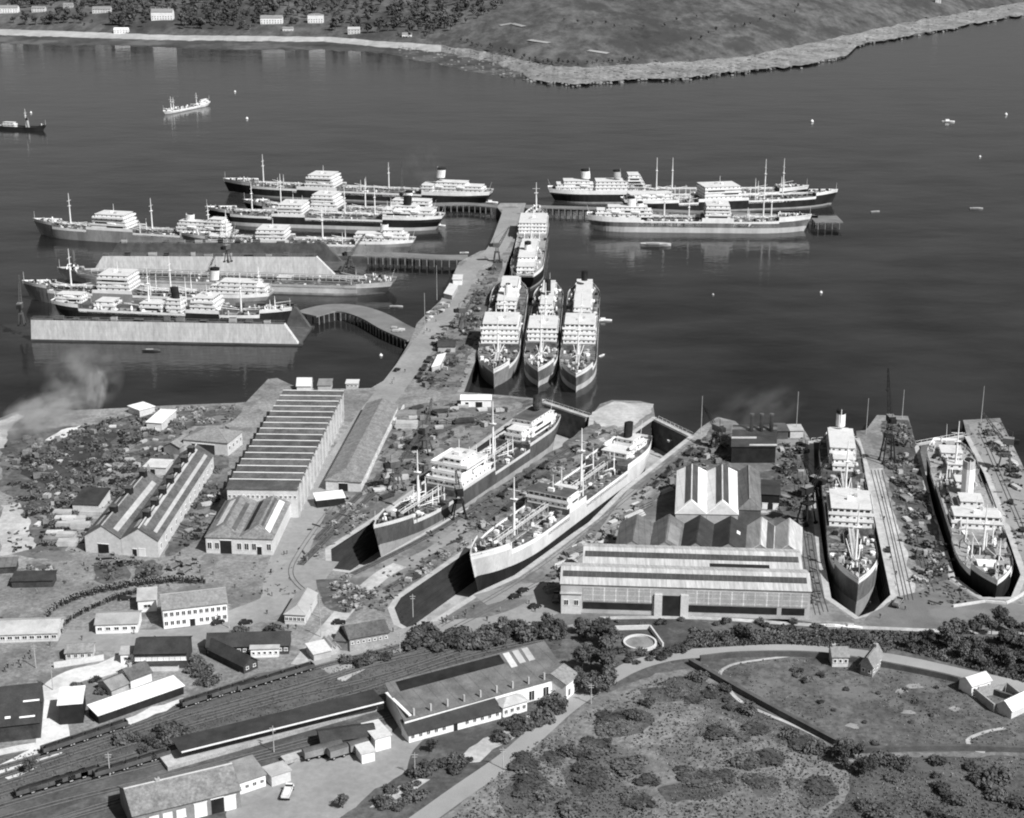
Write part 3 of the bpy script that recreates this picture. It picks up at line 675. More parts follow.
# --- far left raft
ship('black hulled tanker farthest out of the left group with white funnel aft', (223, 178), (492, 190), 8, 25, tm=(.55, .70), items=[
    ('bridge', .565, .67, 4), ('aft', .03, .25, 2), ('house', .09, .2, 5.5, 3), ('house', .205, .245, 8.5, 2), ('funnel', .185, 9.5, 7.5, 2.6, WHITE), ('mast', .845, 24, 0), ('mast', .375, 22, 12), ('posts', .47, 9), ('posts', .78, 8)], rimh=1.8)
ship('black tanker in the middle of the three rafted beyond the second dock arm', (243, 199), (436, 208), 7, 21, tm=(.48, .64), items=[
    ('bridge', .49, .62, 4), ('aft', .03, .22, 3), ('funnel', .14, 7, 6, 2.2, WHITE), ('mast', .80, 24, 11), ('mast', .36, 23, 11), ('posts', .70, 8)], rimh=1.4)
ship('black tanker with pale boot band, nearest of the three rafted beyond the second dock arm', (205, 206), (444, 214), 7, 23, bootz=2.4, boot=BOOTL, tm=(.56, .70), items=[
    ('bridge', .575, .675, 3), ('aft', .04, .245, 2), ('house', .10, .20, 5, 3), ('funnel', .15, 7.5, 6, 2.3, BLACK), ('mast', .80, 23, 12), ('mast', .285, 23, 12), ('mast', .41, 21, 10), ('posts', .225, 11), ('posts', .50, 8)], rimh=1.2)
# --- floating dock rows
ship('grey hulled tanker with white midship house, bow leftmost of all beside the far floating dock', (33, 218), (236, 231), 7, 19, D=6.4, hull=HULLG, boot=HULLG, tm=(.47, .70), items=[
    ('bridge', .505, .675, 4), ('aft', .03, .27, 3), ('house', .05, .14, 5, 4), ('funnel', .22, 5, 6, 2.4, WHITE, WHITE), ('mast', .81, 23, 11), ('mast', .405, 23, 11), ('mast', .13, 18, 0), ('posts', .45, 8)])
ship('tanker with small white midship house mostly hidden behind the far floating dock', (180, 232), (415, 238), 7, 20, hull=HULLG, tm=(.52, .68), items=[
    ('bridge', .54, .66, 3), ('aft', .03, .25, 2), ('house', .05, .13, 4, 3), ('funnel', .13, 5, 5, 2, WHITE, WHITE), ('mast', .39, 23, 11), ('mast', .8, 20, 11), ('posts', .3, 8)])
ship('stripped pale grey hulk without deckhouses moored between the two floating docks', (57, 267), (395, 279), 7, 27, D=5.0, hull=BOOTL, boot=HULLG, rim=LGREY, deck=DECKM, tp=.1, tf=.93, kind='hulk', cat='hulk', poop=1, fc=1.5, tank=[(.08, .9)], items=[('house', .3, .34, 3, 1, {'m': LGREY}), ('posts', .12, 6)], mastm=LGREY)
ship('grey tanker with white houses lying just behind the near floating dock', (22, 280), (272, 291), 7, 19, hull=HULLG, boot=BOOT, tm=(.53, .69), items=[
    ('bridge', .545, .67, 4), ('aft', .02, .235, 2), ('house', .05, .2, 5, 3), ('funnel', .225, 7, 7, 2.2, WHITE), ('mast', .80, 24, 11), ('mast', .40, 22, 13), ('posts', .33, 12), ('posts', .47, 10), ('mast', .05, 15, 0)])
ship('dark cargo ship raised inside the near floating dock, bow to the right', (292, 307), (54, 298), 13, 17, D=5.5, z0=2.6, dr=5, hull=HULLB, boot=HULLB, tm=(.58, .72), kind='cargo', cat='cargo ship', tp=.13, items=[
    ('bridge', .60, .70, 3), ('aft', .02, .13, 2), ('house', .19, .27, 5.5, 2), ('house', .38, .47, 5, 2), ('house', .49, .55, 4.5, 3), ('funnel', .52, 7, 6, 1.8, BLACK), ('mast', .405, 23, 11), ('mast', .79, 22, 12), ('posts', .92, 6), ('posts', .55, 10, -1),
    ('hatch', .29, .36, 3.5), ('hatch', .73, .78, 3.5), ('hatch', .81, .88, 3.2), ('hatch', .14, .18, 3)])
# --- right group across the pier
ship('white banded tanker with two funnels, farthest of the right hand group', (809, 185), (548, 187), 9, 24, tm=(.28, .40), tp=.40, mid=2.4, items=[
    ('aft', .03, .33, 2), ('house', .06, .16, 6, 3), ('house', .18, .36, 8, 3), ('house', .30, .37, 8, 5), ('funnel', .145, 8, 7, 2.6, WHITE), ('funnel', .265, 8, 6.5, 2.2, LGREY), ('mast', .415, 26, 12), ('mast', .475, 26, 12), ('posts', .8, 9), ('posts', .9, 7)], rimh=2.0, tank=[(.42, .87)])
ship('black hulled tanker in the middle of the right hand group, bow farthest right', (838, 189), (622, 198), 8, 22, tm=(.33, .56), items=[
    ('bridge', .36, .53, 4), ('aft', .03, .22, 2), ('mast', .655, 29, 12), ('mast', .74, 29, 12), ('posts', .25, 11), ('posts', .30, 11), ('posts', .6, 8)], rimh=1.3)
ship('white and grey tanker with broad pale boot band, nearest of the right hand group', (812, 214), (587, 213), 9, 20, D=7, hull=HULLD, boot=BOOTL, bootz=3.6, tm=(.51, .65), tf=.85, items=[
    ('bridge', .525, .635, 4), ('aft', .04, .29, 2), ('house', .08, .27, 5.5, 3), ('funnel', .20, 7, 6.5, 2.2, WHITE), ('funnel', .24, 7, 5.5, 1.6, WHITE), ('mast', .345, 20, 10), ('mast', .455, 14, 0), ('mast', .785, 24, 11), ('mast', .82, 20, 0), ('posts', .72, 8)], rimh=2.6)
# --- along the pier
ship('white tanker moored alone at the tip of the main pier, stern towards the viewer', (537, 204), (525, 274), 8, 20, tm=(.56, .76), deck=DECKL, items=[
    ('bridge', .58, .74, 3), ('aft', .03, .40, 2), ('house', .1, .3, 5, 3), ('funnel', .2, 5, 7, 2.3, WHITE), ('mast', .92, 20, 0), ('mast', .47, 16, 8), ('posts', .52, 8), ('posts', .82, 7)])
ship('broad grey tanker berthed against the main pier, leftmost of three abreast', (493.5, 369), (512, 280), 9, 20.5, hull=HULLG, boot=HULLG, tm=(.54, .72), tf=.90, full=.27, items=[
    ('bridge', .56, .71, 4), ('aft', .03, .33, 2), ('house', .06, .2, 5, 3), ('funnel', .26, 7, 6, 2.2, WHITE, WHITE), ('mast', .46, 20, 10), ('mast', .80, 20, 10), ('posts', .40, 9), ('house', .4, .5, 6, 1)], rimh=1.6)
ship('slim tanker with tall central mast, middle of three abreast by the main pier', (538, 368), (550, 283), 8, 16.5, hull=HULLD, boot=BOOTL, bootz=3, tm=(.52, .70), full=.22, items=[
    ('bridge', .54, .68, 3), ('aft', .03, .35, 2), ('house', .2, .3, 3, 3), ('funnel', .23, 6, 7, 1.9, BLACK), ('mast', .42, 22, 10), ('mast', .80, 24, 10), ('posts', .48, 9), ('house', .38, .46, 5, 1)])
ship('tanker with flat white funnel housing, rightmost of three abreast by the main pier', (576, 373), (585, 282), 9, 18, hull=HULLD, boot=BOOTL, bootz=3, tm=(.52, .70), full=.22, items=[
    ('bridge', .54, .68, 4), ('aft', .03, .38, 2), ('house', .2, .3, 5, 3), ('funnel', .1, 7, 5, 2, BLACK), ('mast', .45, 18, 0), ('mast', .79, 24, 11), ('posts', .47, 8), ('house', .40, .5, 5, 2)], rimh=1.6)
# --- dry docks
ship('dark weathered tanker in the left dry dock with gleaming white bridge house', (373.5, 525), (552, 413), 9.5, 16.8, D=6.6, dr=7.2, z0=-.4, hull=mat('sooty_hull', .075, .4, .1, .8, fine=.3, stretch=(1, 1, .25), spots=.5, sscale=.12, sval=.15), boot=BOOT, bootz=2.6, rim=CREAM, rimh=.45, deck=DECKD, tm=(.47, .67), tp=.26, full=.27, items=[
    ('bridge', .485, .65, 4, {'shrink': (1.3, 1.3, .9)}), ('aft', .03, .25, 2, {'roofm': CREAM}), ('house', .06, .20, 5, 3, {'roofm': DGREY}), ('funnel', .10, 8, 5, 2.0, BLACK), ('mast', .785, 23, 0), ('mast', .375, 25, 0), ('posts', .76, 7), ('posts', .42, 8), ('posts', .70, 8), ('posts', .73, 8), ('posts', .31, 8), ('posts', .34, 8), ('posts', .46, 9)])
ship('long white hulled tanker in the dry dock left of the large shed', (470, 554), (642, 434), 9.5, 18.5, D=6.6, dr=7.2, z0=-.4, hull=mat('pale_grey_hull', .6, .2, .12, .7, fine=.15, stretch=(1, 1, .25), spots=.3, sscale=.1, sval=.38), boot=HULLB, bootz=1.6, rim=WHITE, deck=DECKM, tm=(.50, .60), tp=.24, full=.27, items=[  # black boot band: a dark bottom plus shadow under the hull, as colour
    ('bridge', .535, .60, 2, {'roofm': DGREY, 'shrink': (.3, .3, .2)}), ('house', .48, .525, 4, 1), ('aft', .05, .19, 1), ('house', .07, .13, 4, 2), ('house', .225, .237, 8, 1), ('funnel', .10, 5, 5.5, 1.9, BLACK), ('mast', .78, 22, 0), ('mast', .40, 24, 0), ('posts', .455, 10), ('posts', .26, 9)], rimh=1.5)
ship('tanker in the dry dock right of the large shed with white midship bridge', (859, 578), (838, 431), 9, 16.8, D=6.6, dr=7.2, z0=-.4, hull=HULLD, boot=BOOT, bootz=.5, tm=(.50, .68), tp=.30, full=.22, items=[
    ('bridge', .53, .67, 3), ('aft', .03, .29, 2), ('house', .08, .24, 5, 3), ('funnel', .08, 8, 6.5, 2.1, WHITE), ('mast', .42, 22, 11), ('mast', .87, 23, 13), ('posts', .46, 8), ('house', .45, .5, 5, 2)], rimh=1.6)
ship('dark cargo liner in the rightmost dry dock with tall upright white funnel', (998, 580), (946, 438), 9, 18.8, D=6.8, dr=7.2, z0=-.4, hull=HULLB, boot=BOOT, bootz=-.5, rim=WHITE, rimh=1.2, deck=DECKL, kind='liner', cat='cargo liner', tm=(.34, .70), tp=.22, tf=.90, full=.24, items=[
    ('bridge', .585, .655, 2), ('house', .37, .565, 6.0, 1, {'roofm': DECKL}), ('house', .49, .55, 4.0, 2), ('house', .08, .14, 4, 1), ('house', .36, .41, 3, 2), ('funnel', .455, 2.3, 13, 2.5, WHITE, LGREY), ('mast', .22, 22, 11), ('posts', .30, 9), ('posts', .70, 9),
    ('hatch', .74, .80, 4, DECKD), ('hatch', .83, .88, 3.5, WHITE), ('hatch', .24, .31, 4), ('hatch', .16, .20, 3.2), ('house', .31, .35, 5, 1), ('posts', .81, 8), ('posts', .35, 8), ('mast', .77, 18, 10), ('house', .20, .23, 3, 1)])
# --- small craft
def coaster():
    r = ship('small pale coaster with white wheelhouse aft under way alone in the roads', (163, 110), (209, 101), 3, 7, D=1.8, kind='cargo', name='coaster', cat='coaster', hull=BOOTL, boot=HULLB, bootz=.3, rimh=.3, sheer=1.4, poop=1.0, fc=.9, tp=.26, items=[('aft', .05, .2, 2), ('mast', .28, 14, 8), ('mast', .83, 15, 10), ('mast', .78, 14, 0), ('hatch', .35, .72, 2)], tank=[])
coaster()
ship('dark steam tug with tall thin funnel at the left edge of the water', (46, 125), (-6, 124), 2.5, 9, D=2.2, kind='cargo', name='steam_tug', cat='tug', hull=HULLB, boot=HULLB, rim=BLACK, rimh=.3, poop=.3, fc=1.0, tp=.2, deck=DECKD, items=[('house', .2, .42, 2.6, 2), ('funnel', .66, 0, 9, 1.1, LGREY), ('mast', .62, 18, 0)], tank=[])
# ================================================================== BUILDINGS
BR = random.Random(5)
_wins = {}
def win_mesh(w_, h_, fr, pane):
    k = (round(w_, 2), round(h_, 2), fr.name, pane.name)
    if k not in _wins:
        m = MB(); t = .14
        m.box((0, -.02, t), (w_ - 2 * t, .1, h_ - 2 * t), pane)
        m.box((0, -.05, 0), (w_ + .2, .2, t), fr); m.box((0, -.03, h_ - t), (w_, .14, t), fr)
        for s in (-1, 1): m.box((s * (w_ - t) / 2, -.03, t + .001), (t, .14, h_ - 2 * t - .002), fr)
        if w_ > 1.0: m.box((0, -.035, t + .001), (.09, .14, h_ - 2 * t - .002), fr)
        _wins[k] = m.mesh('window')
    return _wins[k]
class Bld: pass
def bld(name, label, cat, FL, FR, depth=None, h=4.0, roof='gable', rh=2.0, n=1, wall=CREAM, roofm=SLATE, win=None, swin=None, BL=None, zp=None, ov=.35, lights=(), vents=(), chims=(), doors=(), hipm=None, group=None,
        wframe=WHITE, pane=GLASS, base=None, hipf=False, ridge=None, gutter=None, zb=GZ, fp=None):
    zz = zb if zp is None else zb + zp
    if fp: O, U, V = fp
    else:
        O = P(FL[0], FL[1], zz); U = P(FR[0], FR[1], zz) - O
        if BL: V = P(BL[0], BL[1], zz) - O
        else:
            V = Vector((-U.y, U.x, 0)).normalized() * depth
            if V.y < 0: V = -V
    W, D = U.length, V.length; an = math.atan2(U.y, U.x); ca, sa = math.cos(-an), math.sin(-an)
    vx, vy = (V.x * ca - V.y * sa) / D, (V.x * sa + V.y * ca) / D
    root = empty(name, label, cat, (O.x + U.x / 2, O.y + U.y / 2, zb), an, group)
    def L(a, b, z): return (a - W / 2 + b * vx, b * vy, z)     # a across the front, b into depth
    wl, rf = MB(), MB(); slopes = []
    def wallf(pts): wl.face(pts, wall)
    def slab(q, m=None, th=.22):
        mm = m or roofm; q = [Vector(p) for p in q]; nn = (q[1] - q[0]).cross(q[2] - q[0]).normalized()
        if nn.z < 0: q = q[::-1]; nn = -nn
        tp = [p + nn * th for p in q]; rf.hexa([p + nn * .02 for p in q], tp, mm); return tp
    o = ov
    if roof == 'gable':        # ridge along the front
        for k in range(n):
            b0, b1 = D * k / n, D * (k + 1) / n; r = ridge or .5; bm = b0 + (b1 - b0) * r
            for a in (0, W): wallf([L(a, b0, 0), L(a, b1, 0), L(a, b1, h), L(a, bm, h + rh), L(a, b0, h)])
            e = o if k == 0 else 0; e2 = o if k == n - 1 else 0; sl = rh / (bm - b0); s2 = rh / (b1 - bm)
            q = [L(-o, b0 - e, h - e * sl), L(W + o, b0 - e, h - e * sl), L(W + o, bm, h + rh), L(-o, bm, h + rh)]; slab(q); slopes.append(q)
            q = [L(W + o, b1 + e2, h - e2 * s2), L(-o, b1 + e2, h - e2 * s2), L(-o, bm, h + rh), L(W + o, bm, h + rh)]; slab(q); slopes.append(q)
            if gutter: rf.bar(Vector(L(-o, bm, h + rh + .2)), Vector(L(W + o, bm, h + rh + .2)), .5, .12, gutter)
        wallf([L(0, 0, 0), L(W, 0, 0), L(W, 0, h), L(0, 0, h)]); wallf([L(0, D, 0), L(W, D, 0), L(W, D, h), L(0, D, h)])
    elif roof == 'gablev':     # ridges running into depth
        for k in range(n):
            a0, a1 = W * k / n, W * (k + 1) / n; am = (a0 + a1) / 2; hf = D * .0 if not hipf else min(D * .3, (a1 - a0) * .5)
            if not hipf: wallf([L(a0, 0, 0), L(a1, 0, 0), L(a1, 0, h), L(am, 0, h + rh), L(a0, 0, h)])
            else: wallf([L(a0, 0, 0), L(a1, 0, 0), L(a1, 0, h), L(a0, 0, h)])
            wallf([L(a0, D, 0), L(a1, D, 0), L(a1, D, h), L(am, D, h + rh), L(a0, D, h)])
            e0, e1 = (o if k == 0 else 0), (o if k == n - 1 else 0); sl = rh / (am - a0)
            fo = 0 if hipf else o
            q = [L(a0 - e0, -o, h - e0 * sl), L(a0 - e0, D + o, h - e0 * sl), L(am, D + o, h + rh), L(am, hf - fo, h + rh)]; slab(q); slopes.append(q)
            q = [L(a1 + e1, D + o, h - e1 * sl), L(a1 + e1, -o, h - e1 * sl), L(am, hf - fo, h + rh), L(am, D + o, h + rh)]; slab(q); slopes.append(q)
            if hipf: slab([L(a0 - e0, -o, h - .05), L(a1 + e1, -o, h - .05), L(am, hf, h + rh)], hipm)
            if gutter: rf.bar(Vector(L(am, hf, h + rh + .2)), Vector(L(am, D, h + rh + .2)), .5, .12, gutter)
        for a in (0, W): wallf([L(a, 0, 0), L(a, D, 0), L(a, D, h), L(a, 0, h)])
    elif roof == 'hip':
        i = min(W, D) * .5; 
        if W >= D: r0, r1 = L(i, D / 2, h + rh), L(W - i, D / 2, h + rh)
        else: r0, r1 = L(W / 2, i, h + rh), L(W / 2, D - i, h + rh)
        c = [L(-o, -o, h), L(W + o, -o, h), L(W + o, D + o, h), L(-o, D + o, h)]
        if W >= D: qs = [[c[0], c[1], r1, r0], [c[2], c[3], r0, r1], [c[1], c[2], r1], [c[3], c[0], r0]]
        else: qs = [[c[1], c[2], r1, r0], [c[3], c[0], r0, r1], [c[0], c[1], r0], [c[2], c[3], r1]]
        for q in qs: slab(q)
        slopes += qs[:2]
        for p, q in ((L(0, 0, 0), L(W, 0, 0)), (L(W, 0, 0), L(W, D, 0)), (L(W, D, 0), L(0, D, 0)), (L(0, D, 0), L(0, 0, 0))):
            wallf([p, q, (q[0], q[1], h), (p[0], p[1], h)])
    elif roof in ('mono', 'flat'):
        hb = h + (rh if roof == 'mono' else 0)
        for a in (0, W): wallf([L(a, 0, 0), L(a, D, 0), L(a, D, hb), L(a, 0, h)])
        wallf([L(0, 0, 0), L(W, 0, 0), L(W, 0, h), L(0, 0, h)]); wallf([L(0, D, 0), L(W, D, 0), L(W, D, hb), L(0, D, hb)])
        q = [L(-o, -o, h), L(W + o, -o, h), L(W + o, D + o, hb), L(-o, D + o, hb)]; slab(q); slopes.append(q)
    elif roof == 'saw':
        prof = []
        for k in range(n):
            b0, b1 = D * k / n, D * (k + 1) / n; bm = b0 + (b1 - b0) * .82
            prof += [(b0, h), (bm, h + rh)]
            q = [L(-o, b0 + (0.03 if k else -o), h), L(W + o, b0 + (0.03 if k else -o), h), L(W + o, bm, h + rh), L(-o, bm, h + rh)]; slab(q, BR.choice([roofm, roofm, mat('sooty_slate', .075, .35, .2, .8, fine=.35, spots=.4, sscale=.2, sval=.13)])); slopes.append(q)
            slab([L(W, b1, h), L(0, b1, h), L(0, bm + .1, h + rh), L(W, bm + .1, h + rh)], ROOFGL, .06)
            rf.bar(Vector(L(-o, bm + .05, h + rh + .15)), Vector(L(W + o, bm + .05, h + rh + .15)), .55, .16, gutter or LGREY)
        prof.append((D, h))
        for a in (0, W):
            for (ba, za), (bb, zb_) in zip(prof, prof[1:]): wallf([L(a, ba, 0), L(a, bb, 0), L(a, bb, zb_), L(a, ba, za)])
        wallf([L(0, 0, 0), L(W, 0, 0), L(W, 0, h), L(0, 0, h)]); wallf([L(0, D, 0), L(W, D, 0), L(W, D, h), L(0, D, h)])
    wl.build('wall', root); ro = rf.build('roof', root)
    for (i, a0, a1, f0, f1, m_) in lights:
        q = [Vector(p) for p in slopes[i]]; nn = (q[1] - q[0]).cross(q[2] - q[0]).normalized()
        if nn.z < 0: nn = -nn
        def S(a, f): return (q[0].lerp(q[1], a)).lerp(q[3].lerp(q[2], a), f) + nn * .24
        c = [S(a0, f0), S(a1, f0), S(a1, f1), S(a0, f1)]
        if (c[1] - c[0]).cross(c[2] - c[0]).z < 0: c = c[::-1]
        mb = MB(); mb.hexa(c, [p + nn * .1 for p in c], m_); mb.build('rooflight', ro)
    def put(nm, mesh, side, f, z):
        a = math.atan2(vy, vx)
        if side == 'f': link(nm, mesh, root, Vector(L(W * f, 0, z)), 0)
        elif side == 'r': link(nm, mesh, root, Vector(L(W, D * f, z)), a)
        elif side == 'l': link(nm, mesh, root, Vector(L(0, D * f, z)), a + math.pi)
    if win:       # rows, cols, w, h, z0, dz
        for r in range(win[0]):
            for c in range(win[1]):
                f = (c + .5) / win[1]
                if any(abs(f - d[0]) * W < d[1] / 2 + win[2] / 2 and win[4] + r * win[5] < d[2] for d in doors): continue
                put('window', win_mesh(win[2], win[3], wframe, pane), 'f', f, win[4] + r * win[5])
    if swin:
        for r in range(swin[0]):
            for c in range(swin[1]): put('window', win_mesh(swin[2], swin[3], wframe, pane), 'r', (c + .5) / swin[1], swin[4] + r * swin[5])
    for d in doors:
        mb = MB(); mb.box((0, -.03, 0), (d[1], .12, d[2]), d[3] if len(d) > 3 else GLASS); mb.box((0, -.05, d[2]), (d[1] + .3, .2, .2), wframe)
        put('door', mb.mesh('door'), 'f', d[0], 0.02)
    for fa, fb in vents:
        mb = MB(); x, y, _ = L(W * fa, D * fb, 0); z = h + rh * .8; mb.box((0, 0, 0), (2.2, 2.6, 3.0), BLACK); mb.box((0, 0, 3.002), (2.6, 3.0, .3), DGREY)
        mb.build('roof_vent', ro, (x, y, z))
    for fa, fb, ch in chims:
        mb = MB(); x, y, _ = L(W * fa, D * fb, 0); mb.box((0, 0, 0), (1.0, .8, rh + ch), STONE); mb.box((0, 0, rh + ch + .002), (1.2, 1.0, .2), LGREY); mb.tube((0, 0, rh + ch + .2), (0, 0, rh + ch + .9), .2, .16, RUST, 6)
        mb.build('chimney', ro, (x, y, h))
    b_ = Bld(); b_.root, b_.W, b_.D, b_.L, b_.O, b_.U, b_.V, b_.roof = root, W, D, L, O, U, V, ro
    return b_
# --- sawtooth workshop and its neighbours
b = bld('sawtooth_workshop', 'long workshop with dark sawtooth roof of many pale ridges', 'workshop', (227, 489), (297, 490), BL=(284.5, 393), zp=11, h=11, roof='saw', rh=1.5, n=16, wall=CREAM, roofm=SLATE, gutter=WHITE, win=(1, 15, 1.1, 1.3, 7.5, 1))
for i in range(16):                       # piers along the right wall
    m = MB(); m.box((0, 0, 0), (.7, .9, 11.6), LGREY); x, y, z = b.L(b.W + .36, b.D * (i + .15) / 16, 0); m.build('buttress', b.root, (x, y, z), False)
b = bld('foundry', 'twin hipped foundry with patched glazed roof in front of the sawtooth workshop', 'foundry', (206.5, 553), (273, 555), BL=(228, 515), h=6.0, roof='gablev', rh=2.6, n=2, hipf=True, wall=CREAM, roofm=ASBESTOS, win=(1, 9, 1.7, 2.6, 1.6, 1), doors=((.30, 4.0, 5.0, BLACK), (.8, 1.6, 3, BLACK)),
        lights=((0, .15, .85, .45, .75, CREAM), (1, .2, .95, .35, .6, DGREY), (2, .1, .9, .2, .45, BLACK), (3, .1, .95, .3, .62, WHITE), (3, .1, .95, .75, .9, DGREY), (0, .4, .95, .1, .3, DGREY)))
bld('store_shed', 'long low shed with pale mottled roof right of the sawtooth workshop', 'shed', (326, 490), (361, 492), BL=(367.5, 412), h=4.0, roof='gablev', rh=2.6, hipf=True, wall=CREAM, roofm=ASBESTOS, doors=((.5, 3.6, 3.2, BLACK),), swin=(1, 12, 1.4, 1.2, 1.5, 1))
bld('gabled_workshop', 'shorter left bay of the twin gabled workshop with black roof vents', 'workshop', (86, 552), (122, 555), BL=(133, 495), h=6.2, roof='gablev', rh=4.2, wall=CREAM, roofm=SLATE, ov=.2, doors=((.5, 4, 3.6, BLACK),), vents=((.5, .25), (.5, .58), (.5, .9)),
    lights=((1, .1, .95, .3, .55, LGREY), (0, .1, .95, .4, .55, LGREY)), gutter=LGREY)
bld('gabled_workshop', 'longer right bay of the twin gabled workshop with seven black roof vents', 'workshop', (122.3, 555), (159, 557.6), BL=(182, 468), h=6.2, roof='gablev', rh=4.2, wall=CREAM, roofm=SLATE, ov=.2, doors=((.35, 1.5, 2.6, BLACK), (.55, 2.4, 2.8, WHITE)), vents=[(.5, .13 + i * .128) for i in range(7)],
    lights=((1, .05, .95, .25, .42, LGREY), (0, .05, .95, .6, .8, LGREY), (1, .05, .95, .8, .92, LGREY)), gutter=CREAM, swin=(1, 12, 1.6, 2.0, 2, 1))
bld('hipped_shed', 'wide shed with pale hipped roof and dark glazed front behind the gabled workshop', 'shed', (184, 452), (228, 456), depth=15, h=5.5, roof='hip', rh=3.2, wall=CREAM, roofm=SLATEL, doors=((.45, 10, 4.2, GLASS),), swin=(1, 4, 1.4, 1.8, 2, 1))
bld('scrap_shed', 'pale roofed shed with dark end wall in the cluttered scrapyard', 'shed', (164, 453), (180, 455), depth=11, h=3.2, roof='gablev', rh=1.8, wall=MGREY, roofm=SLATEL)
bld('flat_store', 'pale flat roofed store beside the cluttered scrapyard', 'store', (144, 474), (166, 475), depth=9, h=3.0, roof='flat', wall=CREAM, roofm=CREAM, doors=((.4, 2, 2.3, BLACK),))
bld('white_store', 'bright white flat roofed store near the shoreline of the scrapyard', 'store', (147, 430), (162, 431), depth=16, h=3.5, roof='mono', rh=.6, wall=CREAM, roofm=WHITE)
bld('white_store', 'small white sided hut adjoining the bright store by the shoreline', 'store', (140, 417), (155, 413), depth=9, h=3, roof='flat', wall=CREAM, roofm=WHITE)
bld('dark_shed', 'dark roofed shed with pale front edge left of the gabled workshop', 'shed', (73, 511), (99, 512), depth=13, h=2.8, roof='mono', rh=1.6, wall=CREAM, roofm=TARR)
bld('forge_hut', 'small pale hut with two slim stacks behind the shorter gabled bay', 'hut', (139, 496), (152, 496), depth=6, h=4, roof='flat', wall=CREAM, roofm=LGREY, chims=((.35, .5, 4), (.75, .5, 5)))
# --- offices and huts by the gate
bld('dock_office', 'two storey white office block with slate roof by the curved queue', 'office', (164, 629), (228, 621.5), depth=11, h=6.6, roof='gable', rh=2.6, wall=WHITE, roofm=SLATEL, win=(2, 11, 1.3, 1.6, 1.0, 3.0), swin=(2, 3, 1.2, 1.5, 1.0, 3.0), doors=((.45, 1.6, 2.4, BLACK),), gutter=LGREY)
bld('low_office', 'low white single storey building with pale roof below the curved queue', 'office', (96, 634), (138, 632.5), depth=9, h=3.2, roof='gable', rh=1.6, wall=WHITE, roofm=mat('pale_asbestos_roof', .34, .2, .2, fine=.15), win=(1, 5, 1.6, 1.2, 1.1, 1))
bld('white_cottage', 'small square white hut with one window left of the office block', 'hut', (138.5, 612.5), (157, 611), depth=8, h=4.0, roof='mono', rh=.8, wall=WHITE, roofm=LGREY, win=(1, 1, 2.4, 1.3, 1.4, 1))
bld('black_office', 'black tarred two level hut with a row of white windows', 'hut', (135.5, 669), (187, 668), depth=11, h=5.0, roof='gable', rh=2.2, wall=DWOOD, roofm=TARR, win=(1, 9, 1.6, 1.2, 2.6, 1), pane=WHITE)
bld('lean_to', 'black lean to shelter with white skirting in front of the black tarred hut', 'lean-to', (137, 671.5), (178, 671), depth=2.2, h=2.0, roof='mono', rh=.5, wall=CREAM, roofm=TARR)
bld('white_kiosk', 'tiny white kiosk with one dark window beside the black tarred hut', 'kiosk', (121, 663.5), (134.5, 663), depth=4, h=3.0, roof='mono', rh=.5, wall=WHITE, roofm=LGREY, win=(1, 1, 2.2, 1.2, 1, 1))
bld('grey_hut', 'grey roofed hut with dark doors left of the tiny white kiosk', 'hut', (66, 661), (93, 659.5), depth=6, h=2.6, roof='gable', rh=1.4, wall=CREAM, roofm=SLATEL, win=(1, 4, 1.2, 1.3, .9, 1))
bld('long_store', 'long store with pale sloping roof at the left edge, ends where the queue begins', 'store', (-30, 644), (58, 641), depth=11, h=2.8, roof='gable', rh=2.0, wall=CREAM, roofm=LGREY, win=(1, 12, 1.6, 1.2, 1, 1), pane=BLACK)
bld('dark_canopy', 'dark low roofed bicycle shed left of the turning circle', 'shed', (12, 588), (53, 587), depth=6, h=2.4, roof='mono', rh=.8, wall=DWOOD, roofm=TARR)
bld('dark_canopy', 'dark low hut at the left edge above the long pale store', 'shed', (-20, 575), (16, 573), depth=6, h=2.4, roof='mono', rh=.8, wall=DWOOD, roofm=DSHEET)
bld('canteen_hut', 'long black roofed hut with a white front bay', 'hut', (207, 656), (289, 654), depth=9, h=3.0, roof='gable', rh=2.4, wall=DWOOD, roofm=TARR, win=(1, 14, 1.1, 1.1, 1.1, 1))
bld('canteen_bay', 'white projecting bay with dark windows against the long black roofed hut', 'hut', (251, 658), (279, 657), depth=3, h=2.9, roof='mono', rh=.3, wall=WHITE, roofm=LGREY, win=(1, 5, 1.0, 1.0, 1.1, 1))
bld('canteen_wing', 'black roofed hut set askew below the long black hut', 'hut', (244, 674), (258, 668), BL=(206, 655), h=2.6, roof='gablev', rh=2.0, wall=DWOOD, roofm=TARR, win=(1, 2, 1, 1, 1, 1), swin=(1, 10, 1.0, 1.0, 1.0, 1))
bld('gatehouse', 'pale hipped gatehouse with a dark glazed front in the open yard', 'gatehouse', (285, 624), (305, 625), BL=(298, 602), h=3.4, roof='gablev', rh=1.6, hipf=True, wall=CREAM, roofm=mat('pale_gate_roof', .36, .15, .2, fine=.12), win=(1, 5, 1.2, 1.4, 1.2, 1))
bld('stone_store', 'stone store with plain dark roof near the head of the white tanker dock', 'store', (350, 652), (389, 645), depth=9, h=4.4, roof='gable', rh=2.2, wall=STONE, roofm=SLATE, win=(1, 7, .9, .9, 2.4, 1))
bld('dark_annexe', 'small dark annexe against the left end of the stone store', 'store', (335, 650), (349, 651), depth=8, h=3.2, roof='mono', rh=1, wall=MGREY, roofm=SLATE)
bld('pale_hut', 'pale hut with light tilted roof beside the rail sidings', 'hut', (314, 661), (331, 657), depth=6, h=2.2, roof='mono', rh=.8, wall=LGREY, roofm=CREAM)
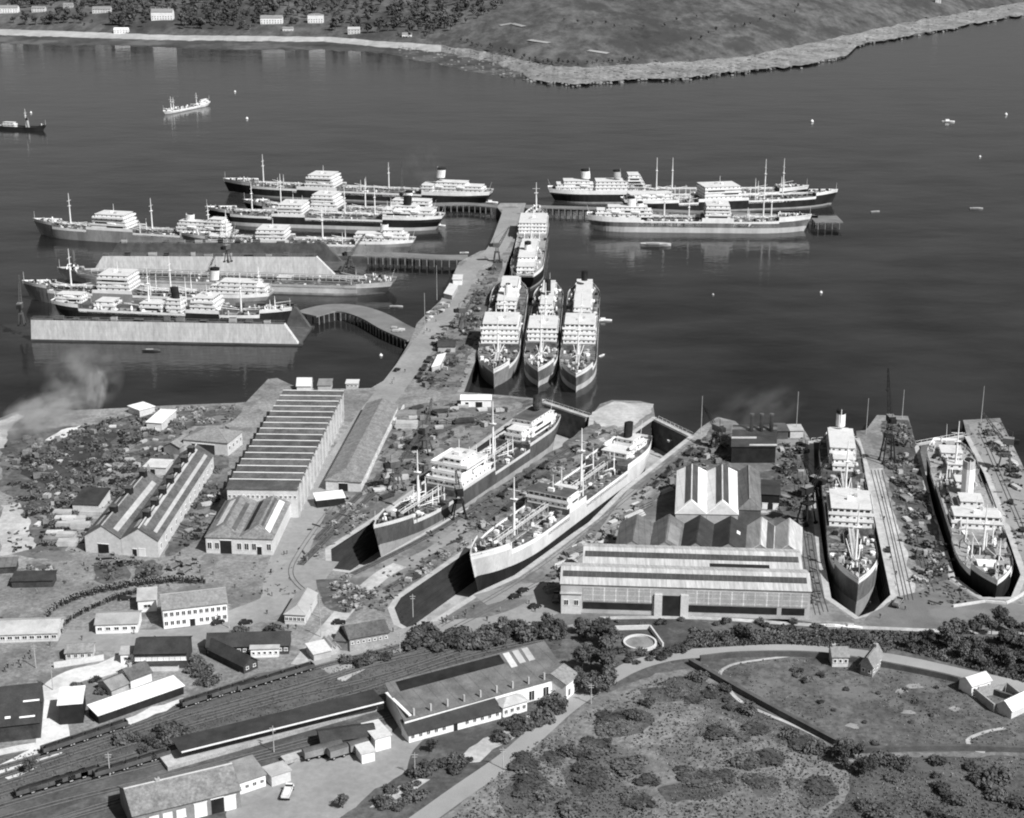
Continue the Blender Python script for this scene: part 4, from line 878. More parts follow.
bld('pale_hut', 'narrow pale hut in two leaning sections beside the stone store', 'hut', (331, 655), (340, 653), depth=7, h=2.0, roof='gablev', rh=1.0, n=2, wall=LGREY, roofm=LGREY)
# --- bottom left corner
bld('black_depot', 'black double roofed depot with white dormers at the left edge', 'depot', (-12, 744), (41, 738), depth=22, h=5, roof='gable', rh=3.4, n=2, wall=DWOOD, roofm=TARR, lights=((0, .36, .46, .34, .44, WHITE), (0, .62, .9, .30, .37, WHITE), (2, .65, .95, .1, .18, WHITE), (0, .1, .2, .5, .56, WHITE)))
bld('white_roofed_store', 'black walled store with bright white flat roof beside the curving pale track', 'store', (60, 725), (83.5, 723), depth=10, h=6.2, roof='flat', wall=BLACK, roofm=WHITE)
bld('goods_shed', 'long low shed with bright white roof and black open front by the sidings', 'shed', (99, 724), (184, 694), depth=6, h=2.6, roof='mono', rh=.7, wall=BLACK, roofm=WHITE)
bld('cottage', 'dark roofed cottage behind the long white roofed shed', 'cottage', (131, 689), (152, 681), depth=7, h=3, roof='gable', rh=2.2, wall=WHITE, roofm=SLATE, chims=((.3, .5, 1),))
bld('cottage', 'grey shed with split roof left of the dark roofed cottage', 'shed', (112, 697), (129, 690), depth=7, h=2.2, roof='gable', rh=1.6, wall=LGREY, roofm=MGREY)
bld('engine_house', 'mottled roofed stone building with white doors at the bottom edge', 'building', (133, 816), (240, 790), depth=15, zp=5, h=5, roof='gable', rh=3.4, wall=MGREY, roofm=ASBESTOS, win=(1, 8, 2.4, 2.4, 1.2, 1), pane=WHITE, doors=((.62, 3.2, 4, WHITE), (.78, 3.2, 4.2, BLACK), (.9, 3.0, 4, WHITE)), chims=((.3, .5, .8),), gutter=CREAM)
# --- railway station
st = bld('station_shed', 'long sloping railway station train shed with dark roof opening', 'station', (404.5, 721), (567, 676), BL=(386, 690), zp=5, h=5, roof='mono', rh=2.0, wall=WHITE, roofm=mat('station_slate', .15, .3, .2, .85, fine=.3, spots=.5, sscale=.1, sval=.09, stripes=[(0, 4.4, .7, .05)]), ov=.3, lights=((0, .06, .70, .70, .95, BLACK), (0, .72, .76, .55, .95, CREAM), (0, .78, .82, .6, .95, LGREY), (0, .84, .88, .6, .95, LGREY)), win=(1, 11, 2.0, 3.2, .3, 1), pane=BLACK)
m = MB(); m.box((0, 0, 0), (.9, st.D * .8, .3), WHITE); m.build('end_verge', st.roof, Vector(st.L(.4, st.D * .4, 6.1)))
for i in range(9):
    m = MB(); m.box((0, 0, 0), (.5, .5, 2.2), LGREY); m.build('roof_post', st.roof, Vector(st.L(st.W * (.06 + .1 * i), 1.0, 5.3)))
bld('station_offices', 'black roofed station offices with a white wall along the train shed', 'station', (409, 743), (501, 718.5), depth=4.8, h=2.3, roof='mono', rh=2.3, wall=WHITE, roofm=TARR, win=(1, 12, 1.2, 1.4, 1.0, 1), doors=((.5, 1.2, 2.2, BLACK),))
bld('parcel_office', 'grey roofed white walled lodge at the far end of the station offices', 'lodge', (503, 718), (527, 711), depth=5, h=3.2, roof='hip', rh=1.4, wall=WHITE, roofm=LGREY, win=(1, 4, 1.2, 1.4, 1.0, 1))
bld('end_screen', 'white ended station hall with dark arches under the trees', 'station', (566, 700), (578, 690), depth=10, h=5, roof='gable', rh=2, wall=WHITE, roofm=SLATEL, win=(1, 2, 1.4, 2.4, .6, 1), pane=BLACK)
cn = bld('platform_canopy', 'long dark platform canopy with pale edge between the railway tracks', 'canopy', (181, 752), (383, 702), depth=7.5, h=.5, zp=.5, roof='flat', wall=BLACK, roofm=TARR, zb=GZ + 3.6)
m = MB(); m.bar(Vector(cn.L(0, -.42, .45)), Vector(cn.L(cn.W, -.42, .45)), .3, .35, WHITE); m.build('fascia', cn.root)
for i in range(18):
    m = MB(); m.tube((0, 0, -3.6), (0, 0, 0), .16, .16, LGREY, 6); m.build('post', cn.root, Vector(cn.L(cn.W * (.03 + .055 * i), 3.6, 0)))
bld('platform', 'pale paved railway platform under the long dark canopy', 'platform', (168, 771), (384, 709), depth=7.5, h=1.0, roof='flat', wall=STONE, roofm=PALE, ov=0)
bld('loading_platform', 'narrow pale loading platform beside the station yard sheds', 'platform', (285, 765), (392, 733), depth=3, h=1.0, roof='flat', wall=STONE, roofm=PALE, ov=0)
bld('yard_shed', 'black roofed goods shed in the station yard', 'shed', (322, 754), (376, 746), depth=7, h=3.4, roof='gable', rh=1.4, wall=DWOOD, roofm=TARR)
bld('yard_store', 'white walled store at the right end of the black goods shed', 'store', (375.5, 752), (391, 748), depth=9, h=4, roof='flat', wall=WHITE, roofm=CREAM)
bld('yard_store', 'white walled low store in front of the black goods shed', 'store', (362, 764), (375, 761), depth=5, h=3, roof='flat', wall=WHITE, roofm=CREAM)
bld('yard_house', 'small house with grey tilted roof at the left of the station yard', 'house', (236, 796), (266, 786), depth=8, h=3.4, roof='mono', rh=1.6, wall=WHITE, roofm=MGREY, win=(1, 4, 1.2, 1.2, 1.2, 1))
bld('yard_house', 'low pale walled hut near the left end of the station yard', 'hut', (272, 787), (291, 781), depth=5, h=3.2, roof='flat', wall=CREAM, roofm=LGREY)
# --- heavy engineering shops
f1 = bld('engineering_shed', 'huge pale shed with dark rooflight band and tall grid glazed front', 'shed', (560.5, 612), (809, 620), depth=16.5, h=10, roof='gable', rh=2.4, wall=LGREY, roofm=SHEET, lights=((0, .01, .985, .42, .74, ROOFGL),), ov=.3)
for lo_, hi_ in ((0, .40), (.475, 1)):
    m = MB()
    for i in range(26):
        a0, a1 = f1.W * (.09 + .9 * i / 26), f1.W * (.09 + .9 * (i + 1) / 26 - .0001)
        if not lo_ <= a0 / f1.W < hi_: continue
        for q0, q1, mm in ((a0, a0 + .35, LGREY), (a0 + .35, a1, mat('dusty_glazing', .38, .2, .3, .5, fine=.25, stripes=[(0, 3.7, 1.6, .1), (2, 1.6, 1.4, .14)]))):
            m.hexa([f1.L(q0, -.12, 4.2), f1.L(q1, -.12, 4.2), f1.L(q1, -.003, 4.2), f1.L(q0, -.003, 4.2)], [f1.L(q0, -.12, 9.0), f1.L(q1, -.12, 9.0), f1.L(q1, -.003, 9.0), f1.L(q0, -.003, 9.0)], mm)
    m.build('glazing', f1.root)
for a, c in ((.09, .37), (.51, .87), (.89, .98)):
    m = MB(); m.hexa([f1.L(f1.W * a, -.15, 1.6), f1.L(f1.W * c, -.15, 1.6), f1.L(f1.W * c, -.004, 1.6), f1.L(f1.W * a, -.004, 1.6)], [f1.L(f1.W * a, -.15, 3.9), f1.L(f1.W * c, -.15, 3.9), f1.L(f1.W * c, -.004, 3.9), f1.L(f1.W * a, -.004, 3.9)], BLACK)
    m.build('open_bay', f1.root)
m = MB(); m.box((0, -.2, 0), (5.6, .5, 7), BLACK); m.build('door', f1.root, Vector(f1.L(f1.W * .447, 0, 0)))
for s in (-1, 1):
    m = MB(); m.box((0, -.35, 0), (2.5, .8, 7.6), CREAM); m.build('door_pier', f1.root, Vector(f1.L(f1.W * .447 + s * 4.2, 0, 0)))
off = f1.V * 1.003 + f1.U * .085
f2 = bld('engineering_shed', 'second pale roofed shed span with dark rooflight band behind the grid glazed shed', 'shed', None, None, h=10, roof='gable', rh=2.4, wall=LGREY, roofm=SHEET, lights=((0, .01, .985, .42, .74, ROOFGL), (0, .58, .85, .02, .22, BLACK)), ov=.3, fp=(f1.O + off, f1.U * .9, f1.V))
for i, (nm, x0, x1, rm, lab, lt, yb) in enumerate([
    ('plate_shop', 620, 653.5, DSHEET, 'leftmost dark gabled bay behind the second pale span', (), 528),
    ('plate_shop', 653.5, 684, DSHEET, 'dark gabled bay, second from the left behind the second pale span', ((1, .3, .9, .2, .9, MGREY),), 528),
    ('plate_shop', 684, 714.5, TARR, 'blackened gabled bay directly below the white ridged sheds', (), 529),
    ('plate_shop', 714.5, 748, TARR, 'blackened gabled bay with one pale patch on its roof', ((1, .4, .5, .4, .6, WHITE),), 530),
    ('plate_shop', 748, 776, SHEET, 'pale gabled bay with a dark strip beside the blackened bays', ((1, .02, .98, .1, .6, ROOFGL),), 531),
    ('plate_shop', 776, 803, SHEET, 'pale gabled bay at the right end of the row of six', (), 532)]):
    bld(nm, lab, 'workshop', (x0 - 5 + .6 * i, 550 + i * .8), (x1 - 5 + .6 * (i + 1) - .25, 550.8 + i * .8), BL=(x0 + (-.4 if i > 2 else 0.8), yb - 5), zp=8, h=8, roof='gablev', rh=3.4, wall=MGREY, roofm=rm, lights=lt, ov=.15)
bld('white_roofed_shop', 'white ridged shed with dark central rooflight, left of a matching pair', 'workshop', (675.5, 514), (706.5, 514.5), BL=(677.5, 471), zp=9, h=9, roof='gablev', rh=2.8, hipf=True, hipm=LGREY, wall=LGREY, roofm=WSHEET, lights=((0, .05, 1, .62, .98, ROOFGL), (1, .0, .95, .62, .98, ROOFGL)), ov=.15)
bld('white_roofed_shop', 'white ridged shed with dark central rooflight, next to the dark roofed shed', 'workshop', (706.8, 514.5), (738, 515), BL=(707.5, 471.5), zp=9, h=9, roof='gablev', rh=2.8, hipf=True, hipm=LGREY, wall=LGREY, roofm=WSHEET, lights=((0, .05, 1, .62, .98, ROOFGL), (1, .0, .95, .62, .98, ROOFGL)), ov=.15)
bld('dark_roofed_shop', 'dark ridged shed joined to the right side of the white ridged pair', 'workshop', (738.3, 510), (761, 510.5), BL=(737.8, 472), zp=9, h=9, roof='gablev', rh=2.8, hipf=True, wall=DGREY, roofm=DSHEET, ov=.15, gutter=MGREY)
ph = bld('power_house', 'blackened power house with three tall black chimney stacks on the quay', 'power house', (731, 463), (775, 463), BL=(733, 441), h=7, roof='gable', rh=1.8, n=2, wall=BLACK, roofm=TARR, lights=((0, .0, .55, .8, .98, LGREY), (0, .4, 1, .1, .25, LGREY), (2, .0, 1, .6, .9, RUST)))
for fa in (.42, .65, .88):
    m = MB(); m.tube((0, 0, 0), (0, 0, 11.9), .95, .75, BLACK, 10); m.tube((0, 0, 12.002), (0, 0, 12.6), .95, .95, DGREY, 10); m.build('chimney_stack', ph.root, Vector(ph.L(ph.W * fa, ph.D * .62, 3)))
bld('boiler_shed', 'small black shed between the white ridged sheds and the right dry dock', 'shed', (761, 509), (779, 510), depth=15, h=6, roof='flat', wall=BLACK, roofm=TARR, doors=((.2, 2, 2.4, WHITE), (.8, 2, 2.4, WHITE)))
bld('quay_hut', 'dark square hut at the back of the quay right of the power house', 'hut', (777, 439), (788, 439), depth=10, h=3.5, roof='flat', wall=DGREY, roofm=DGREY)
bld('quay_hut', 'pale quay hut beside the mouth of the dry dock right of the power house', 'hut', (790, 438), (803, 438), depth=8, h=3.2, roof='flat', wall=CREAM, roofm=LGREY)
bld('pump_house', 'small two windowed house at the left end of the grid glazed shed', 'house', (561, 613.5), (581, 614), depth=2, h=7, roof='flat', wall=CREAM, roofm=LGREY, win=(1, 2, 1.6, 2, 3, 1))
# --- quay between the pier and the docks
bld('dockmaster_hut', 'white roofed hut on the quay between the pier and the left dry dock', 'hut', (461, 407), (491, 407), depth=6.5, h=3.4, roof='gable', rh=1.2, wall=WHITE, roofm=WHITE, doors=((.6, 3, 2.4, BLACK), (.2, 1.4, 2.2, BLACK)))
bld('pier_store', 'white roofed box store among dark stacks on the main pier', 'store', (432, 372), (440, 370), BL=(438, 360), h=2.5, roof='flat', wall=LGREY, roofm=WHITE)
bld('pier_store', 'dark ridged store with pale eave on the main pier', 'store', (438, 352), (455, 352), depth=11, h=2.8, roof='gable', rh=1.3, wall=LGREY, roofm=TARR, n=2)
bld('pier_store', 'pale flat roofed shed at the water side of the main pier', 'shed', (444, 298), (452, 300), BL=(450, 288), h=2.6, roof='flat', wall=LGREY, roofm=CREAM)
bld('pier_store', 'white walled hut by the root of the second dock arm', 'hut', (453, 285), (462, 285), depth=12, h=3.2, roof='flat', wall=WHITE, roofm=CREAM)
bld('tool_hut', 'white roofed hut with dark open side below the long mottled shed', 'hut', (317, 508), (345, 505), depth=6, h=3, roof='mono', rh=.6, wall=BLACK, roofm=WHITE)
bld('round_store', 'small pale dome roofed store behind the sawtooth workshop', 'store', (297, 391), (311, 391), depth=7, h=2.5, roof='gable', rh=2.8, wall=CREAM, roofm=CREAM)
bld('shore_hut', 'grey roofed hut on posts behind the sawtooth workshop', 'hut', (318, 391), (331, 391), depth=7, h=2.6, roof='mono', rh=1, wall=LGREY, roofm=MGREY)
bld('shore_hut', 'pale hut at the foot of the pier road', 'hut', (346, 389), (358, 389), depth=6, h=2.6, roof='flat', wall=LGREY, roofm=CREAM, win=(1, 3, 1.2, 1.2, 1, 1))
# --- meadow houses
bld('brick_house', 'square pale house with grey roof above the meadow beside the road', 'house', (832, 667), (848, 667), depth=6, h=3.4, roof='gable', rh=1.8, wall=CREAM, roofm=SLATEL, win=(1, 3, 1, 1.2, 1.4, 1), chims=((.15, .5, .8),))
bld('stone_house', 'stone house with pointed gable and chimney on the meadow', 'house', (860, 674), (872, 678), BL=(870, 661), h=3.6, roof='gablev', rh=2.6, wall=STONE, roofm=SLATEL, win=(1, 2, 1, 1.2, 1.2, 1), chims=((.5, .8, 1),), swin=(1, 3, 1, 1.1, 1.2, 1))
bld('white_house', 'white house with pale roof alone on the right of the meadow', 'house', (971, 696), (990, 690), depth=5, h=3.2, roof='gable', rh=1.6, wall=WHITE, roofm=CREAM, win=(1, 4, .9, 1.1, 1.3, 1), swin=(1, 2, .9, 1.1, 1.3, 1), doors=((.5, 1, 2.1, BLACK),))
bld('white_roofed_barn', 'white roofed barn cut by the right edge of the frame', 'barn', (1011, 719), (1032, 709), depth=5, h=2.6, roof='gable', rh=2.0, wall=CREAM, roofm=WHITE)
# roofless ruin beside the white house
O_ = P(985, 705); rt = empty('ruined_house', 'roofless ruined walls beside the white roofed barn', 'ruin', O_, .3)
for (x, y, dx, dy, h_) in ((0, 0, .5, 9, 2.6), (5, 4.75, 9, .5, 3.2), (10, 0, .5, 9, 3.4), (5, -4.75, 9, .5, 1.4)):
    m = MB(); m.box((x, y, 0), (dx, dy, h_), STONE); m.build('wall', rt)
# reservoir ring in its enclosure
O_ = P(640, 644); rt = empty('round_tank', 'round pond tank with pale rim in a walled corner below the big shed', 'tank', O_)
m = MB(); nS = 40; ro_, ri = 5.2, 4.6
m.rings([[(ro_ * math.cos(a), ro_ * math.sin(a), 0) for a in (2 * math.pi * i / nS for i in range(nS))], [(ro_ * math.cos(a), ro_ * math.sin(a), .9) for a in (2 * math.pi * i / nS for i in range(nS))], [(ri * math.cos(a), ri * math.sin(a), .9) for a in (2 * math.pi * i / nS for i in range(nS))], [(ri * math.cos(a), ri * math.sin(a), .3) for a in (2 * math.pi * i / nS for i in range(nS))]], CREAM, False); m.build('rim', rt)
m = MB(); m.face([(ri * math.cos(a), ri * math.sin(a), .32) for a in (2 * math.pi * i / nS for i in range(nS))], MGREY); m.build('basin', rt)
# --- walls and fences: (label, pixel points, height, thickness, material)
def wallrun(name, label, pts, h_, th_, m_, cat='wall'):
    w_ = [P(x, y) for x, y in pts]; o = w_[0]; mb = MB()
    for a, b2 in zip(w_, w_[1:]): mb.bar(a - o, b2 - o, th_, h_, m_)
    ob = mb.build(name, None, o); return tag(ob, label, cat)
wallrun('boundary_wall', 'dark hedge topped wall running diagonally between heath and meadow', smooth([(690, 664), (760, 704), (850, 752)], 6), 1.8, 1.4, DGREY)
wallrun('boundary_wall', 'dark wall along the lower edge of the meadow', smooth([(852, 753), (940, 750), (1024, 752), (1120, 758)], 5), 1.6, 1.0, DGREY)
wallrun('boundary_wall', 'dark roadside wall above the meadow following the road', smooth([(700, 661), (740, 657), (800, 656.5), (840, 660), (900, 670), (960, 683), (1010, 700), (1060, 712)], 5), 1.8, .8, DGREY)
wallrun('enclosure_wall', 'pale wall round the pond tank enclosure', [(604, 641), (614, 630), (650, 629), (663, 647)], 1.4, .5, CREAM)
wallrun('boundary_wall', 'pale garden wall in front of the grey roofed hut', [(54, 668), (80, 664), (104, 660)], 1.8, .5, CREAM)
wallrun('boundary_wall', 'white capped wall near the left edge below the black depot', [(-10, 757), (18, 751), (36, 748)], 1.6, .5, CREAM)
wallrun('quay_wall', 'pale parapet along the head of the rightmost dry dock', [(953, 607), (985, 602), (1006, 604), (1018, 598), (1030, 590)], .7, .7, CREAM, 'parapet')
wallrun('yard_wall', 'pale wall beside the road right of the long mottled shed', [(366, 482), (384, 440), (404, 408)], 1.6, .5, CREAM)
# --- jetties on piles
def jetty(label, pts, wd, name='pile_jetty', cat='jetty', rail=False):
    q = smooth(pts, 5); w_ = [P(x, y, 3.6) for x, y in q]; o = w_[0]; rt = empty(name, label, cat, (o.x, o.y, 0))
    vs = [p - Vector((o.x, o.y, 0)) for p in w_]; d = MB(); lt, rt_ = [], []
    for i, p in enumerate(vs):
        a = vs[max(0, i - 1)]; b2 = vs[min(len(vs) - 1, i + 1)]; t_ = (b2 - a); t_.z = 0; t_.normalize(); nn = Vector((-t_.y, t_.x, 0)); lt.append(p + nn * wd / 2); rt_.append(p - nn * wd / 2)
    for i in range(len(vs) - 1):
        b_ = [rt_[i], rt_[i + 1], lt[i + 1], lt[i]]; d.hexa([(p.x, p.y, 3.0) for p in b_], [(p.x, p.y, 3.75) for p in b_], WOOD, mat('jetty_deck', .17, .25, .08, fine=.2))
    d.build('deck', rt)
    tot = sum((b2 - a).length for a, b2 in zip(vs, vs[1:])); n_ = min(98, int(tot / 2.2))
    for side, n2 in ((rt_, n_ // 2), (lt, n_ // 2)):
        L_ = [0]
        for a, b2 in zip(side, side[1:]): L_.append(L_[-1] + (b2 - a).length)
        pm = MB(); pm.tube((0, 0, -8), (0, 0, 3.0), .36, .36, WOOD, 6); me = pm.mesh('pile')
        for i in range(n2):
            s = L_[-1] * (i + .5) / n2; k_ = max(j for j in range(len(side) - 1) if L_[j] <= s); p = side[k_].lerp(side[k_ + 1], (s - L_[k_]) / max(.01, L_[k_ + 1] - L_[k_]))
            link('pile', me, rt, (p.x, p.y, 0))
    return rt
jetty('curved timber jetty on piles from the main pier to the near floating dock', [(306, 314), (330, 308), (352, 309), (374, 316), (396, 328), (420, 338)], 16)
jetty('straight timber jetty on piles reaching left to the far floating dock', [(366, 254), (400, 255), (440, 257), (468, 257)], 12)
jetty('thin jetty arm reaching left from the tip of the main pier', [(380, 206), (440, 204), (470, 204), (502, 207)], 9)
jetty('long jetty arm reaching right from the tip of the main pier between moored tankers', [(520, 206), (620, 209), (720, 213), (818, 217)], 9)
jetty('stout outer dolphin platform at the end of the right hand jetty', [(812, 219), (826, 219), (840, 219)], 22, 'mooring_dolphin', 'dolphin')
# --- floating docks
FDW = mat('floating_dock_plating', .6, .22, .12, .75, fine=.2, fscale=.7, stretch=(1, 1, .3), spots=.35, sscale=.12, sval=.28, stripes=[(0, 7.3, .86, .04), (2, 2.9, .9, .06)])
def fdock(label, FL, FR, wd, wl=12, wall=None, ends=(0, 0)):
    A, B = P(FL[0], FL[1], WZ), P(FR[0], FR[1], WZ); L_ = (B - A).length; an = math.atan2(B.y - A.y, B.x - A.x)
    rt = empty('floating_dock', label, 'floating dock', A, an)
    m = MB(); m.box((L_ / 2, wd / 2, -3), (L_ - 2, wd - 3, 4.2), DGREY); m.build('pontoon', rt)
    for nm, y in (('near', 1.7), ('far', wd - 1.7)):
        m = MB(); e0, e1 = ends
        wm_ = (wall or FDW) if nm == 'near' else DGREY
        m.hexa([(0, y - 1.7, -2), (L_, y - 1.7, -2), (L_, y + 1.7, -2), (0, y + 1.7, -2)], [(e0, y - 1.7, wl), (L_ - e1, y - 1.7, wl), (L_ - e1, y + 1.7, wl), (e0, y + 1.7, wl)], wm_, DGREY)
        m.hexa([(0, y - 1.82, -2.001), (L_, y - 1.82, -2.001), (L_, y + 1.82, -2.001), (0, y + 1.82, -2.001)], [(0, y - 1.82, 1.0), (L_, y - 1.82, 1.0), (L_, y + 1.82, 1.0), (0, y + 1.82, 1.0)], BOOTD)
        wo = m.build('side_wall', rt)
        m = MB()
        for s in (-1.6, 1.6): m.bar((e0, y + s, wl + 1.1), (L_ - e1, y + s, wl + 1.1), .12, .12, MGREY)
        for i in range(int(L_ / 6)):
            for s in (-1.6, 1.6): m.tube((e0 + i * (L_ - e0 - e1) / int(L_ / 6) + .1, y + s, wl), (e0 + i * (L_ - e0 - e1) / int(L_ / 6) + .1, y + s, wl + 1.15), .07, .07, MGREY, 4)
        m.build('handrail', wo)
        for i in range(11):
            m = MB(); k_ = BR.uniform(.6, 1.3); m.box((0, 0, 0), (4 * k_, 2.2, 2.0 * BR.uniform(.5, 1.3)), BR.choice((MGREY, LGREY, DGREY, BLACK, RUST)), mt=DGREY); m.build('winch_house', wo, (L_ * (.09 + .08 * i + BR.uniform(-.02, .02)), y, wl + .003))
    return rt, L_, an
FDA = fdock('far floating dock with long pale side wall, empty between its walls', (88, 276), (340, 277), 40, 12.5, ends=(10, 14))
FDB = fdock('near floating dock with a dark cargo ship raised between its walls', (31, 341), (302, 346), 36, 11.5, ends=(1, 9))
# --- far shore houses
def fh(name, label, x, y, w_, d_, h_, rh=3, wall=WHITE, roofm=SLATEL, roof='gable', **k):
    p = PH(x, y); U = Vector((w_, 0, 0)); V = Vector((0, d_, 0)); return bld(name, label, 'house', None, None, h=h_, roof=roof, rh=rh, wall=wall, roofm=roofm, fp=(Vector((p.x - w_ / 2, p.y, 0)), U, V), zb=p.z - 1, win=(2, max(2, int(w_ / 4)), 1.6, 1.9, 1.8, 3.4) if h_ > 5 else (1, 3, 1.4, 1.5, 1, 1), **k)
fh('villa', 'large white gabled villa among trees on the far shore', 163, 20, 34, 14, 13, 5, chims=((.2, .5, 2), (.8, .5, 2)))
fh('villa', 'white rambling house at the far left on the opposite shore', 9, 13, 34, 12, 9, 4, chims=((.5, .5, 2),))
fh('house', 'pale terrace house behind trees right of the far left white house', 40, 12, 22, 10, 7, 3, wall=CREAM)
fh('house', 'pale roofed house on the far shore left of the large white villa', 103, 13, 30, 12, 7, 4, wall=CREAM)
fh('house', 'small far shore house half hidden left of the villa', 70, 8, 16, 10, 6, 3, wall=LGREY)
fh('boathouse', 'white boathouse right on the far beach', 121, 35, 22, 9, 6, 3, wall=WHITE, roofm=WHITE)
fh('house', 'white fronted house with garden walls on the far hillside', 272, 24, 34, 12, 10, 4)
fh('house', 'square white house standing alone on the far hillside', 316, 23, 24, 11, 13, 2, roof='hip')
fh('house', 'pale building low beside the white fronted far hillside house', 288, 31, 16, 8, 5, 2, wall=CREAM)
fh('boathouse', 'pale slipway house at the point of the far beach', 354, 34, 18, 10, 8, 3, wall=CREAM, roofm=LGREY)
fh('boathouse', 'tiny white bathing hut on the far beach', 407, 37, 14, 8, 5, 2)
fh('house', 'tiny pale barn near the top right of the far hillside', 937, 3, 10, 8, 7, 2, wall=CREAM)
# ================================================================== RAILS, VEHICLES, CRANES, CLUTTER
ER = random.Random(23)
RAIL = mat('rail_steel', 0.16, .2, 1, .5); SLEEP = mat('sleepers', 0.07, .4, .5, .95, fine=.4, fscale=2.0)
def rail(pts, lev=9, sleepers=True, m=None):
    q = [P(x, y) for x, y in smooth(pts, 6)]; mb = MB()
    if sleepers: strip(q, 2.7, GZ + .004 * lev, SLEEP, mb)
    for s in (-.75, .75):
        lt = []
        for i, p in enumerate(q):
            a = q[max(0, i - 1)]; b2 = q[min(len(q) - 1, i + 1)]; d = (b2 - a).normalized(); lt.append(p + Vector((-d.y, d.x, 0)) * s)
        for a, b2 in zip(lt, lt[1:]):
            z = GZ + .004 * lev + .002; mb.bar((a.x, a.y, z), (b2.x, b2.y, z), .16, .16, m or RAIL)
    return struct(mb.build('railway_track'))
TR_MAIN = [[(-60, 812), (60, 776), (180, 742), (300, 708), (382, 684), (470, 655), (560, 636)], [(-60, 824), (80, 783), (180, 757), (300, 722), (384, 697)], [(-60, 836), (60, 802), (200, 768), (300, 742), (390, 716)],
           [(-60, 796), (60, 757), (180, 718), (280, 690), (360, 668), (440, 650), (540, 634)], [(-60, 785), (40, 756), (130, 728), (195, 704), (260, 683), (330, 664), (400, 646)], [(-40, 850), (80, 812), (130, 797), (240, 764), (330, 742)], [(-60, 804), (60, 766), (180, 728), (280, 700), (382, 676), (470, 648), (550, 634)], [(-60, 858), (40, 826), (110, 806)], [(200, 716), (300, 688), (400, 655), (470, 640)]]
for i, t_ in enumerate(TR_MAIN): rail(t_, 12 + i)
GREYR = mat('worn_rail', .12, .2, 1, .6)
for i, t_ in enumerate([[(312, 596), (297, 584), (291, 572), (297, 556), (322, 520), (370, 465), (430, 420), (500, 396)], [(316, 540), (370, 485), (440, 432), (530, 400)], [(300, 565), (340, 525), (410, 462), (480, 420), (540, 402)],
                        [(352, 574), (420, 540), (500, 492), (570, 448)], [(385, 590), (440, 555), (520, 495), (600, 432)], [(440, 626), (520, 580), (600, 520), (690, 445)], [(450, 630), (560, 570), (640, 505), (700, 452)],
                        [(873, 470), (888, 530), (903, 600)], [(880, 470), (897, 540), (911, 600)], [(884, 430), (905, 505), (932, 592)], [(804, 440), (806, 500), (815, 570), (826, 612)], [(795, 445), (798, 500), (808, 570), (818, 615)], [(980, 430), (1010, 500), (1040, 570)]]):
    rail(t_, 10 + i % 4, i in (1, 2, 3, 4), GREYR)
# --- vehicles
def wheel_mesh(r, w_):
    m = MB(); m.tube((0, -w_ / 2, 0), (0, w_ / 2, 0), r, r, BLACK, 10); m.tube((0, -w_ / 2 - .02, 0), (0, w_ / 2 + .02, 0), r * .5, r * .5, LGREY, 8); return m.mesh('wheel')
WHM = wheel_mesh(.34, .2); WHL = wheel_mesh(.48, .26); WHR = wheel_mesh(.5, .14)
def car_proto(loc, rz, label, m=BLACK):
    rt = empty('motor_car', label, 'car', loc, rz); b = MB()
    pr = [(-2.1, .45, .75), (-1.9, .3, .95), (-.9, .3, 1.0), (1.0, .3, .98), (1.95, .3, .85), (2.1, .42, .7)]
    b.rings([[(x, -.8, z0), (x, -.8, z1), (x, -.6, z1 + .05), (x, .6, z1 + .05), (x, .8, z1), (x, .8, z0)] for x, z0, z1 in pr], m); b.build('body', rt)
    c = MB(); c.hexa([(-1.7, -.74, 1.0), (.55, -.74, 1.0), (.55, .74, 1.0), (-1.7, .74, 1.0)], [(-1.3, -.62, 1.55), (.15, -.62, 1.55), (.15, .62, 1.55), (-1.3, .62, 1.55)], GLASS, m); c.build('cabin', rt)
    for x in (-1.3, 1.3):
        for y in (-.72, .72): link('wheel', WHM, rt, (x, y, .34))
    return rt
def lorry_proto(loc, rz, label, m=MGREY, load=WOOD):
    rt = empty('lorry', label, 'lorry', loc, rz); b = MB(); b.box((-1.0, 0, .85), (4.6, 2.1, .2), DGREY)
    for y in (-1.0, 1.0): b.box((-1.0, y, 1.051), (4.6, .1, .6), m)
    for x in (-3.25, 1.25): b.box((x, 0, 1.052), (.1, 1.88, .6), m)
    b.build('bed', rt); c = MB(); c.hexa([(1.4, -.95, .6), (3.4, -.95, .6), (3.4, .95, .6), (1.4, .95, .6)], [(1.4, -.95, 1.4), (3.4, -.75, 1.3), (3.4, .75, 1.3), (1.4, .95, 1.4)], m); c.hexa([(1.4, -.95, 1.402), (2.4, -.95, 1.38), (2.4, .95, 1.38), (1.4, .95, 1.402)], [(1.4, -.9, 2.2), (2.2, -.9, 2.2), (2.2, .9, 2.2), (1.4, .9, 2.2)], GLASS, m); c.build('cab', rt)
    l = MB(); l.box((-1.2, 0, 1.06), (3.4, 1.5, .8), load); l.build('load', rt)
    for x in (-2.4, 2.5):
        for y in (-.9, .9): link('wheel', WHL, rt, (x, y, .48))
    return rt
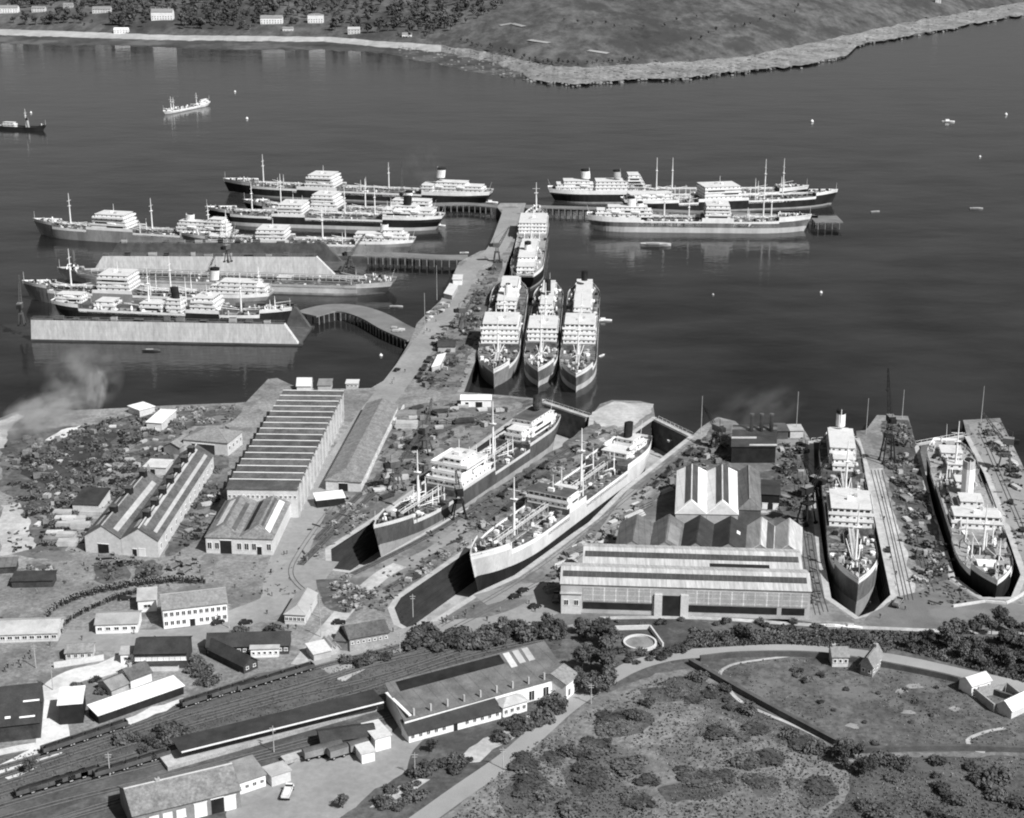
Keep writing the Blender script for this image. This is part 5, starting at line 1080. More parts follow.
def wagon_proto(loc, rz, label, m=DGREY, van=False):
    rt = empty('goods_wagon', label, 'wagon', loc, rz); b = MB()
    if van:
        b.box((0, 0, 1.1), (5.4, 2.4, 2.0), m); b.rings([[(x, -1.25, 3.1), (x, -.7, 3.4), (x, 0, 3.5), (x, .7, 3.4), (x, 1.25, 3.1)] for x in (-2.8, 2.8)], DGREY); b.build('body', rt)
    else:
        for y in (-1.15, 1.15): b.box((0, y, 1.101), (5.4, .1, 1.1), m)
        for x in (-2.65, 2.65): b.box((x, 0, 1.102), (.1, 2.2, 1.1), m)
        b.box((0, 0, 1.0), (5.4, 2.4, .1), m); b.build('body', rt)
        l = MB(); l.hexa([(-2.55, -1.05, 1.11), (2.55, -1.05, 1.11), (2.55, 1.05, 1.11), (-2.55, 1.05, 1.11)], [(-1.6, -.4, 2.3), (1.6, -.4, 2.4), (1.6, .4, 2.4), (-1.6, .4, 2.3)], BLACK); l.build('coal_load', rt)
    u = MB(); u.box((0, 0, .7), (5.6, 1.8, .29), BLACK)
    for s in (-1, 1):
        for y in (-.85, .85): u.tube((s * 2.8, y, .85), (s * 3.2, y, .85), .16, .16, BLACK, 6)
    u.build('underframe', rt)
    for x in (-1.5, 1.5):
        for y in (-.75, .75): link('wheel', WHR, rt, (x, y, .5))
    return rt
def hd(p, q):
    a, b2 = P(*p), P(*q); return math.atan2(b2.y - a.y, b2.x - a.x)
CARS = [(246, 624, 20, 'dark saloon car parked in the open yard right of the white office block'), (218, 624, 35, 'dark car parked against the corner of the white office block'), (384, 404, 60, 'dark car on the pier road above the long mottled shed'),
        (1011, 503, 75, 'dark car on the quay right of the rightmost dry dock'), (1022, 531, 75, 'second dark car nearer the viewer on the rightmost quay'), (888, 551, 80, 'dark car on the pale quay between the two right hand docks'), (440, 313, 60, 'lone dark car halfway along the main pier road'), (397, 371, 60, 'dark car on the pier road near the foot of the pier'),
        (339, 624, 5, 'dark car beside the stone store'), (515, 598, 30, 'dark car on the quay below the white hulled tanker'), (523, 592, 40, 'small dark car behind another on the quay below the white hulled tanker'), (535, 608, 20, 'dark car on the road left of the huge pale shed'), (125, 600, 10, 'dark car near the white cottage beside the queue')]
c0_ = None
for x, y, a, lb in CARS:
    lo = P(x, y); lo.z = GZ + .08
    if c0_ is None: c0_ = car_proto(lo, math.radians(a), lb)
    else: copy_tree(c0_, lo, math.radians(a), lb)
LOR = [(147, 607, 80, 'dark lorry parked behind the low white building'), (108, 559, 10, 'grey lorry parked in front of the twin gabled workshop'), (128, 562, 15, 'second grey lorry in front of the twin gabled workshop'), (190, 565, 40, 'lorry with load left of the foundry'), (186, 572, 70, 'lorry parked nose to the queue below the foundry'), (175, 568, 60, 'lorry beside the pale ramp left of the foundry'),
       (288, 795, 85, 'pale van like lorry alone in the station yard'), (459, 405, 0, 'lorry beside the white roofed quay hut'), (556, 600, 85, 'dark lorry against the left end of the huge pale shed'), (700, 470, 30, 'lorry beside the quay left of the power house'), (898, 605, 60, 'lorry on the pale quay at the head of the dry docks'), (436, 338, 60, 'lorry at the bend of the main pier road')]
l0_ = None
for i, (x, y, a, lb) in enumerate(LOR):
    lo = P(x, y); lo.z = GZ + .08
    if l0_ is None: l0_ = lorry_proto(lo, math.radians(a), lb)
    elif lb.startswith('pale'): lorry_proto(lo, math.radians(a), lb, WHITE, WHITE)
    else: copy_tree(l0_, lo, math.radians(a), lb)
w0_ = None; v0_ = None
WAG = [([(190, 706), (250, 687)], 6, 'dark coal wagon in the rake beside the white roofed goods shed'), ([(26, 795), (90, 776)], 6, 'dark wagon in the rake at the lower left of the railway yard'), ([(52, 752), (118, 730)], 6, 'open wagon in the rake left of the white roofed goods shed'), ([(313, 759), (332, 754)], 2, 'covered wagon beside the black goods shed in the station yard'), ([(338, 758), (358, 752)], 2, 'covered wagon against the front of the black goods shed'),
       ([(245, 690), (305, 672)], 5, 'low wagon in the rake above the platform canopy'), ([(104, 776), (160, 759)], 5, 'dark wagon in the middle tracks left of the platform canopy'), ([(655, 488), (690, 455)], 4, 'flat laden wagon on the quay right of the white hulled tanker'), ([(420, 378), (429, 362)], 3, 'dark wagon in the row beside the pier road'), ([(505, 496), (545, 468)], 4, 'wagon on the dock tongue between the two tankers')]
for pts, n_, lb in WAG:
    for i, (x, y) in enumerate(along(pts, n_)):
        lo = P(x, y); lo.z = GZ + .2; rz = hd(pts[0], pts[1])
        if 'covered' in lb:
            if v0_ is None: v0_ = wagon_proto(lo, rz, lb, MGREY, True); v0_['group'] = lb.replace('wagon', 'wagons', 1)
            else: copy_tree(v0_, lo, rz, lb, group=lb.replace('wagon', 'wagons', 1))
        elif w0_ is None: w0_ = wagon_proto(lo, rz, lb); w0_['group'] = lb.replace('wagon', 'wagons', 1)
        else: copy_tree(w0_, lo, rz, lb, group=lb.replace('wagon', 'wagons', 1))
# --- cranes
def lattice(mb, p0, p1, w0, w1, m, n=8, r=.11):
    p0, p1 = Vector(p0), Vector(p1); d = (p1 - p0).normalized(); a = d.cross(Vector((0, 1, 0)) if abs(d.y) < .9 else Vector((1, 0, 0))).normalized(); b2 = d.cross(a)
    def cor(t): c = p0.lerp(p1, t); w_ = (w0 + (w1 - w0) * t) / 2; return [c + a * s * w_ + b2 * q * w_ for s, q in ((-1, -1), (1, -1), (1, 1), (-1, 1))]
    for i in range(4): mb.tube(cor(0)[i], cor(1)[i], r * 1.3, r, m, 4)
    for k in range(n):
        u, v = cor(k / n), cor((k + 1) / n)
        for i in range(4): mb.tube(u[i], v[(i + 1) % 4], r * .7, r * .7, m, 3)
def crane(label, x, y, hgt, jl, az, el, m=DGREY, span=5.0, zb=GZ):
    o = P(x, y, zb); rt = empty('dockside_crane', label, 'crane', o, az)
    for sx in (-1, 1):
        for sy in (-1, 1):
            g_ = MB(); g_.tube((sx * span / 2, sy * span / 2, 0), (sx * span * .28, sy * span * .28, hgt * .5), .35, .28, m, 5); g_.box((sx * span / 2, sy * span / 2, .01), (1.6, .8, .8), BLACK); g_.build('leg', rt)
    t_ = MB(); t_.box((0, 0, hgt * .5), (span * .75, span * .75, .6), m); lattice(t_, (0, 0, hgt * .5 + .6), (0, 0, hgt * .8), span * .4, span * .34, m, 3); t_.build('tower', rt)
    c = MB(); c.box((-.6, 0, hgt * .8), (4.2, 2.8, 2.6), m, mt=MGREY); c.box((1.52, 0, hgt * .8 + 1.2), (.08, 1.8, .9), GLASS); cb = c.build('cabin', rt)
    c = MB(); c.box((-3.8, 0, hgt * .8 + .3), (2.0, 2.2, 1.8), BLACK); c.build('counterweight', rt)
    tip = Vector((1.2 + jl * math.cos(el), 0, hgt * .8 + 1 + jl * math.sin(el)))
    j = MB(); lattice(j, (1.2, 0, hgt * .8 + 1), tip, 1.3, .5, m, 10, .1); j.tube((-2, 0, hgt * .8 + 5.0), tip, .07, .07, m, 3); j.tube((-2, 0, hgt * .8 + 2.6), (-2, 0, hgt * .8 + 5.2), .15, .12, m, 4); j.build('jib', rt)
    k = MB(); k.tube(tip, tip - Vector((0, 0, jl * .45)), .05, .05, BLACK, 3); k.box(tip - Vector((0, 0, jl * .45 + .6)), (.5, .4, .6), BLACK); k.build('hook', rt)
rad = math.radians
crane('dark travelling crane standing between the two dry docks beside the gleaming bridge house', 459, 517, 12, 8, rad(100), rad(40), BLACK)
crane('tall dark crane with upright jib at the quay end between two right hand docks', 887, 462, 22, 20, rad(95), rad(72), BLACK)
crane('dark crane on the quay left of the dry dock right of the large shed', 806, 523, 15, 14, rad(40), rad(50), BLACK)
crane('dark steam crane near the corner of the pale gabled bays', 813, 500, 9, 10, rad(130), rad(55), BLACK, 3.6)
crane('crane on the left quay of the left dry dock abreast of its mast', 396, 490, 12, 14, rad(30), rad(50), DGREY)
crane('crane on the sidings beside the dark timber stack behind the left dry dock', 425, 452, 11, 13, rad(70), rad(58), DGREY)
crane('crane on the quay right of the dock with the tall white funnel ship', 1004, 470, 14, 14, rad(160), rad(50), DGREY)
crane('dark crane among sheds on the main pier beside the three abreast tankers', 463, 330, 12, 13, rad(20), rad(55), DGREY, 4)
crane('dark crane on the main pier abreast of the lone tanker', 497, 262, 12, 13, rad(10), rad(60), DGREY, 4)
crane('crane on the long wall of the far floating dock', 228, 262, 10, 14, rad(60), rad(62), DGREY, 3, GZ + 8.5)
crane('crane at the right end of the far floating dock wall', 350, 268, 10, 15, rad(40), rad(45), DGREY, 3, 4)
crane('crane at the left end of the near floating dock with upright jib', 22, 325, 12, 16, rad(95), rad(78), DGREY, 3, 4)
crane('slender crane with near vertical jib on the hull side beyond the second dock arm', 402, 208, 12, 24, rad(85), rad(80), DGREY, 3, 3.8)
crane('crane by the power house at the quay edge', 716, 448, 10, 11, rad(120), rad(40), BLACK, 3.6)
# --- poles
def pole(label, x, y, h_, m=LGREY, arm=True, zb=GZ, name='telegraph_pole', cat='pole'):
    m_ = MB(); m_.tube((0, 0, 0), (0, 0, h_), .16, .1, m, 6)
    if arm: m_.box((0, 0, h_ * .9), (1.8, .12, .14), m); m_.box((0, 0, h_ * .8), (1.4, .12, .14), m)
    ob = m_.build(name, None, P(x, y, zb)); tag(ob, label, cat)
for x, y, h_, lb in [(591, 704, 6.5, 'telegraph pole beside the main road below the station trees'), (503, 769, 6.5, 'telegraph pole beside the main road near the gravel plots'), (400, 652, 7, 'pale pole between the stone store and the bushy bank'), (321, 637, 8, 'pole by the pale track below the gatehouse'), (229, 628, 9, 'pole at the right corner of the white office block'),
                     (274, 752, 8, 'signal like pole beside the platform canopy'), (110, 776, 7, 'pole among the lower tracks of the railway yard'), (53, 690, 9, 'pole beside the curving pale track'), (415, 776, 7, 'pole at the edge of the station yard'), (36, 668, 8, 'pole in front of the long pale store'), (413, 617, 8, 'pole at the head of the white tanker dock'), (320, 618, 8, 'pole right of the hipped gatehouse')]:
    pole(lb, x, y, h_)
for x, y, h_, lb in [(701, 434, 17, 'tall slender pale mast at the corner of the dock entrance'), (796, 434, 19, 'tall slender pale mast on the quay right of the power house'), (981, 421, 16, 'tall slender mast on the end of the rightmost quay'), (866, 434, 16, 'tall slender mast left of the tall dark crane'), (902, 418, 13, 'tall slender mast on the quay end right of the tall dark crane'), (425, 330, 20, 'tall thin pole standing at the water below the curved jetty root'), (437, 300, 20, 'tall thin pole beside the pier edge')]:
    pole(lb, x, y, h_, LGREY, False, name='flag_mast', cat='mast')
# --- clutter
def heap_mesh(seed, m, sx, sy, sz, n=9):
    """irregular mound of broken plates, bars and boxes"""
    r = random.Random(seed); b = MB(); rg = []
    for k in range(3): f = (1, .66, .2)[k]; rg.append([(sx * f * math.cos(a) * r.uniform(.5, 1.25), sy * f * math.sin(a) * r.uniform(.5, 1.25), sz * (0, .4, .6)[k] * r.uniform(.6, 1.3)) for a in (2 * math.pi * i / n for i in range(n))])
    rg[0] = [(x, y, 0) for x, y, z in rg[0]]; b.rings(rg, m)
    pal = [RUST, m, m, m, DGREY, DGREY, BLACK, MGREY] if m not in (RUST, MGREY) else [RUST, MGREY, MGREY, DGREY, m, LGREY]
    for i in range(34):
        x, y = r.gauss(0, sx * .5), r.gauss(0, sy * .5); z = max(0, sz * .75 * (1 - (x / sx) ** 2 - (y / sy) ** 2)) * r.uniform(.5, 1); mm = r.choice(pal)
        if r.random() < .45: a = r.uniform(0, 6.28); l = r.uniform(.6, 2.0); b.bar((x, y, z), (x + l * math.cos(a), y + l * math.sin(a), z + r.uniform(-.2, .8)), r.uniform(.15, .7), r.uniform(.1, .25), mm)
        else: b.box((x, y, z), (r.uniform(.4, 1.6), r.uniform(.3, 1.3), r.uniform(.25, .9)), mm, r.uniform(0, 3))
    return b.mesh('heap')
def plates_mesh(seed, m, l, w_, n):
    r = random.Random(seed); b = MB(); z = 0
    for i in range(n): h_ = r.uniform(.18, .35); b.box((r.uniform(-.15, .15), r.uniform(-.15, .15), z), (l * r.uniform(.85, 1), w_ * r.uniform(.85, 1), h_), m); z += h_ + .002
    return b.mesh('stack')
def pipes_mesh(seed, m, l, n):
    r = random.Random(seed); b = MB()
    for row in range(3):
        for i in range(n - row): y = (i - (n - row) / 2) * .52; b.tube((-l / 2 + r.uniform(-.3, .3), y, .26 + row * .45), (l / 2 + r.uniform(-.3, .3), y, .26 + row * .45), .25, .25, m, 6)
    return b.mesh('pipes')
def crate_mesh(m):
    b = MB(); b.box((0, 0, .12), (1.9, 1.4, 1.2), m)
    for x in (-.8, 0, .8): b.box((x, 0, 0), (.14, 1.46, .12), DWOOD); b.box((x, 0, 1.321), (.16, 1.46, .05), WOOD)
    for x in (-.96, .96):
        for y in (-.7, .7): b.box((x * .98, y, .13), (.1, .1, 1.18), WOOD)
    return b.mesh('crate')
PRO = {'dark_heap': [heap_mesh(i, BLACK if i % 2 else DGREY, 3.2 + i * .5, 2.2 + .3 * i, 1.3 + .2 * i) for i in range(4)],
       'rust_heap': [heap_mesh(10 + i, RUST if i % 2 else MGREY, 2.6 + i * .5, 1.9 + .3 * i, 1.1 + .2 * i) for i in range(3)],
       'plates': [plates_mesh(i, (LGREY, CREAM, LGREY, MGREY)[i], 4.5 + i * .6, 2.2 + .3 * i, 4) for i in range(4)],
       'timber': [plates_mesh(20 + i, (WOOD, DWOOD, WOOD)[i], 6 + i, 2.4, 6) for i in range(3)],
       'pipes': [pipes_mesh(i, (RUST, LGREY, MGREY)[i], 7 + i, 5) for i in range(3)],
       'crate': [crate_mesh(m) for m in (WOOD, MGREY, LGREY)]}
NMC = {'dark_heap': ('scrap_heap', 'scrap heap'), 'rust_heap': ('rusty_heap', 'rusty scrap heap'), 'plates': ('plate_stack', 'plate stack'), 'timber': ('timber_stack', 'timber stack'), 'pipes': ('pipe_stack', 'pipe stack'), 'crate': ('crate', 'crate')}  # rust_heap: same mounds of plates and bars as the scrap, rustier colours
def clutter(kind, poly, n_, label, az=None, sc=(.8, 1.4), mind=2.0):
    nm, ct = NMC[kind]
    for x, y in scatter(poly, n_, mind, ER):
        lo = P(x, y); lo.z = GZ + .03; s = ER.uniform(*sc)
        o = link(nm, ER.choice(PRO[kind]), None, lo, (az if az is not None else ER.uniform(0, 3.14)) + ER.uniform(-.12, .12)); o.scale = (s, s * ER.uniform(.8, 1.2), s * ER.uniform(.8, 1.3))
        tag(o, label, ct, label if len(label) < 60 else label[:60])
SCR = [(18, 452), (60, 436), (110, 420), (140, 412), (150, 430), (128, 450), (138, 478), (100, 486), (70, 520), (40, 530), (22, 500), (12, 480)]
clutter('dark_heap', SCR, 95, 'dark heap of scrap metal in the shoreline scrapyard', sc=(.45, 1.1))
clutter('rust_heap', SCR, 34, 'rusty grey heap of scrap in the shoreline scrapyard', sc=(.4, .9))
clutter('plates', SCR, 9, 'pale stack of sheet metal in the shoreline scrapyard', sc=(.4, .8))
clutter('crate', SCR, 12, 'wooden crate dumped in the shoreline scrapyard')
clutter('plates', [(62, 512), (98, 512), (80, 540), (60, 552), (44, 548)], 12, 'pale plate stack in the tidy rows left of the twin gabled workshop', .03, (1.1, 1.8), 4)
clutter('dark_heap', [(62, 518), (90, 518), (70, 548), (36, 546)], 8, 'dark stack between pale plate rows left of the twin gabled workshop', .03, (.6, .9), 4)
clutter('rust_heap', [(135, 412), (200, 408), (240, 408), (225, 422), (190, 424), (160, 422)], 24, 'small rusty heap along the shore behind the hipped shed', sc=(.5, 1.0))
clutter('dark_heap', [(206, 470), (224, 462), (222, 500), (206, 535), (186, 545), (182, 530)], 18, 'dark machinery heap between the twin gabled workshop and the foundry', sc=(.5, 1.0))
clutter('plates', [(206, 470), (224, 462), (222, 500), (206, 535), (186, 545), (182, 530)], 9, 'pale plate stack between the twin gabled workshop and the foundry', sc=(.4, .8))
clutter('dark_heap', [(97, 566), (125, 562), (128, 580), (100, 582)], 7, 'dark heap in the middle of the turning circle', sc=(.5, .9))
clutter('dark_heap', [(135, 562), (160, 562), (158, 576), (138, 578)], 6, 'dark heap right of the turning circle', sc=(.5, .9))
clutter('rust_heap', [(25, 566), (52, 570), (52, 578), (26, 576)], 7, 'pale edged rubble heap left of the turning circle', sc=(.6, 1.0))
SID = [(400, 412), (455, 402), (520, 405), (470, 440), (420, 470), (388, 498), (372, 505), (388, 450)]
clutter('timber', SID, 24, 'long timber stack on the sidings above the left dry dock', rad(52), (.7, 1.3), 4)
clutter('plates', SID, 16, 'pale steel plate stack on the sidings above the left dry dock', rad(10), (.6, 1.2), 4)
clutter('dark_heap', SID, 16, 'dark heap on the sidings above the left dry dock', sc=(.5, 1.1))
clutter('crate', SID, 16, 'crate on the sidings above the left dry dock')
clutter('plates', [(396, 413), (413, 413), (400, 450), (388, 450)], 4, 'large pale plate platform beside the yard wall', .02, (1.5, 1.9), 7)
clutter('timber', [(436, 412), (470, 414), (466, 424), (438, 424)], 7, 'tarred timber in the big dark stack on the sidings', .1, (1.0, 1.4), 3)
TON = [(400, 588), (440, 556), (520, 498), (572, 452), (600, 430), (628, 424), (560, 478), (470, 540), (410, 582)]
clutter('timber', TON, 18, 'timber baulk stack on the tongue between the two left docks', rad(48), (.6, 1.1), 3)
clutter('rust_heap', TON, 22, 'rusty heap on the tongue between the two left docks', sc=(.5, 1.0))
clutter('pipes', TON, 12, 'stack of pipes on the tongue between the two left docks', rad(48), (.7, 1.1), 3)
clutter('crate', TON, 20, 'crate on the tongue between the two left docks')
QUA = [(560, 560), (600, 525), (660, 478), (690, 452), (700, 458), (672, 492), (640, 510), (600, 560), (570, 590), (548, 590)]
clutter('pipes', QUA, 14, 'pipe stack on the quay left of the gabled bays', rad(50), (.8, 1.3), 3)
clutter('rust_heap', QUA, 16, 'rusty heap on the quay left of the gabled bays', sc=(.5, .9))
clutter('crate', QUA, 18, 'crate on the quay left of the gabled bays')
clutter('plates', QUA, 8, 'pale plate stack on the quay left of the gabled bays', rad(50), (.6, 1.0))
PIE = [(424, 390), (428, 366), (442, 334), (462, 300), (490, 266), (502, 262), (480, 320), (462, 360), (440, 385)]
clutter('dark_heap', PIE, 30, 'dark heap of gear along the right side of the main pier', sc=(.5, 1.2))
clutter('crate', PIE, 26, 'crate standing along the right side of the main pier')
clutter('timber', PIE, 12, 'timber stack along the right side of the main pier', rad(68), (.5, .9), 3)
clutter('plates', [(422, 322), (444, 299), (452, 303), (432, 322)], 9, 'pale plate stack at the left edge of the main pier', rad(60), (.5, .9))
clutter('crate', [(422, 322), (444, 299), (452, 303), (432, 322)], 8, 'crate at the left edge of the main pier')
clutter('plates', [(392, 326), (404, 331), (400, 334), (390, 330)], 4, 'white plate stack on the root of the curved jetty', rad(-20), (.5, .8))
RQ = [(884, 424), (904, 424), (914, 455), (944, 560), (940, 580), (918, 585), (900, 520), (886, 468)]
clutter('dark_heap', RQ, 28, 'dark heap on the cluttered quay between the two right hand docks', sc=(.5, 1.1))
clutter('rust_heap', RQ, 20, 'rusty heap on the cluttered quay between the two right hand docks', sc=(.5, 1.0))
clutter('crate', RQ, 20, 'crate on the cluttered quay between the two right hand docks')
clutter('plates', RQ, 8, 'pale plate stack on the cluttered quay between the two right hand docks', rad(100), (.5, .9))
RR = [(985, 428), (1000, 428), (1022, 480), (1026, 500), (1010, 490)]
clutter('dark_heap', RR, 12, 'dark heap on the quay right of the rightmost dock', sc=(.5, 1.0))
clutter('plates', RR, 7, 'pale plate stack on the quay right of the rightmost dock', rad(110), (.6, 1.0))
PWR = [(700, 432), (728, 424), (728, 465), (690, 462)]
clutter('dark_heap', PWR, 10, 'dark heap on the ground left of the power house', sc=(.6, 1.1))
clutter('crate', PWR, 8, 'crate on the ground left of the power house')
PW2 = [(778, 445), (800, 444), (804, 505), (782, 520), (764, 515), (778, 480)]
clutter('dark_heap', PW2, 14, 'dark heap on the ground right of the white ridged sheds', sc=(.6, 1.3))
clutter('plates', PW2, 7, 'pale plate stack on the ground right of the white ridged sheds', sc=(.5, .9))
clutter('rust_heap', [(330, 575), (352, 577), (380, 590), (350, 615), (330, 600)], 14, 'low dark rubble heap by the head of the left dry dock', sc=(.5, 1.0))
clutter('dark_heap', [(132, 420), (165, 414), (185, 424), (146, 474), (120, 498), (110, 490)], 26, 'dark heap in the lane between scrapyard and the hipped shed', sc=(.4, .9))
clutter('crate', [(132, 420), (165, 414), (185, 424), (146, 474), (120, 498), (110, 490)], 16, 'crate in the lane between scrapyard and the hipped shed')
clutter('plates', [(132, 420), (165, 414), (185, 424), (146, 474), (120, 498), (110, 490)], 12, 'pale plate stack in the lane between scrapyard and the hipped shed', sc=(.4, .9))
clutter('rust_heap', [(336, 500), (380, 470), (376, 510), (330, 545), (306, 560)], 16, 'rusty heap beside the curving yard track above the left dock head', sc=(.4, .8))
clutter('crate', [(10, 440), (30, 432), (60, 440), (40, 480), (15, 475)], 10, 'pale box in the burning ground of the scrapyard')
# fine debris trodden into the yards: one uncountable mass
def debris(poly, n_, s0, s1, ms):
    mb = MB(); xs_ = [p[0] for p in poly]; ys_ = [p[1] for p in poly]; k = 0
    while k < n_:
        x, y = ER.uniform(min(xs_), max(xs_)), ER.uniform(min(ys_), max(ys_))
        if not inpoly(x, y, poly): continue
        p = P(x, y)
        k += 1
        if noise.noise(Vector((p.x * .045, p.y * .045, 7.1))) < ER.uniform(-.35, .45): continue
        l = ER.uniform(s0, s1); w_ = l * ER.uniform(.2, .8)
        if ER.random() < .12: l *= 3; w_ *= .5
        mb.box((p.x, p.y, GZ + .02), (l, w_, ER.uniform(.15, .6)), ER.choice(ms), ER.uniform(0, 3.14))
    o = mb.build('yard_debris'); o['kind'] = 'stuff'
DK = [BLACK, DGREY, DGREY, RUST, DGREY, BLACK, RUST, MGREY]
debris([(5, 445), (60, 425), (140, 412), (238, 405), (226, 440), (215, 500), (190, 548), (160, 548), (80, 552), (10, 555)], 2000, .5, 2.0, DK)
debris([(10, 565), (90, 560), (200, 560), (290, 560), (300, 600), (240, 600), (60, 590), (30, 620), (0, 620)], 420, .3, 1.0, [MGREY, DGREY, RUST])
debris([(398, 410), (462, 402), (535, 402), (374, 515), (300, 570), (296, 545), (340, 490)], 1000, .4, 1.6, DK)
debris([(345, 580), (376, 564), (588, 433), (640, 420), (600, 455), (400, 592), (385, 610), (340, 612)], 800, .4, 1.6, DK)
debris([(560, 560), (690, 445), (730, 426), (728, 466), (675, 470), (640, 510), (560, 606), (520, 606)], 600, .4, 1.6, DK)
debris([(424, 390), (442, 334), (470, 290), (494, 258), (506, 262), (484, 330), (462, 388)], 500, .4, 1.6, DK)
debris([(880, 422), (908, 420), (946, 560), (978, 604), (900, 608), (940, 580), (900, 530)], 600, .4, 1.6, DK)
debris([(764, 470), (802, 436), (808, 520), (822, 606), (812, 610), (806, 530), (768, 515)], 350, .4, 1.5, DK)
debris([(966, 424), (1000, 420), (1030, 490), (1024, 560), (990, 480)], 220, .4, 1.5, DK)
# --- boats and buoys
def launch(label, x, y, az, s=1.0, m=WHITE, cab=True, sail=0, zb=None):
    rt = empty('small_boat', label, 'boat', P(x, y, WZ if zb is None else zb), az); b = MB()
    b.rings([[(t * s, -w_ * s, .8 * s), (t * s, -w_ * .6 * s, -.2), (t * s, w_ * .6 * s, -.2), (t * s, w_ * s, .8 * s)] for t, w_ in ((-4, .9), (-2, 1.2), (1, 1.25), (3, .8), (4.4, .08))], m); b.build('hull', rt)
    if zb is not None: rt.location.z = zb
    c = MB(); c.box((-.6 * s, 0, .8 * s + .002), ((2.6 if cab else 3.5) * s, 1.3 * s, (1.1 if cab else .15) * s), m if cab else DGREY, mt=LGREY); c.build('cabin' if cab else 'thwart', rt)
    if sail:
        c = MB(); c.tube((.4, 0, .8), (.4, 0, sail), .09, .06, WHITE, 5); c.tube((.4, 0, 2), (-3.4, 0, 2.2), .07, .07, WHITE, 4); c.build('mast', rt)
    return rt
launch('white launch heading right across open water at the upper right', 948, 122, 0, 1.5, WHITE, True)
launch('pale small boat on the water at the right edge', 976, 209, .1, 1.2, LGREY, False)
launch('small boat right of the long jetty arm on open water', 875, 212, .4, .9, LGREY, False)
launch('white boat alongside the rightmost of the three abreast tankers', 604, 321, 0.1, 1.0)
launch('white dinghy near the bow of the rightmost of the three abreast tankers', 602, 356, 1.0, .6, WHITE, False)
launch('pale rowing boat lying in the basin between the two timber jetties', 396, 307, .05, .9, LGREY, False)
launch('white boat under the root of the third jetty beside the pier', 464, 253, .2, .7, WHITE, False)
launch('dark boat below the long wall of the near floating dock', 151, 351, 0, 1.1, DGREY, False)
launch('white sided ferry boat moored by the stern of the hulk', 392, 238, .1, 2.6)
launch('pale boat lying off the right end of the far floating dock', 372, 287, .1, 2.0, LGREY, True)
launch('white boat by the aft end of the nearest rafted black tanker', 440, 226, 0, .9)
launch('small white boat at the corner of the pier and the third jetty', 491, 203, 0, 1.2)
launch('pale lighter alongside the white and grey tanker', 655, 246, 0, 2.4, LGREY, False)
launch('white skiff behind the white tanker in dry dock', 672, 440, .8, .7, WHITE, False)
launch('left white boat laid up ashore by the head of the dry dock', 832, 627, 0, .8, WHITE, False, 0, GZ + .25)
launch('right white boat laid up ashore by the head of the dry dock', 852, 628, -.1, .75, WHITE, True, 0, GZ + .25)
def buoy(label, x, y, s, m=WHITE):
    b = MB(); b.rings([[(r * s * math.cos(a), r * s * math.sin(a), z * s) for a in (2 * math.pi * i / 10 for i in range(10))] for r, z in ((.7, -.3), (1.0, .2), (.9, .8), (.35, 1.2), (.2, 1.6))], m); tag(b.build('mooring_buoy', None, P(x, y, WZ)), label, 'buoy')
buoy('white buoy on the water at the far right', 1006, 115, 1.6); buoy('white buoy high above the right hand tanker group', 812, 122, 1.7); buoy('white buoy on dark water below the right hand tankers', 821, 293, .9); buoy('white buoy above the coaster to its right', 235, 92, 1.2); buoy('white buoy on the water right of the coaster', 247, 119, 1.4); buoy('white buoy behind the dark steam tug', 31, 113, 1.2); buoy('faint white buoy on water right of the white launch', 980, 157, 1.0); buoy('white float in the basin left of the pier road', 381, 356, .9); buoy('white float on dark water right of the three abreast tankers', 713, 295, .7, LGREY)
# ================================================================== PEOPLE
def person_mesh(walk, m_):
    """one continuous skinned figure, 1.74 m tall"""
    s = walk
    V_ = [((0, 0, .95), .13), ((0, 0, 1.2), .15), ((0, 0, 1.42), .14), ((0, 0, 1.52), .06), ((0, .02, 1.64), .11),
          ((-.1, .0, .88), .10), ((-.11, s * .16, .48), .075), ((-.11, s * .26 - .0, .08), .05), ((-.11, s * .26 + .14, .03), .045),
          ((.1, .0, .88), .10), ((.11, -s * .12, .48), .075), ((.11, -s * .30, .08), .05), ((.11, -s * .30 + .14, .03), .045),
          ((-.21, 0, 1.40), .07), ((-.26, -s * .12, 1.12), .055), ((-.25, -s * .1 + .08, .88), .045),
          ((.21, 0, 1.40), .07), ((.26, s * .12, 1.12), .055), ((.25, s * .1 + .08, .88), .045)]
    E_ = [(0, 1), (1, 2), (2, 3), (3, 4), (0, 5), (5, 6), (6, 7), (7, 8), (0, 9), (9, 10), (10, 11), (11, 12), (2, 13), (13, 14), (14, 15), (2, 16), (16, 17), (17, 18)]
    me = bpy.data.meshes.new('person_base'); me.from_pydata([v for v, r in V_], E_, []); ob = bpy.data.objects.new('person_base', me); COL.objects.link(ob)
    md = ob.modifiers.new('skin', 'SKIN'); ly = me.skin_vertices[0].data
    for i, (v, r) in enumerate(V_): ly[i].radius = (r, r)
    ly[0].use_root = True
    ob.modifiers.new('sub', 'SUBSURF').levels = 1
    dg = bpy.context.evaluated_depsgraph_get(); nm = bpy.data.meshes.new_from_object(ob.evaluated_get(dg)); bpy.data.objects.remove(ob)
    nm.materials.clear()
    for q in (m_, SKIN, CLOTH): nm.materials.append(q)
    for p in nm.polygons:
        z = p.center.z; p.material_index = (2 if z > 1.69 else 1) if z > 1.52 else 0
        p.use_smooth = True
    nm.name = 'person'; return nm
PM = [person_mesh(w_, m_) for w_, m_ in ((.3, CLOTH), (1, CLOTH), (.8, DGREY), (.5, BLACK), (1, MGREY))]
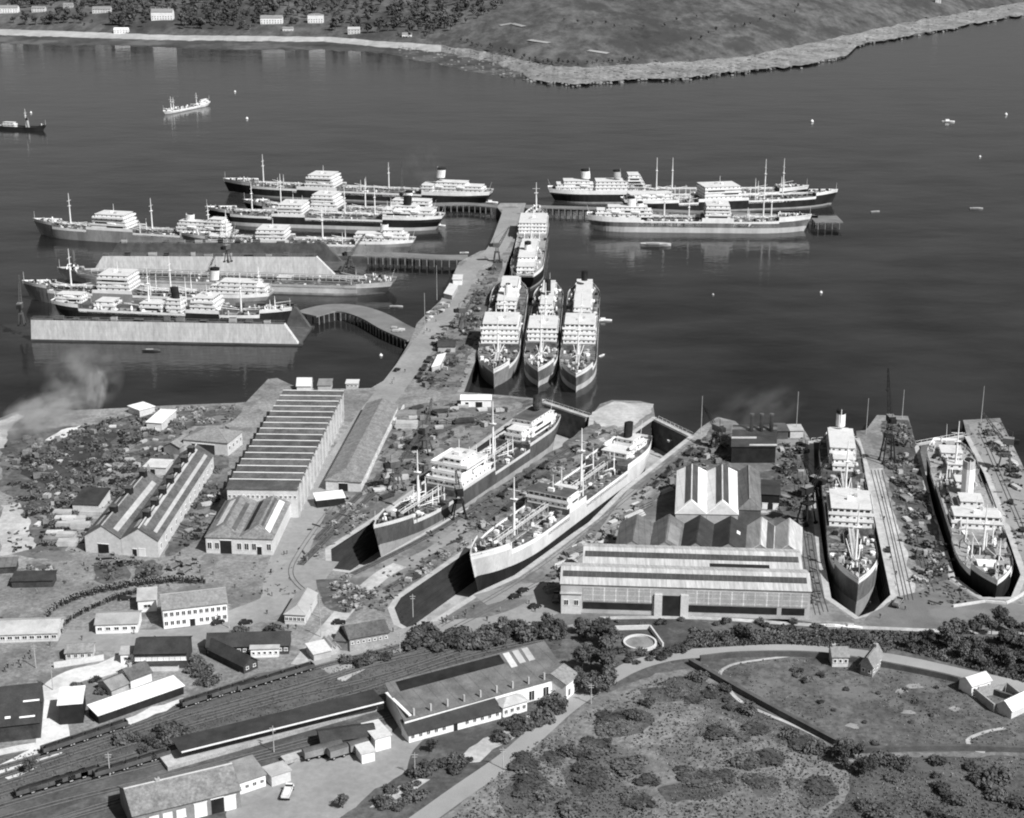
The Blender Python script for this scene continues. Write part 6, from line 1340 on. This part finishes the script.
def person(x, y, label, group=None, rz=None, zb=GZ):
    o = link('person', ER.choice(PM), None, P(x, y, zb + .06), ER.uniform(0, 6.28) if rz is None else rz); s = ER.uniform(.98, 1.12); o.scale = (s * 1.08, s * 1.08, s)
    tag(o, label, 'person', group)
Q1 = [(42, 627), (47, 617), (56, 608), (70, 601), (90, 594.5), (110, 589.5), (130, 586), (150, 583.5), (170, 581.5), (205, 582)]
Q2 = [(61, 634), (64, 626), (72, 619), (88, 611), (108, 602), (124, 596), (140, 592.5), (152, 589)]
q1 = smooth(Q1, 6); q2 = smooth(Q2, 6); crowd = []
for ln, n_, wd, lb, gp in ((q1, 420, 2.3, 'person in dark clothes standing in the longer, thicker curved queue', 'longer curved queue of workers'), (q2, 170, 1.2, 'person in dark clothes standing in the shorter, thinner curved queue', 'shorter curved queue of workers')):
    for i, (x, y) in enumerate(along(ln, n_)):
        x += ER.uniform(-1.2, 1.2); y += ER.uniform(-wd, wd); crowd.append((y, x, lb, gp))
crowd.sort(reverse=True)
for y, x, lb, gp in crowd[:215]: person(x, y, lb, gp, rad(-60) + ER.uniform(-.6, .6))
mb = MB(); mb.mats = [CLOTH, SKIN, BLACK, DGREY]
for y, x, lb, gp in crowd[215:]:
    p_ = P(x, y, GZ + .06); me = PM[ER.choice((0, 1, 3))]; a = ER.uniform(0, 6.28); s = ER.uniform(1.0, 1.15); o_ = len(mb.v); ca, sa = math.cos(a) * s, math.sin(a) * s
    mb.v += [(p_.x + v.co.x * ca - v.co.y * sa, p_.y + v.co.x * sa + v.co.y * ca, p_.z + v.co.z * s) for v in me.vertices]
    for f in me.polygons: mb.f.append(tuple(o_ + q for q in f.vertices)); mb.m.append(1 if f.material_index == 1 else 0)
cw = mb.build('crowd'); cw['kind'] = 'stuff'
SPOT = {'person walking alone in the open yard between office block and gatehouse': [(262, 594), (268, 592), (272, 596), (267, 614), (295, 594), (254, 570), (271, 573), (284, 555), (287, 554), (214, 563), (213, 575), (235, 588)],
        'person standing near the hipped gatehouse front': [(288, 629), (296, 629), (306, 622), (273, 627), (249, 631)],
        'person in the small crowd at the head of the white tanker dock': [(442, 621), (446, 623), (447, 619), (453, 621), (458, 619), (465, 617), (466, 613), (443, 624), (416, 627), (418, 630), (474, 609)],
        'person walking on the pier road': [(427, 331), (430, 332), (424, 334), (405, 372), (392, 384), (394, 380), (436, 322), (433, 316), (452, 290), (458, 282)],
        'person walking below the black tarred hut and long pale store': [(21, 668), (25, 659), (19, 664), (5, 672), (8, 668), (14, 666), (30, 654), (31, 659), (50, 646), (82, 640), (75, 658), (85, 658), (134, 634), (155, 640)],
        'person on the road between the docks and the huge pale shed': [(487, 621), (529, 604), (545, 590), (535, 612), (500, 612), (393, 632), (346, 612), (334, 590)],
        'person near the bottom left corner of the twin gabled workshop': [(84, 566), (88, 571), (175, 560), (180, 556), (162, 570), (200, 568), (200, 573), (196, 584)],
        'person walking by the long wall of the sawtooth workshop': [(304, 480), (316, 470), (300, 500), (312, 484), (318, 462), (334, 436)],
        'person on the pale quay between the two right hand docks': [(882, 500), (890, 560), (896, 575), (884, 520), (905, 610), (870, 606), (880, 618)]}
for lb, pts in SPOT.items():
    for x, y in pts: person(x, y, lb, lb)
# ================================================================== VEGETATION
VR = random.Random(31)
def leaf_blob(mb, c, r, n, size, m, rnd, flat=.8):
    for _ in range(n):
        d = Vector((rnd.gauss(0, 1), rnd.gauss(0, 1), rnd.gauss(0, 1))); d.normalize(); rr = r * rnd.uniform(.4, 1.28) * (.8 + .4 * noise.noise(d * 2.3 + Vector(c)))
        p = Vector(c) + Vector((d.x * rr, d.y * rr, d.z * rr * flat))
        if p.z < .1: continue
        nn = (d + Vector((rnd.uniform(-.7, .7), rnd.uniform(-.7, .7), rnd.uniform(-.3, .9)))).normalized(); a = nn.orthogonal().normalized(); b2 = nn.cross(a); s = size * rnd.uniform(.6, 1.3); an = rnd.uniform(0, 6.28)
        a2 = a * math.cos(an) + b2 * math.sin(an); b3 = nn.cross(a2)
        mb.face([p - a2 * s, p + b3 * s * .7, p + a2 * s, p - b3 * s * .7], m)
def tree_meshes(seed, h_, cr, nb, nl, size, m, trunk=True):
    rnd = random.Random(seed); c = MB(); t_ = MB(); th = h_ * .35
    t_.tube((0, 0, -.2), (0, 0, th), .05 * h_ * .6, .035 * h_ * .6, BARK, 7)
    for i in range(nb):
        a = 2.4 * i + rnd.uniform(-.4, .4); k = rnd.random(); rr = cr * rnd.uniform(.15, .72); z = h_ * (.38 + .46 * k); bl = cr * rnd.uniform(.32, .55) * (1.1 - .4 * k)
        p = (rr * math.cos(a) * (1.1 - .5 * k), rr * math.sin(a) * (1.1 - .5 * k), z)
        leaf_blob(c, p, bl, nl // nb, size, m, rnd); t_.tube((0, 0, th * .8), p, .02 * h_, .008 * h_, BARK, 5)
    return c.mesh('crown'), t_.mesh('trunk')
TREES = [tree_meshes(i, 8, 3.6, 13, 1500, .42, (LEAF, LEAFD, LEAF, LEAFD)[i]) for i in range(4)]
PINE = [tree_meshes(40 + i, 11, 3.0, 16, 1500, .42, LEAFD) for i in range(2)]
def bush_meshes(seed, m, w_, hh):
    rnd = random.Random(seed); c = MB(); t_ = MB()
    for i in range(8):
        a = rnd.uniform(0, 6.28); rr = w_ * rnd.uniform(.05, .65); p = (rr * math.cos(a), rr * math.sin(a), hh * rnd.uniform(.25, .55)); leaf_blob(c, p, w_ * rnd.uniform(.3, .5), 95, .34, m, rnd, .75); t_.tube((0, 0, -.1), p, .08, .04, BARK, 4)
    return c.mesh('foliage'), t_.mesh('stem')
BUSH = [bush_meshes(60 + i, (LEAFD, LEAF, LEAFD, LEAF)[i], 2.0 + .3 * i, 1.7 + .2 * i) for i in range(4)]
def plant(kind, x, y, s, label, group=None, zb=None, sq=1.0):
    nm, ct, lib, pn = {'tree': ('broadleaf_tree', 'tree', TREES, ('crown', 'trunk')), 'pine': ('pine_tree', 'tree', PINE, ('crown', 'trunk')), 'bush': ('bush', 'bush', BUSH, ('foliage', 'stem'))}[kind]
    o = empty(nm, label, ct, P(x, y, zb or GZ), VR.uniform(0, 6.28), group); a, b2 = VR.choice(lib)
    link(pn[0], a, o); link(pn[1], b2, o); o.scale = (s, s, s * sq)
def grove(kind, poly, n_, s0, s1, label, mind=3.0, sq=1.0):
    for x, y in scatter(poly, n_, mind, VR): plant(kind, x, y, VR.uniform(s0, s1), label, label if n_ > 1 else None, None, sq * VR.uniform(.85, 1.15))
grove('bush', [(408, 636), (470, 632), (520, 632), (556, 636), (520, 645), (440, 652), (410, 648)], 24, 1.2, 2.2, 'dark bush on the bank between the quay road and the station', 4)
grove('tree', [(500, 628), (560, 626), (566, 640), (540, 642), (505, 640)], 13, .5, .8, 'low tree on the bank above the far end of the station', 5)
grove('tree', [(575, 632), (600, 628), (612, 650), (612, 690), (590, 706), (572, 690), (580, 665)], 17, .6, 1.1, 'tall dark tree in the clump right of the station end', 5)
grove('bush', [(345, 662), (392, 654), (396, 658), (350, 668)], 9, .9, 1.3, 'bush in the short hedge below the stone store', 4)
plant('tree', 422, 637, .55, 'left one of two round bushes by the quay road'); plant('tree', 432, 637, .55, 'right one of two round bushes by the quay road')
grove('bush', [(494, 735), (510, 722), (548, 708), (566, 700), (562, 715), (520, 735), (498, 742)], 14, .9, 1.6, 'bush in front of the station offices', 4)
plant('tree', 432, 752, .55, 'dark tree at the foot of the station office corner'); plant('tree', 425, 772, .5, 'dark tree beside the station yard road'); plant('tree', 343, 808, .6, 'round dark tree at the bottom edge of the station yard')
grove('bush', [(372, 800), (410, 776), (440, 766), (470, 760), (440, 784), (400, 812)], 16, .7, 1.3, 'bush beside the gravel plots below the station', 5)
grove('tree', [(940, 632), (985, 622), (1060, 640), (1060, 690), (1000, 672), (950, 658)], 26, .55, .9, 'dark tree in the thick wood right of the meadow road', 6)
grove('bush', [(800, 628), (860, 632), (945, 632), (950, 655), (880, 652), (800, 644), (700, 640), (690, 630)], 18, .6, 1.2, 'dark bush on the slope between dock wall and meadow road', 5)
plant('tree', 748, 640, .72, 'round dark tree alone on the slope below the huge pale shed')
for x, y, lb in ((912, 650, 'pair of dark spreading pines, the left one above the meadow road'), (930, 648, 'dark spreading pine right of another above the meadow road'), (972, 655, 'dark pine in front of the thick wood above the meadow road')): plant('pine', x, y, .65, lb)
grove('bush', [(566, 622), (640, 620), (800, 622), (828, 626), (828, 632), (660, 628), (566, 630)], 20, .5, .95, 'bush in the hedge strip along the front of the huge pale shed', 4)
grove('bush', [(600, 652), (668, 652), (690, 640), (700, 646), (660, 660), (610, 668)], 16, .7, 1.3, 'bush beside the pond tank enclosure', 5)
grove('bush', [(112, 742), (165, 726), (190, 735), (150, 752), (120, 756)], 11, .9, 1.6, 'dark bush between the tracks below the white roofed goods shed', 5)
plant('tree', 30, 772, .6, 'dark round tree at the bend of the curving pale track')
grove('bush', [(195, 650), (206, 672), (222, 690), (198, 684), (188, 672)], 9, .8, 1.3, 'bush beside the black askew hut', 5)
grove('bush', [(60, 680), (110, 700), (128, 688), (100, 672)], 8, .7, 1.1, 'garden bush left of the dark roofed cottage', 5)
for x, y in ((241, 634), (274, 634)): plant('bush', x, y - 1, 1.4, 'bush behind the roof of the long black hut, %s of two' % ('left' if x < 250 else 'right'))
HE = [(560, 735), (620, 700), (655, 680), (690, 672), (740, 704), (846, 756), (846, 830), (470, 830), (490, 795)]
cl = [(622, 722, 26, 14), (606, 750, 24, 10), (590, 770, 22, 12), (640, 770, 26, 13), (700, 782, 34, 10), (690, 695, 30, 9), (740, 735, 26, 8), (765, 785, 12, 7), (755, 762, 16, 6), (560, 800, 26, 12), (520, 790, 22, 10), (650, 800, 14, 8), (810, 790, 24, 10), (800, 740, 22, 6), (540, 760, 30, 7)]
nb_ = 0
for cx, cy, rx, ry in cl:
    for _ in range(3 if rx > 14 else 2):
        a, k = VR.uniform(0, 6.28), VR.random() ** .5; x, y = cx + rx * k * math.cos(a), cy + ry * k * math.sin(a)
        plant('bush', x, y, VR.uniform(1.3, 2.4), 'low dark gorse bush on the open heath left of the meadow wall', 'gorse bushes on the heath', None, VR.uniform(.2, .35))
grove('bush', [(537, 772), (612, 712), (662, 683), (676, 686), (640, 716), (560, 790)], 12, .6, 1.2, 'bush in the scrub along the lower side of the main road', 5, .8)
grove('bush', [(850, 760), (930, 758), (1024, 762), (1050, 830), (850, 830)], 26, .7, 1.7, 'dense bush in the scrub below the meadow wall', 6, .85)
grove('tree', [(838, 752), (868, 756), (876, 775), (850, 780), (836, 770)], 8, .45, .75, 'small tree at the corner of the meadow wall', 6)
grove('bush', [(694, 672), (760, 708), (840, 752), (820, 754), (740, 716), (690, 690)], 11, .6, 1.3, 'bush in the scrub along the outside of the diagonal meadow wall', 5)
for x, y in ((846, 690), (878, 694), (915, 702), (932, 716), (820, 703), (834, 711), (864, 723), (912, 723), (876, 744), (937, 688), (906, 690)): plant('bush', x, y, .5, 'tiny dark shrub dotted on the open meadow', 'tiny shrubs dotted on the meadow')
grove('bush', [(790, 668), (830, 672), (830, 676), (800, 684)], 6, .6, .9, 'pale shrub in the garden left of the square pale house', 5)
# bare pale scrapes on the meadow
for x, y, r_ in ((915, 686, 2.4), (901, 691, 1.8), (908, 712, 1.9), (853, 726, 1.8), (955, 709, 1.6)):
    q = [P(x, y) + Vector((r_ * (1 + .3 * math.sin(3 * a + x)) * math.cos(a), r_ * .8 * (1 + .3 * math.sin(2 * a + y)) * math.sin(a), 0)) for a in (2 * math.pi * i / 14 for i in range(14))]
    mb = MB(); mb.sheet(q, GZ + .036, mat('bare_soil', .26, .3, .2, fine=.3)); struct(mb.build('bare_ground'))
# tussocks: one uncountable mass
TU = mat('dry_tussock', 0.2, .45, .08, .95, fine=.3, fscale=1.0); TU2 = mat('dark_tussock', 0.115, .4, .08, .95, fine=.3, fscale=1.0)
def tussocks(name, poly, n_, s0, s1, mats_, thr):
    mb = MB(); k = 0
    xs_ = [p[0] for p in poly]; ys_ = [p[1] for p in poly]
    while k < n_:
        x, y = VR.uniform(min(xs_), max(xs_)), VR.uniform(min(ys_), max(ys_))
        if not inpoly(x, y, poly): continue
        p = P(x, y); q = noise.noise(Vector((p.x * .05, p.y * .05, 1.3))); k += 1
        if q < thr and VR.random() < .8: continue
        s = VR.uniform(s0, s1); m_ = mats_[0] if q + VR.uniform(-.25, .25) < .12 else mats_[1]
        for j in range(3):
            a = VR.uniform(0, 6.28); c_, s_ = math.cos(a), math.sin(a); l = Vector((c_ * s * .6, s_ * s * .6, 0)); t_ = p + Vector((VR.uniform(-.4, .4) * s, VR.uniform(-.4, .4) * s, s * VR.uniform(.5, .9)))
            mb.face([p - l, p + l, t_ + l * .5, t_ - l * .4], m_)
    o = mb.build(name); o['kind'] = 'stuff'; return o
tussocks('grass_tussocks', [(440, 830), (520, 752), (600, 704), (655, 680), (692, 674), (770, 716), (850, 756), (1050, 758), (1050, 830)], 9000, .25, .6, (TU, TU2), -.3)
tussocks('grass_tussocks', [(250, 690), (400, 640), (560, 632), (566, 645), (400, 690), (250, 720), (0, 800), (0, 760), (200, 705)], 3000, .25, .5, (TU2, TU2), -.2)
tussocks('grass_tussocks', [(690, 632), (830, 630), (1030, 640), (1030, 684), (900, 650), (780, 644), (690, 648)], 5000, .5, 1.2, (TU2, TU2), -.5)
tussocks('grass_tussocks', [(700, 664), (800, 658), (900, 672), (1020, 692), (1020, 747), (860, 747), (780, 706)], 1800, .2, .5, (TU, TU2), -.1)
# far shore woods
def far_tree(seed):
    rnd = random.Random(seed); c = MB(); hh = 13; c.tube((0, 0, -1), (0, 0, hh * .5), .5, .3, BARK, 5)
    for i in range(9):
        a = rnd.uniform(0, 6.28); k = rnd.random(); rr = 4.2 * rnd.random(); p = (rr * math.cos(a) * (1 - .4 * k), rr * math.sin(a) * (1 - .4 * k), hh * (.35 + .5 * k)); leaf_blob(c, p, rnd.uniform(1.8, 3.0), 34, 1.1, (LEAF, LEAFD)[seed % 2], rnd)
    return c.mesh('far_tree')
FT = [far_tree(i) for i in range(6)]
def far(x, y, s, label, nm='broadleaf_tree', ct='tree'):
    o = link(nm, VR.choice(FT), None, PH(x, y), VR.uniform(0, 6.28)); o.scale = (s, s, s * VR.uniform(.8, 1.3)); tag(o, label, ct, label)
HB = [(163, 19), (9, 11), (40, 11), (103, 12), (70, 7), (272, 22), (316, 21), (288, 30)]
def woods(poly, n_, s0, s1, lb, md):
    for x, y in scatter(poly, n_ + 40, md, VR):
        if any(abs(x - a) < 15 and -3 < y - b2 < 11 for a, b2 in HB): continue
        far(x, y, VR.uniform(s0, s1), lb); n_ -= 1
        if n_ <= 0: break
woods([(-10, -2), (140, -2), (140, 27), (-10, 25)], 75, 1.0, 1.7, 'dark tree on the far shore left of the large white villa', 3)
woods([(140, -2), (330, -2), (330, 30), (140, 30)], 90, 1.0, 1.7, 'dark tree on the far shore around the white villa and hillside houses', 3)
woods([(330, -2), (520, -2), (470, 22), (420, 38), (330, 30)], 85, 1.0, 1.7, 'dark tree in the far wood right of the hillside houses', 3)
for x, y in along([(462, 44), (500, 52), (525, 60), (545, 65), (590, 66), (640, 62)], 34): far(x + VR.uniform(-2, 2), y - VR.uniform(0, 2.5), VR.uniform(.3, .6), 'low shrub along the top of the pale rocky far shore', 'shore_shrub', 'shrub')
for x, y in along([(690, 42), (720, 30), (770, 22), (800, 8)], 12) + along([(560, 20), (640, 30), (690, 18)], 10): far(x + VR.uniform(-5, 5), y + VR.uniform(-2, 2), VR.uniform(.3, .6), 'tree in a thin hedgerow on the bare far hillside', 'hedgerow_tree', 'tree')
mb = MB(); mb.mats = []
for x, y in scatter([(-10, -3), (520, -3), (480, 20), (430, 40), (340, 32), (250, 30), (160, 29), (60, 25), (-10, 24)], 330, 1.5, VR):
    if any(abs(x - a) < 14 and -2 < y - b2 < 10 for a, b2 in HB): continue
    me = VR.choice(FT); p_ = PH(x, y); s_ = VR.uniform(.5, 1.2); a_ = VR.uniform(0, 6.28); ca, sa = math.cos(a_) * s_, math.sin(a_) * s_; o_ = len(mb.v); sz_ = s_ * VR.uniform(.7, 1.1)
    mb.v += [(p_.x + v.co.x * ca - v.co.y * sa, p_.y + v.co.x * sa + v.co.y * ca, p_.z + v.co.z * sz_) for v in me.vertices]
    k_ = [mb.mi(m_) for m_ in me.materials]
    for f in me.polygons: mb.f.append(tuple(o_ + q for q in f.vertices)); mb.m.append(k_[f.material_index])
fw = mb.build('far_woodland'); fw['kind'] = 'stuff'
# ================================================================== SMOKE
def smoke(label_name, base, size, dens, seed, lean=(0, 0), zb=GZ, col=.85, sharp=.45):
    m = bpy.data.materials.new('smoke_volume'); m.use_nodes = True; t = m.node_tree; N = t.nodes; N.clear(); Lk = t.links
    out = N.new('ShaderNodeOutputMaterial'); v = N.new('ShaderNodeVolumePrincipled'); Lk.new(v.outputs[0], out.inputs['Volume'])
    v.inputs['Color'].default_value = (col, col, col, 1); v.inputs['Anisotropy'].default_value = .2
    tc = N.new('ShaderNodeTexCoord'); ln = N.new('ShaderNodeVectorMath'); ln.operation = 'LENGTH'; Lk.new(tc.outputs['Object'], ln.inputs[0])
    mr_ = N.new('ShaderNodeMapRange'); mr_.inputs[1].default_value = .25; mr_.inputs[2].default_value = 1.0; mr_.inputs[3].default_value = 1; mr_.inputs[4].default_value = 0; Lk.new(ln.outputs['Value'], mr_.inputs[0])
    nz_ = N.new('ShaderNodeTexNoise'); nz_.inputs['Scale'].default_value = 2.2; nz_.inputs['Detail'].default_value = 4; mp = N.new('ShaderNodeMapping'); mp.inputs['Location'].default_value = (seed, seed * 2, 0); Lk.new(tc.outputs['Object'], mp.inputs[0]); Lk.new(mp.outputs[0], nz_.inputs['Vector'])
    m2 = N.new('ShaderNodeMapRange'); m2.inputs[1].default_value = sharp; m2.inputs[2].default_value = sharp + .25; m2.inputs[3].default_value = 0; m2.inputs[4].default_value = dens; Lk.new(nz_.outputs[0], m2.inputs[0])
    mu = N.new('ShaderNodeMath'); mu.operation = 'MULTIPLY'; Lk.new(mr_.outputs[0], mu.inputs[0]); Lk.new(m2.outputs[0], mu.inputs[1]); Lk.new(mu.outputs[0], v.inputs['Density'])
    b = MB(); rg = []
    for i in range(1, 10):
        th = math.pi * i / 10; rg.append([(math.sin(th) * math.cos(2 * math.pi * j / 16), math.sin(th) * math.sin(2 * math.pi * j / 16), -math.cos(th)) for j in range(16)])
    b.rings(rg, WHITE); me = b.mesh('smoke'); me.materials.clear(); me.materials.append(m)
    o = link('smoke', me, None, P(base[0], base[1], zb) + Vector((0, 0, size[2] * .8))); o.scale = size; o.rotation_euler = (lean[0], lean[1], 0); o['kind'] = 'stuff'
smoke('', (97, 409), (6, 5, 12), 1.0, 1.0, (0, .15))
smoke('', (84, 408), (20, 16, 17), .13, 2.0, (0, -.3))
smoke('', (42, 432), (19, 24, 10), .2, 3.0, (0, -.3))
smoke('', (40, 455), (5, 7, 9), .13, 4.0, (0, -.5))
smoke('', (72, 414), (11, 9, 7), .2, 5.0)
smoke('', (754, 430), (22, 22, 9), .035, 6.0, (0, -.4), GZ + 24, .6)
smoke('', (425, 192), (18, 24, 22), .012, 7.0, (0, -.2), 16, .7)
smoke('', (541, 412), (4, 4, 5), .16, 8.0, (0, .3), GZ + 15)
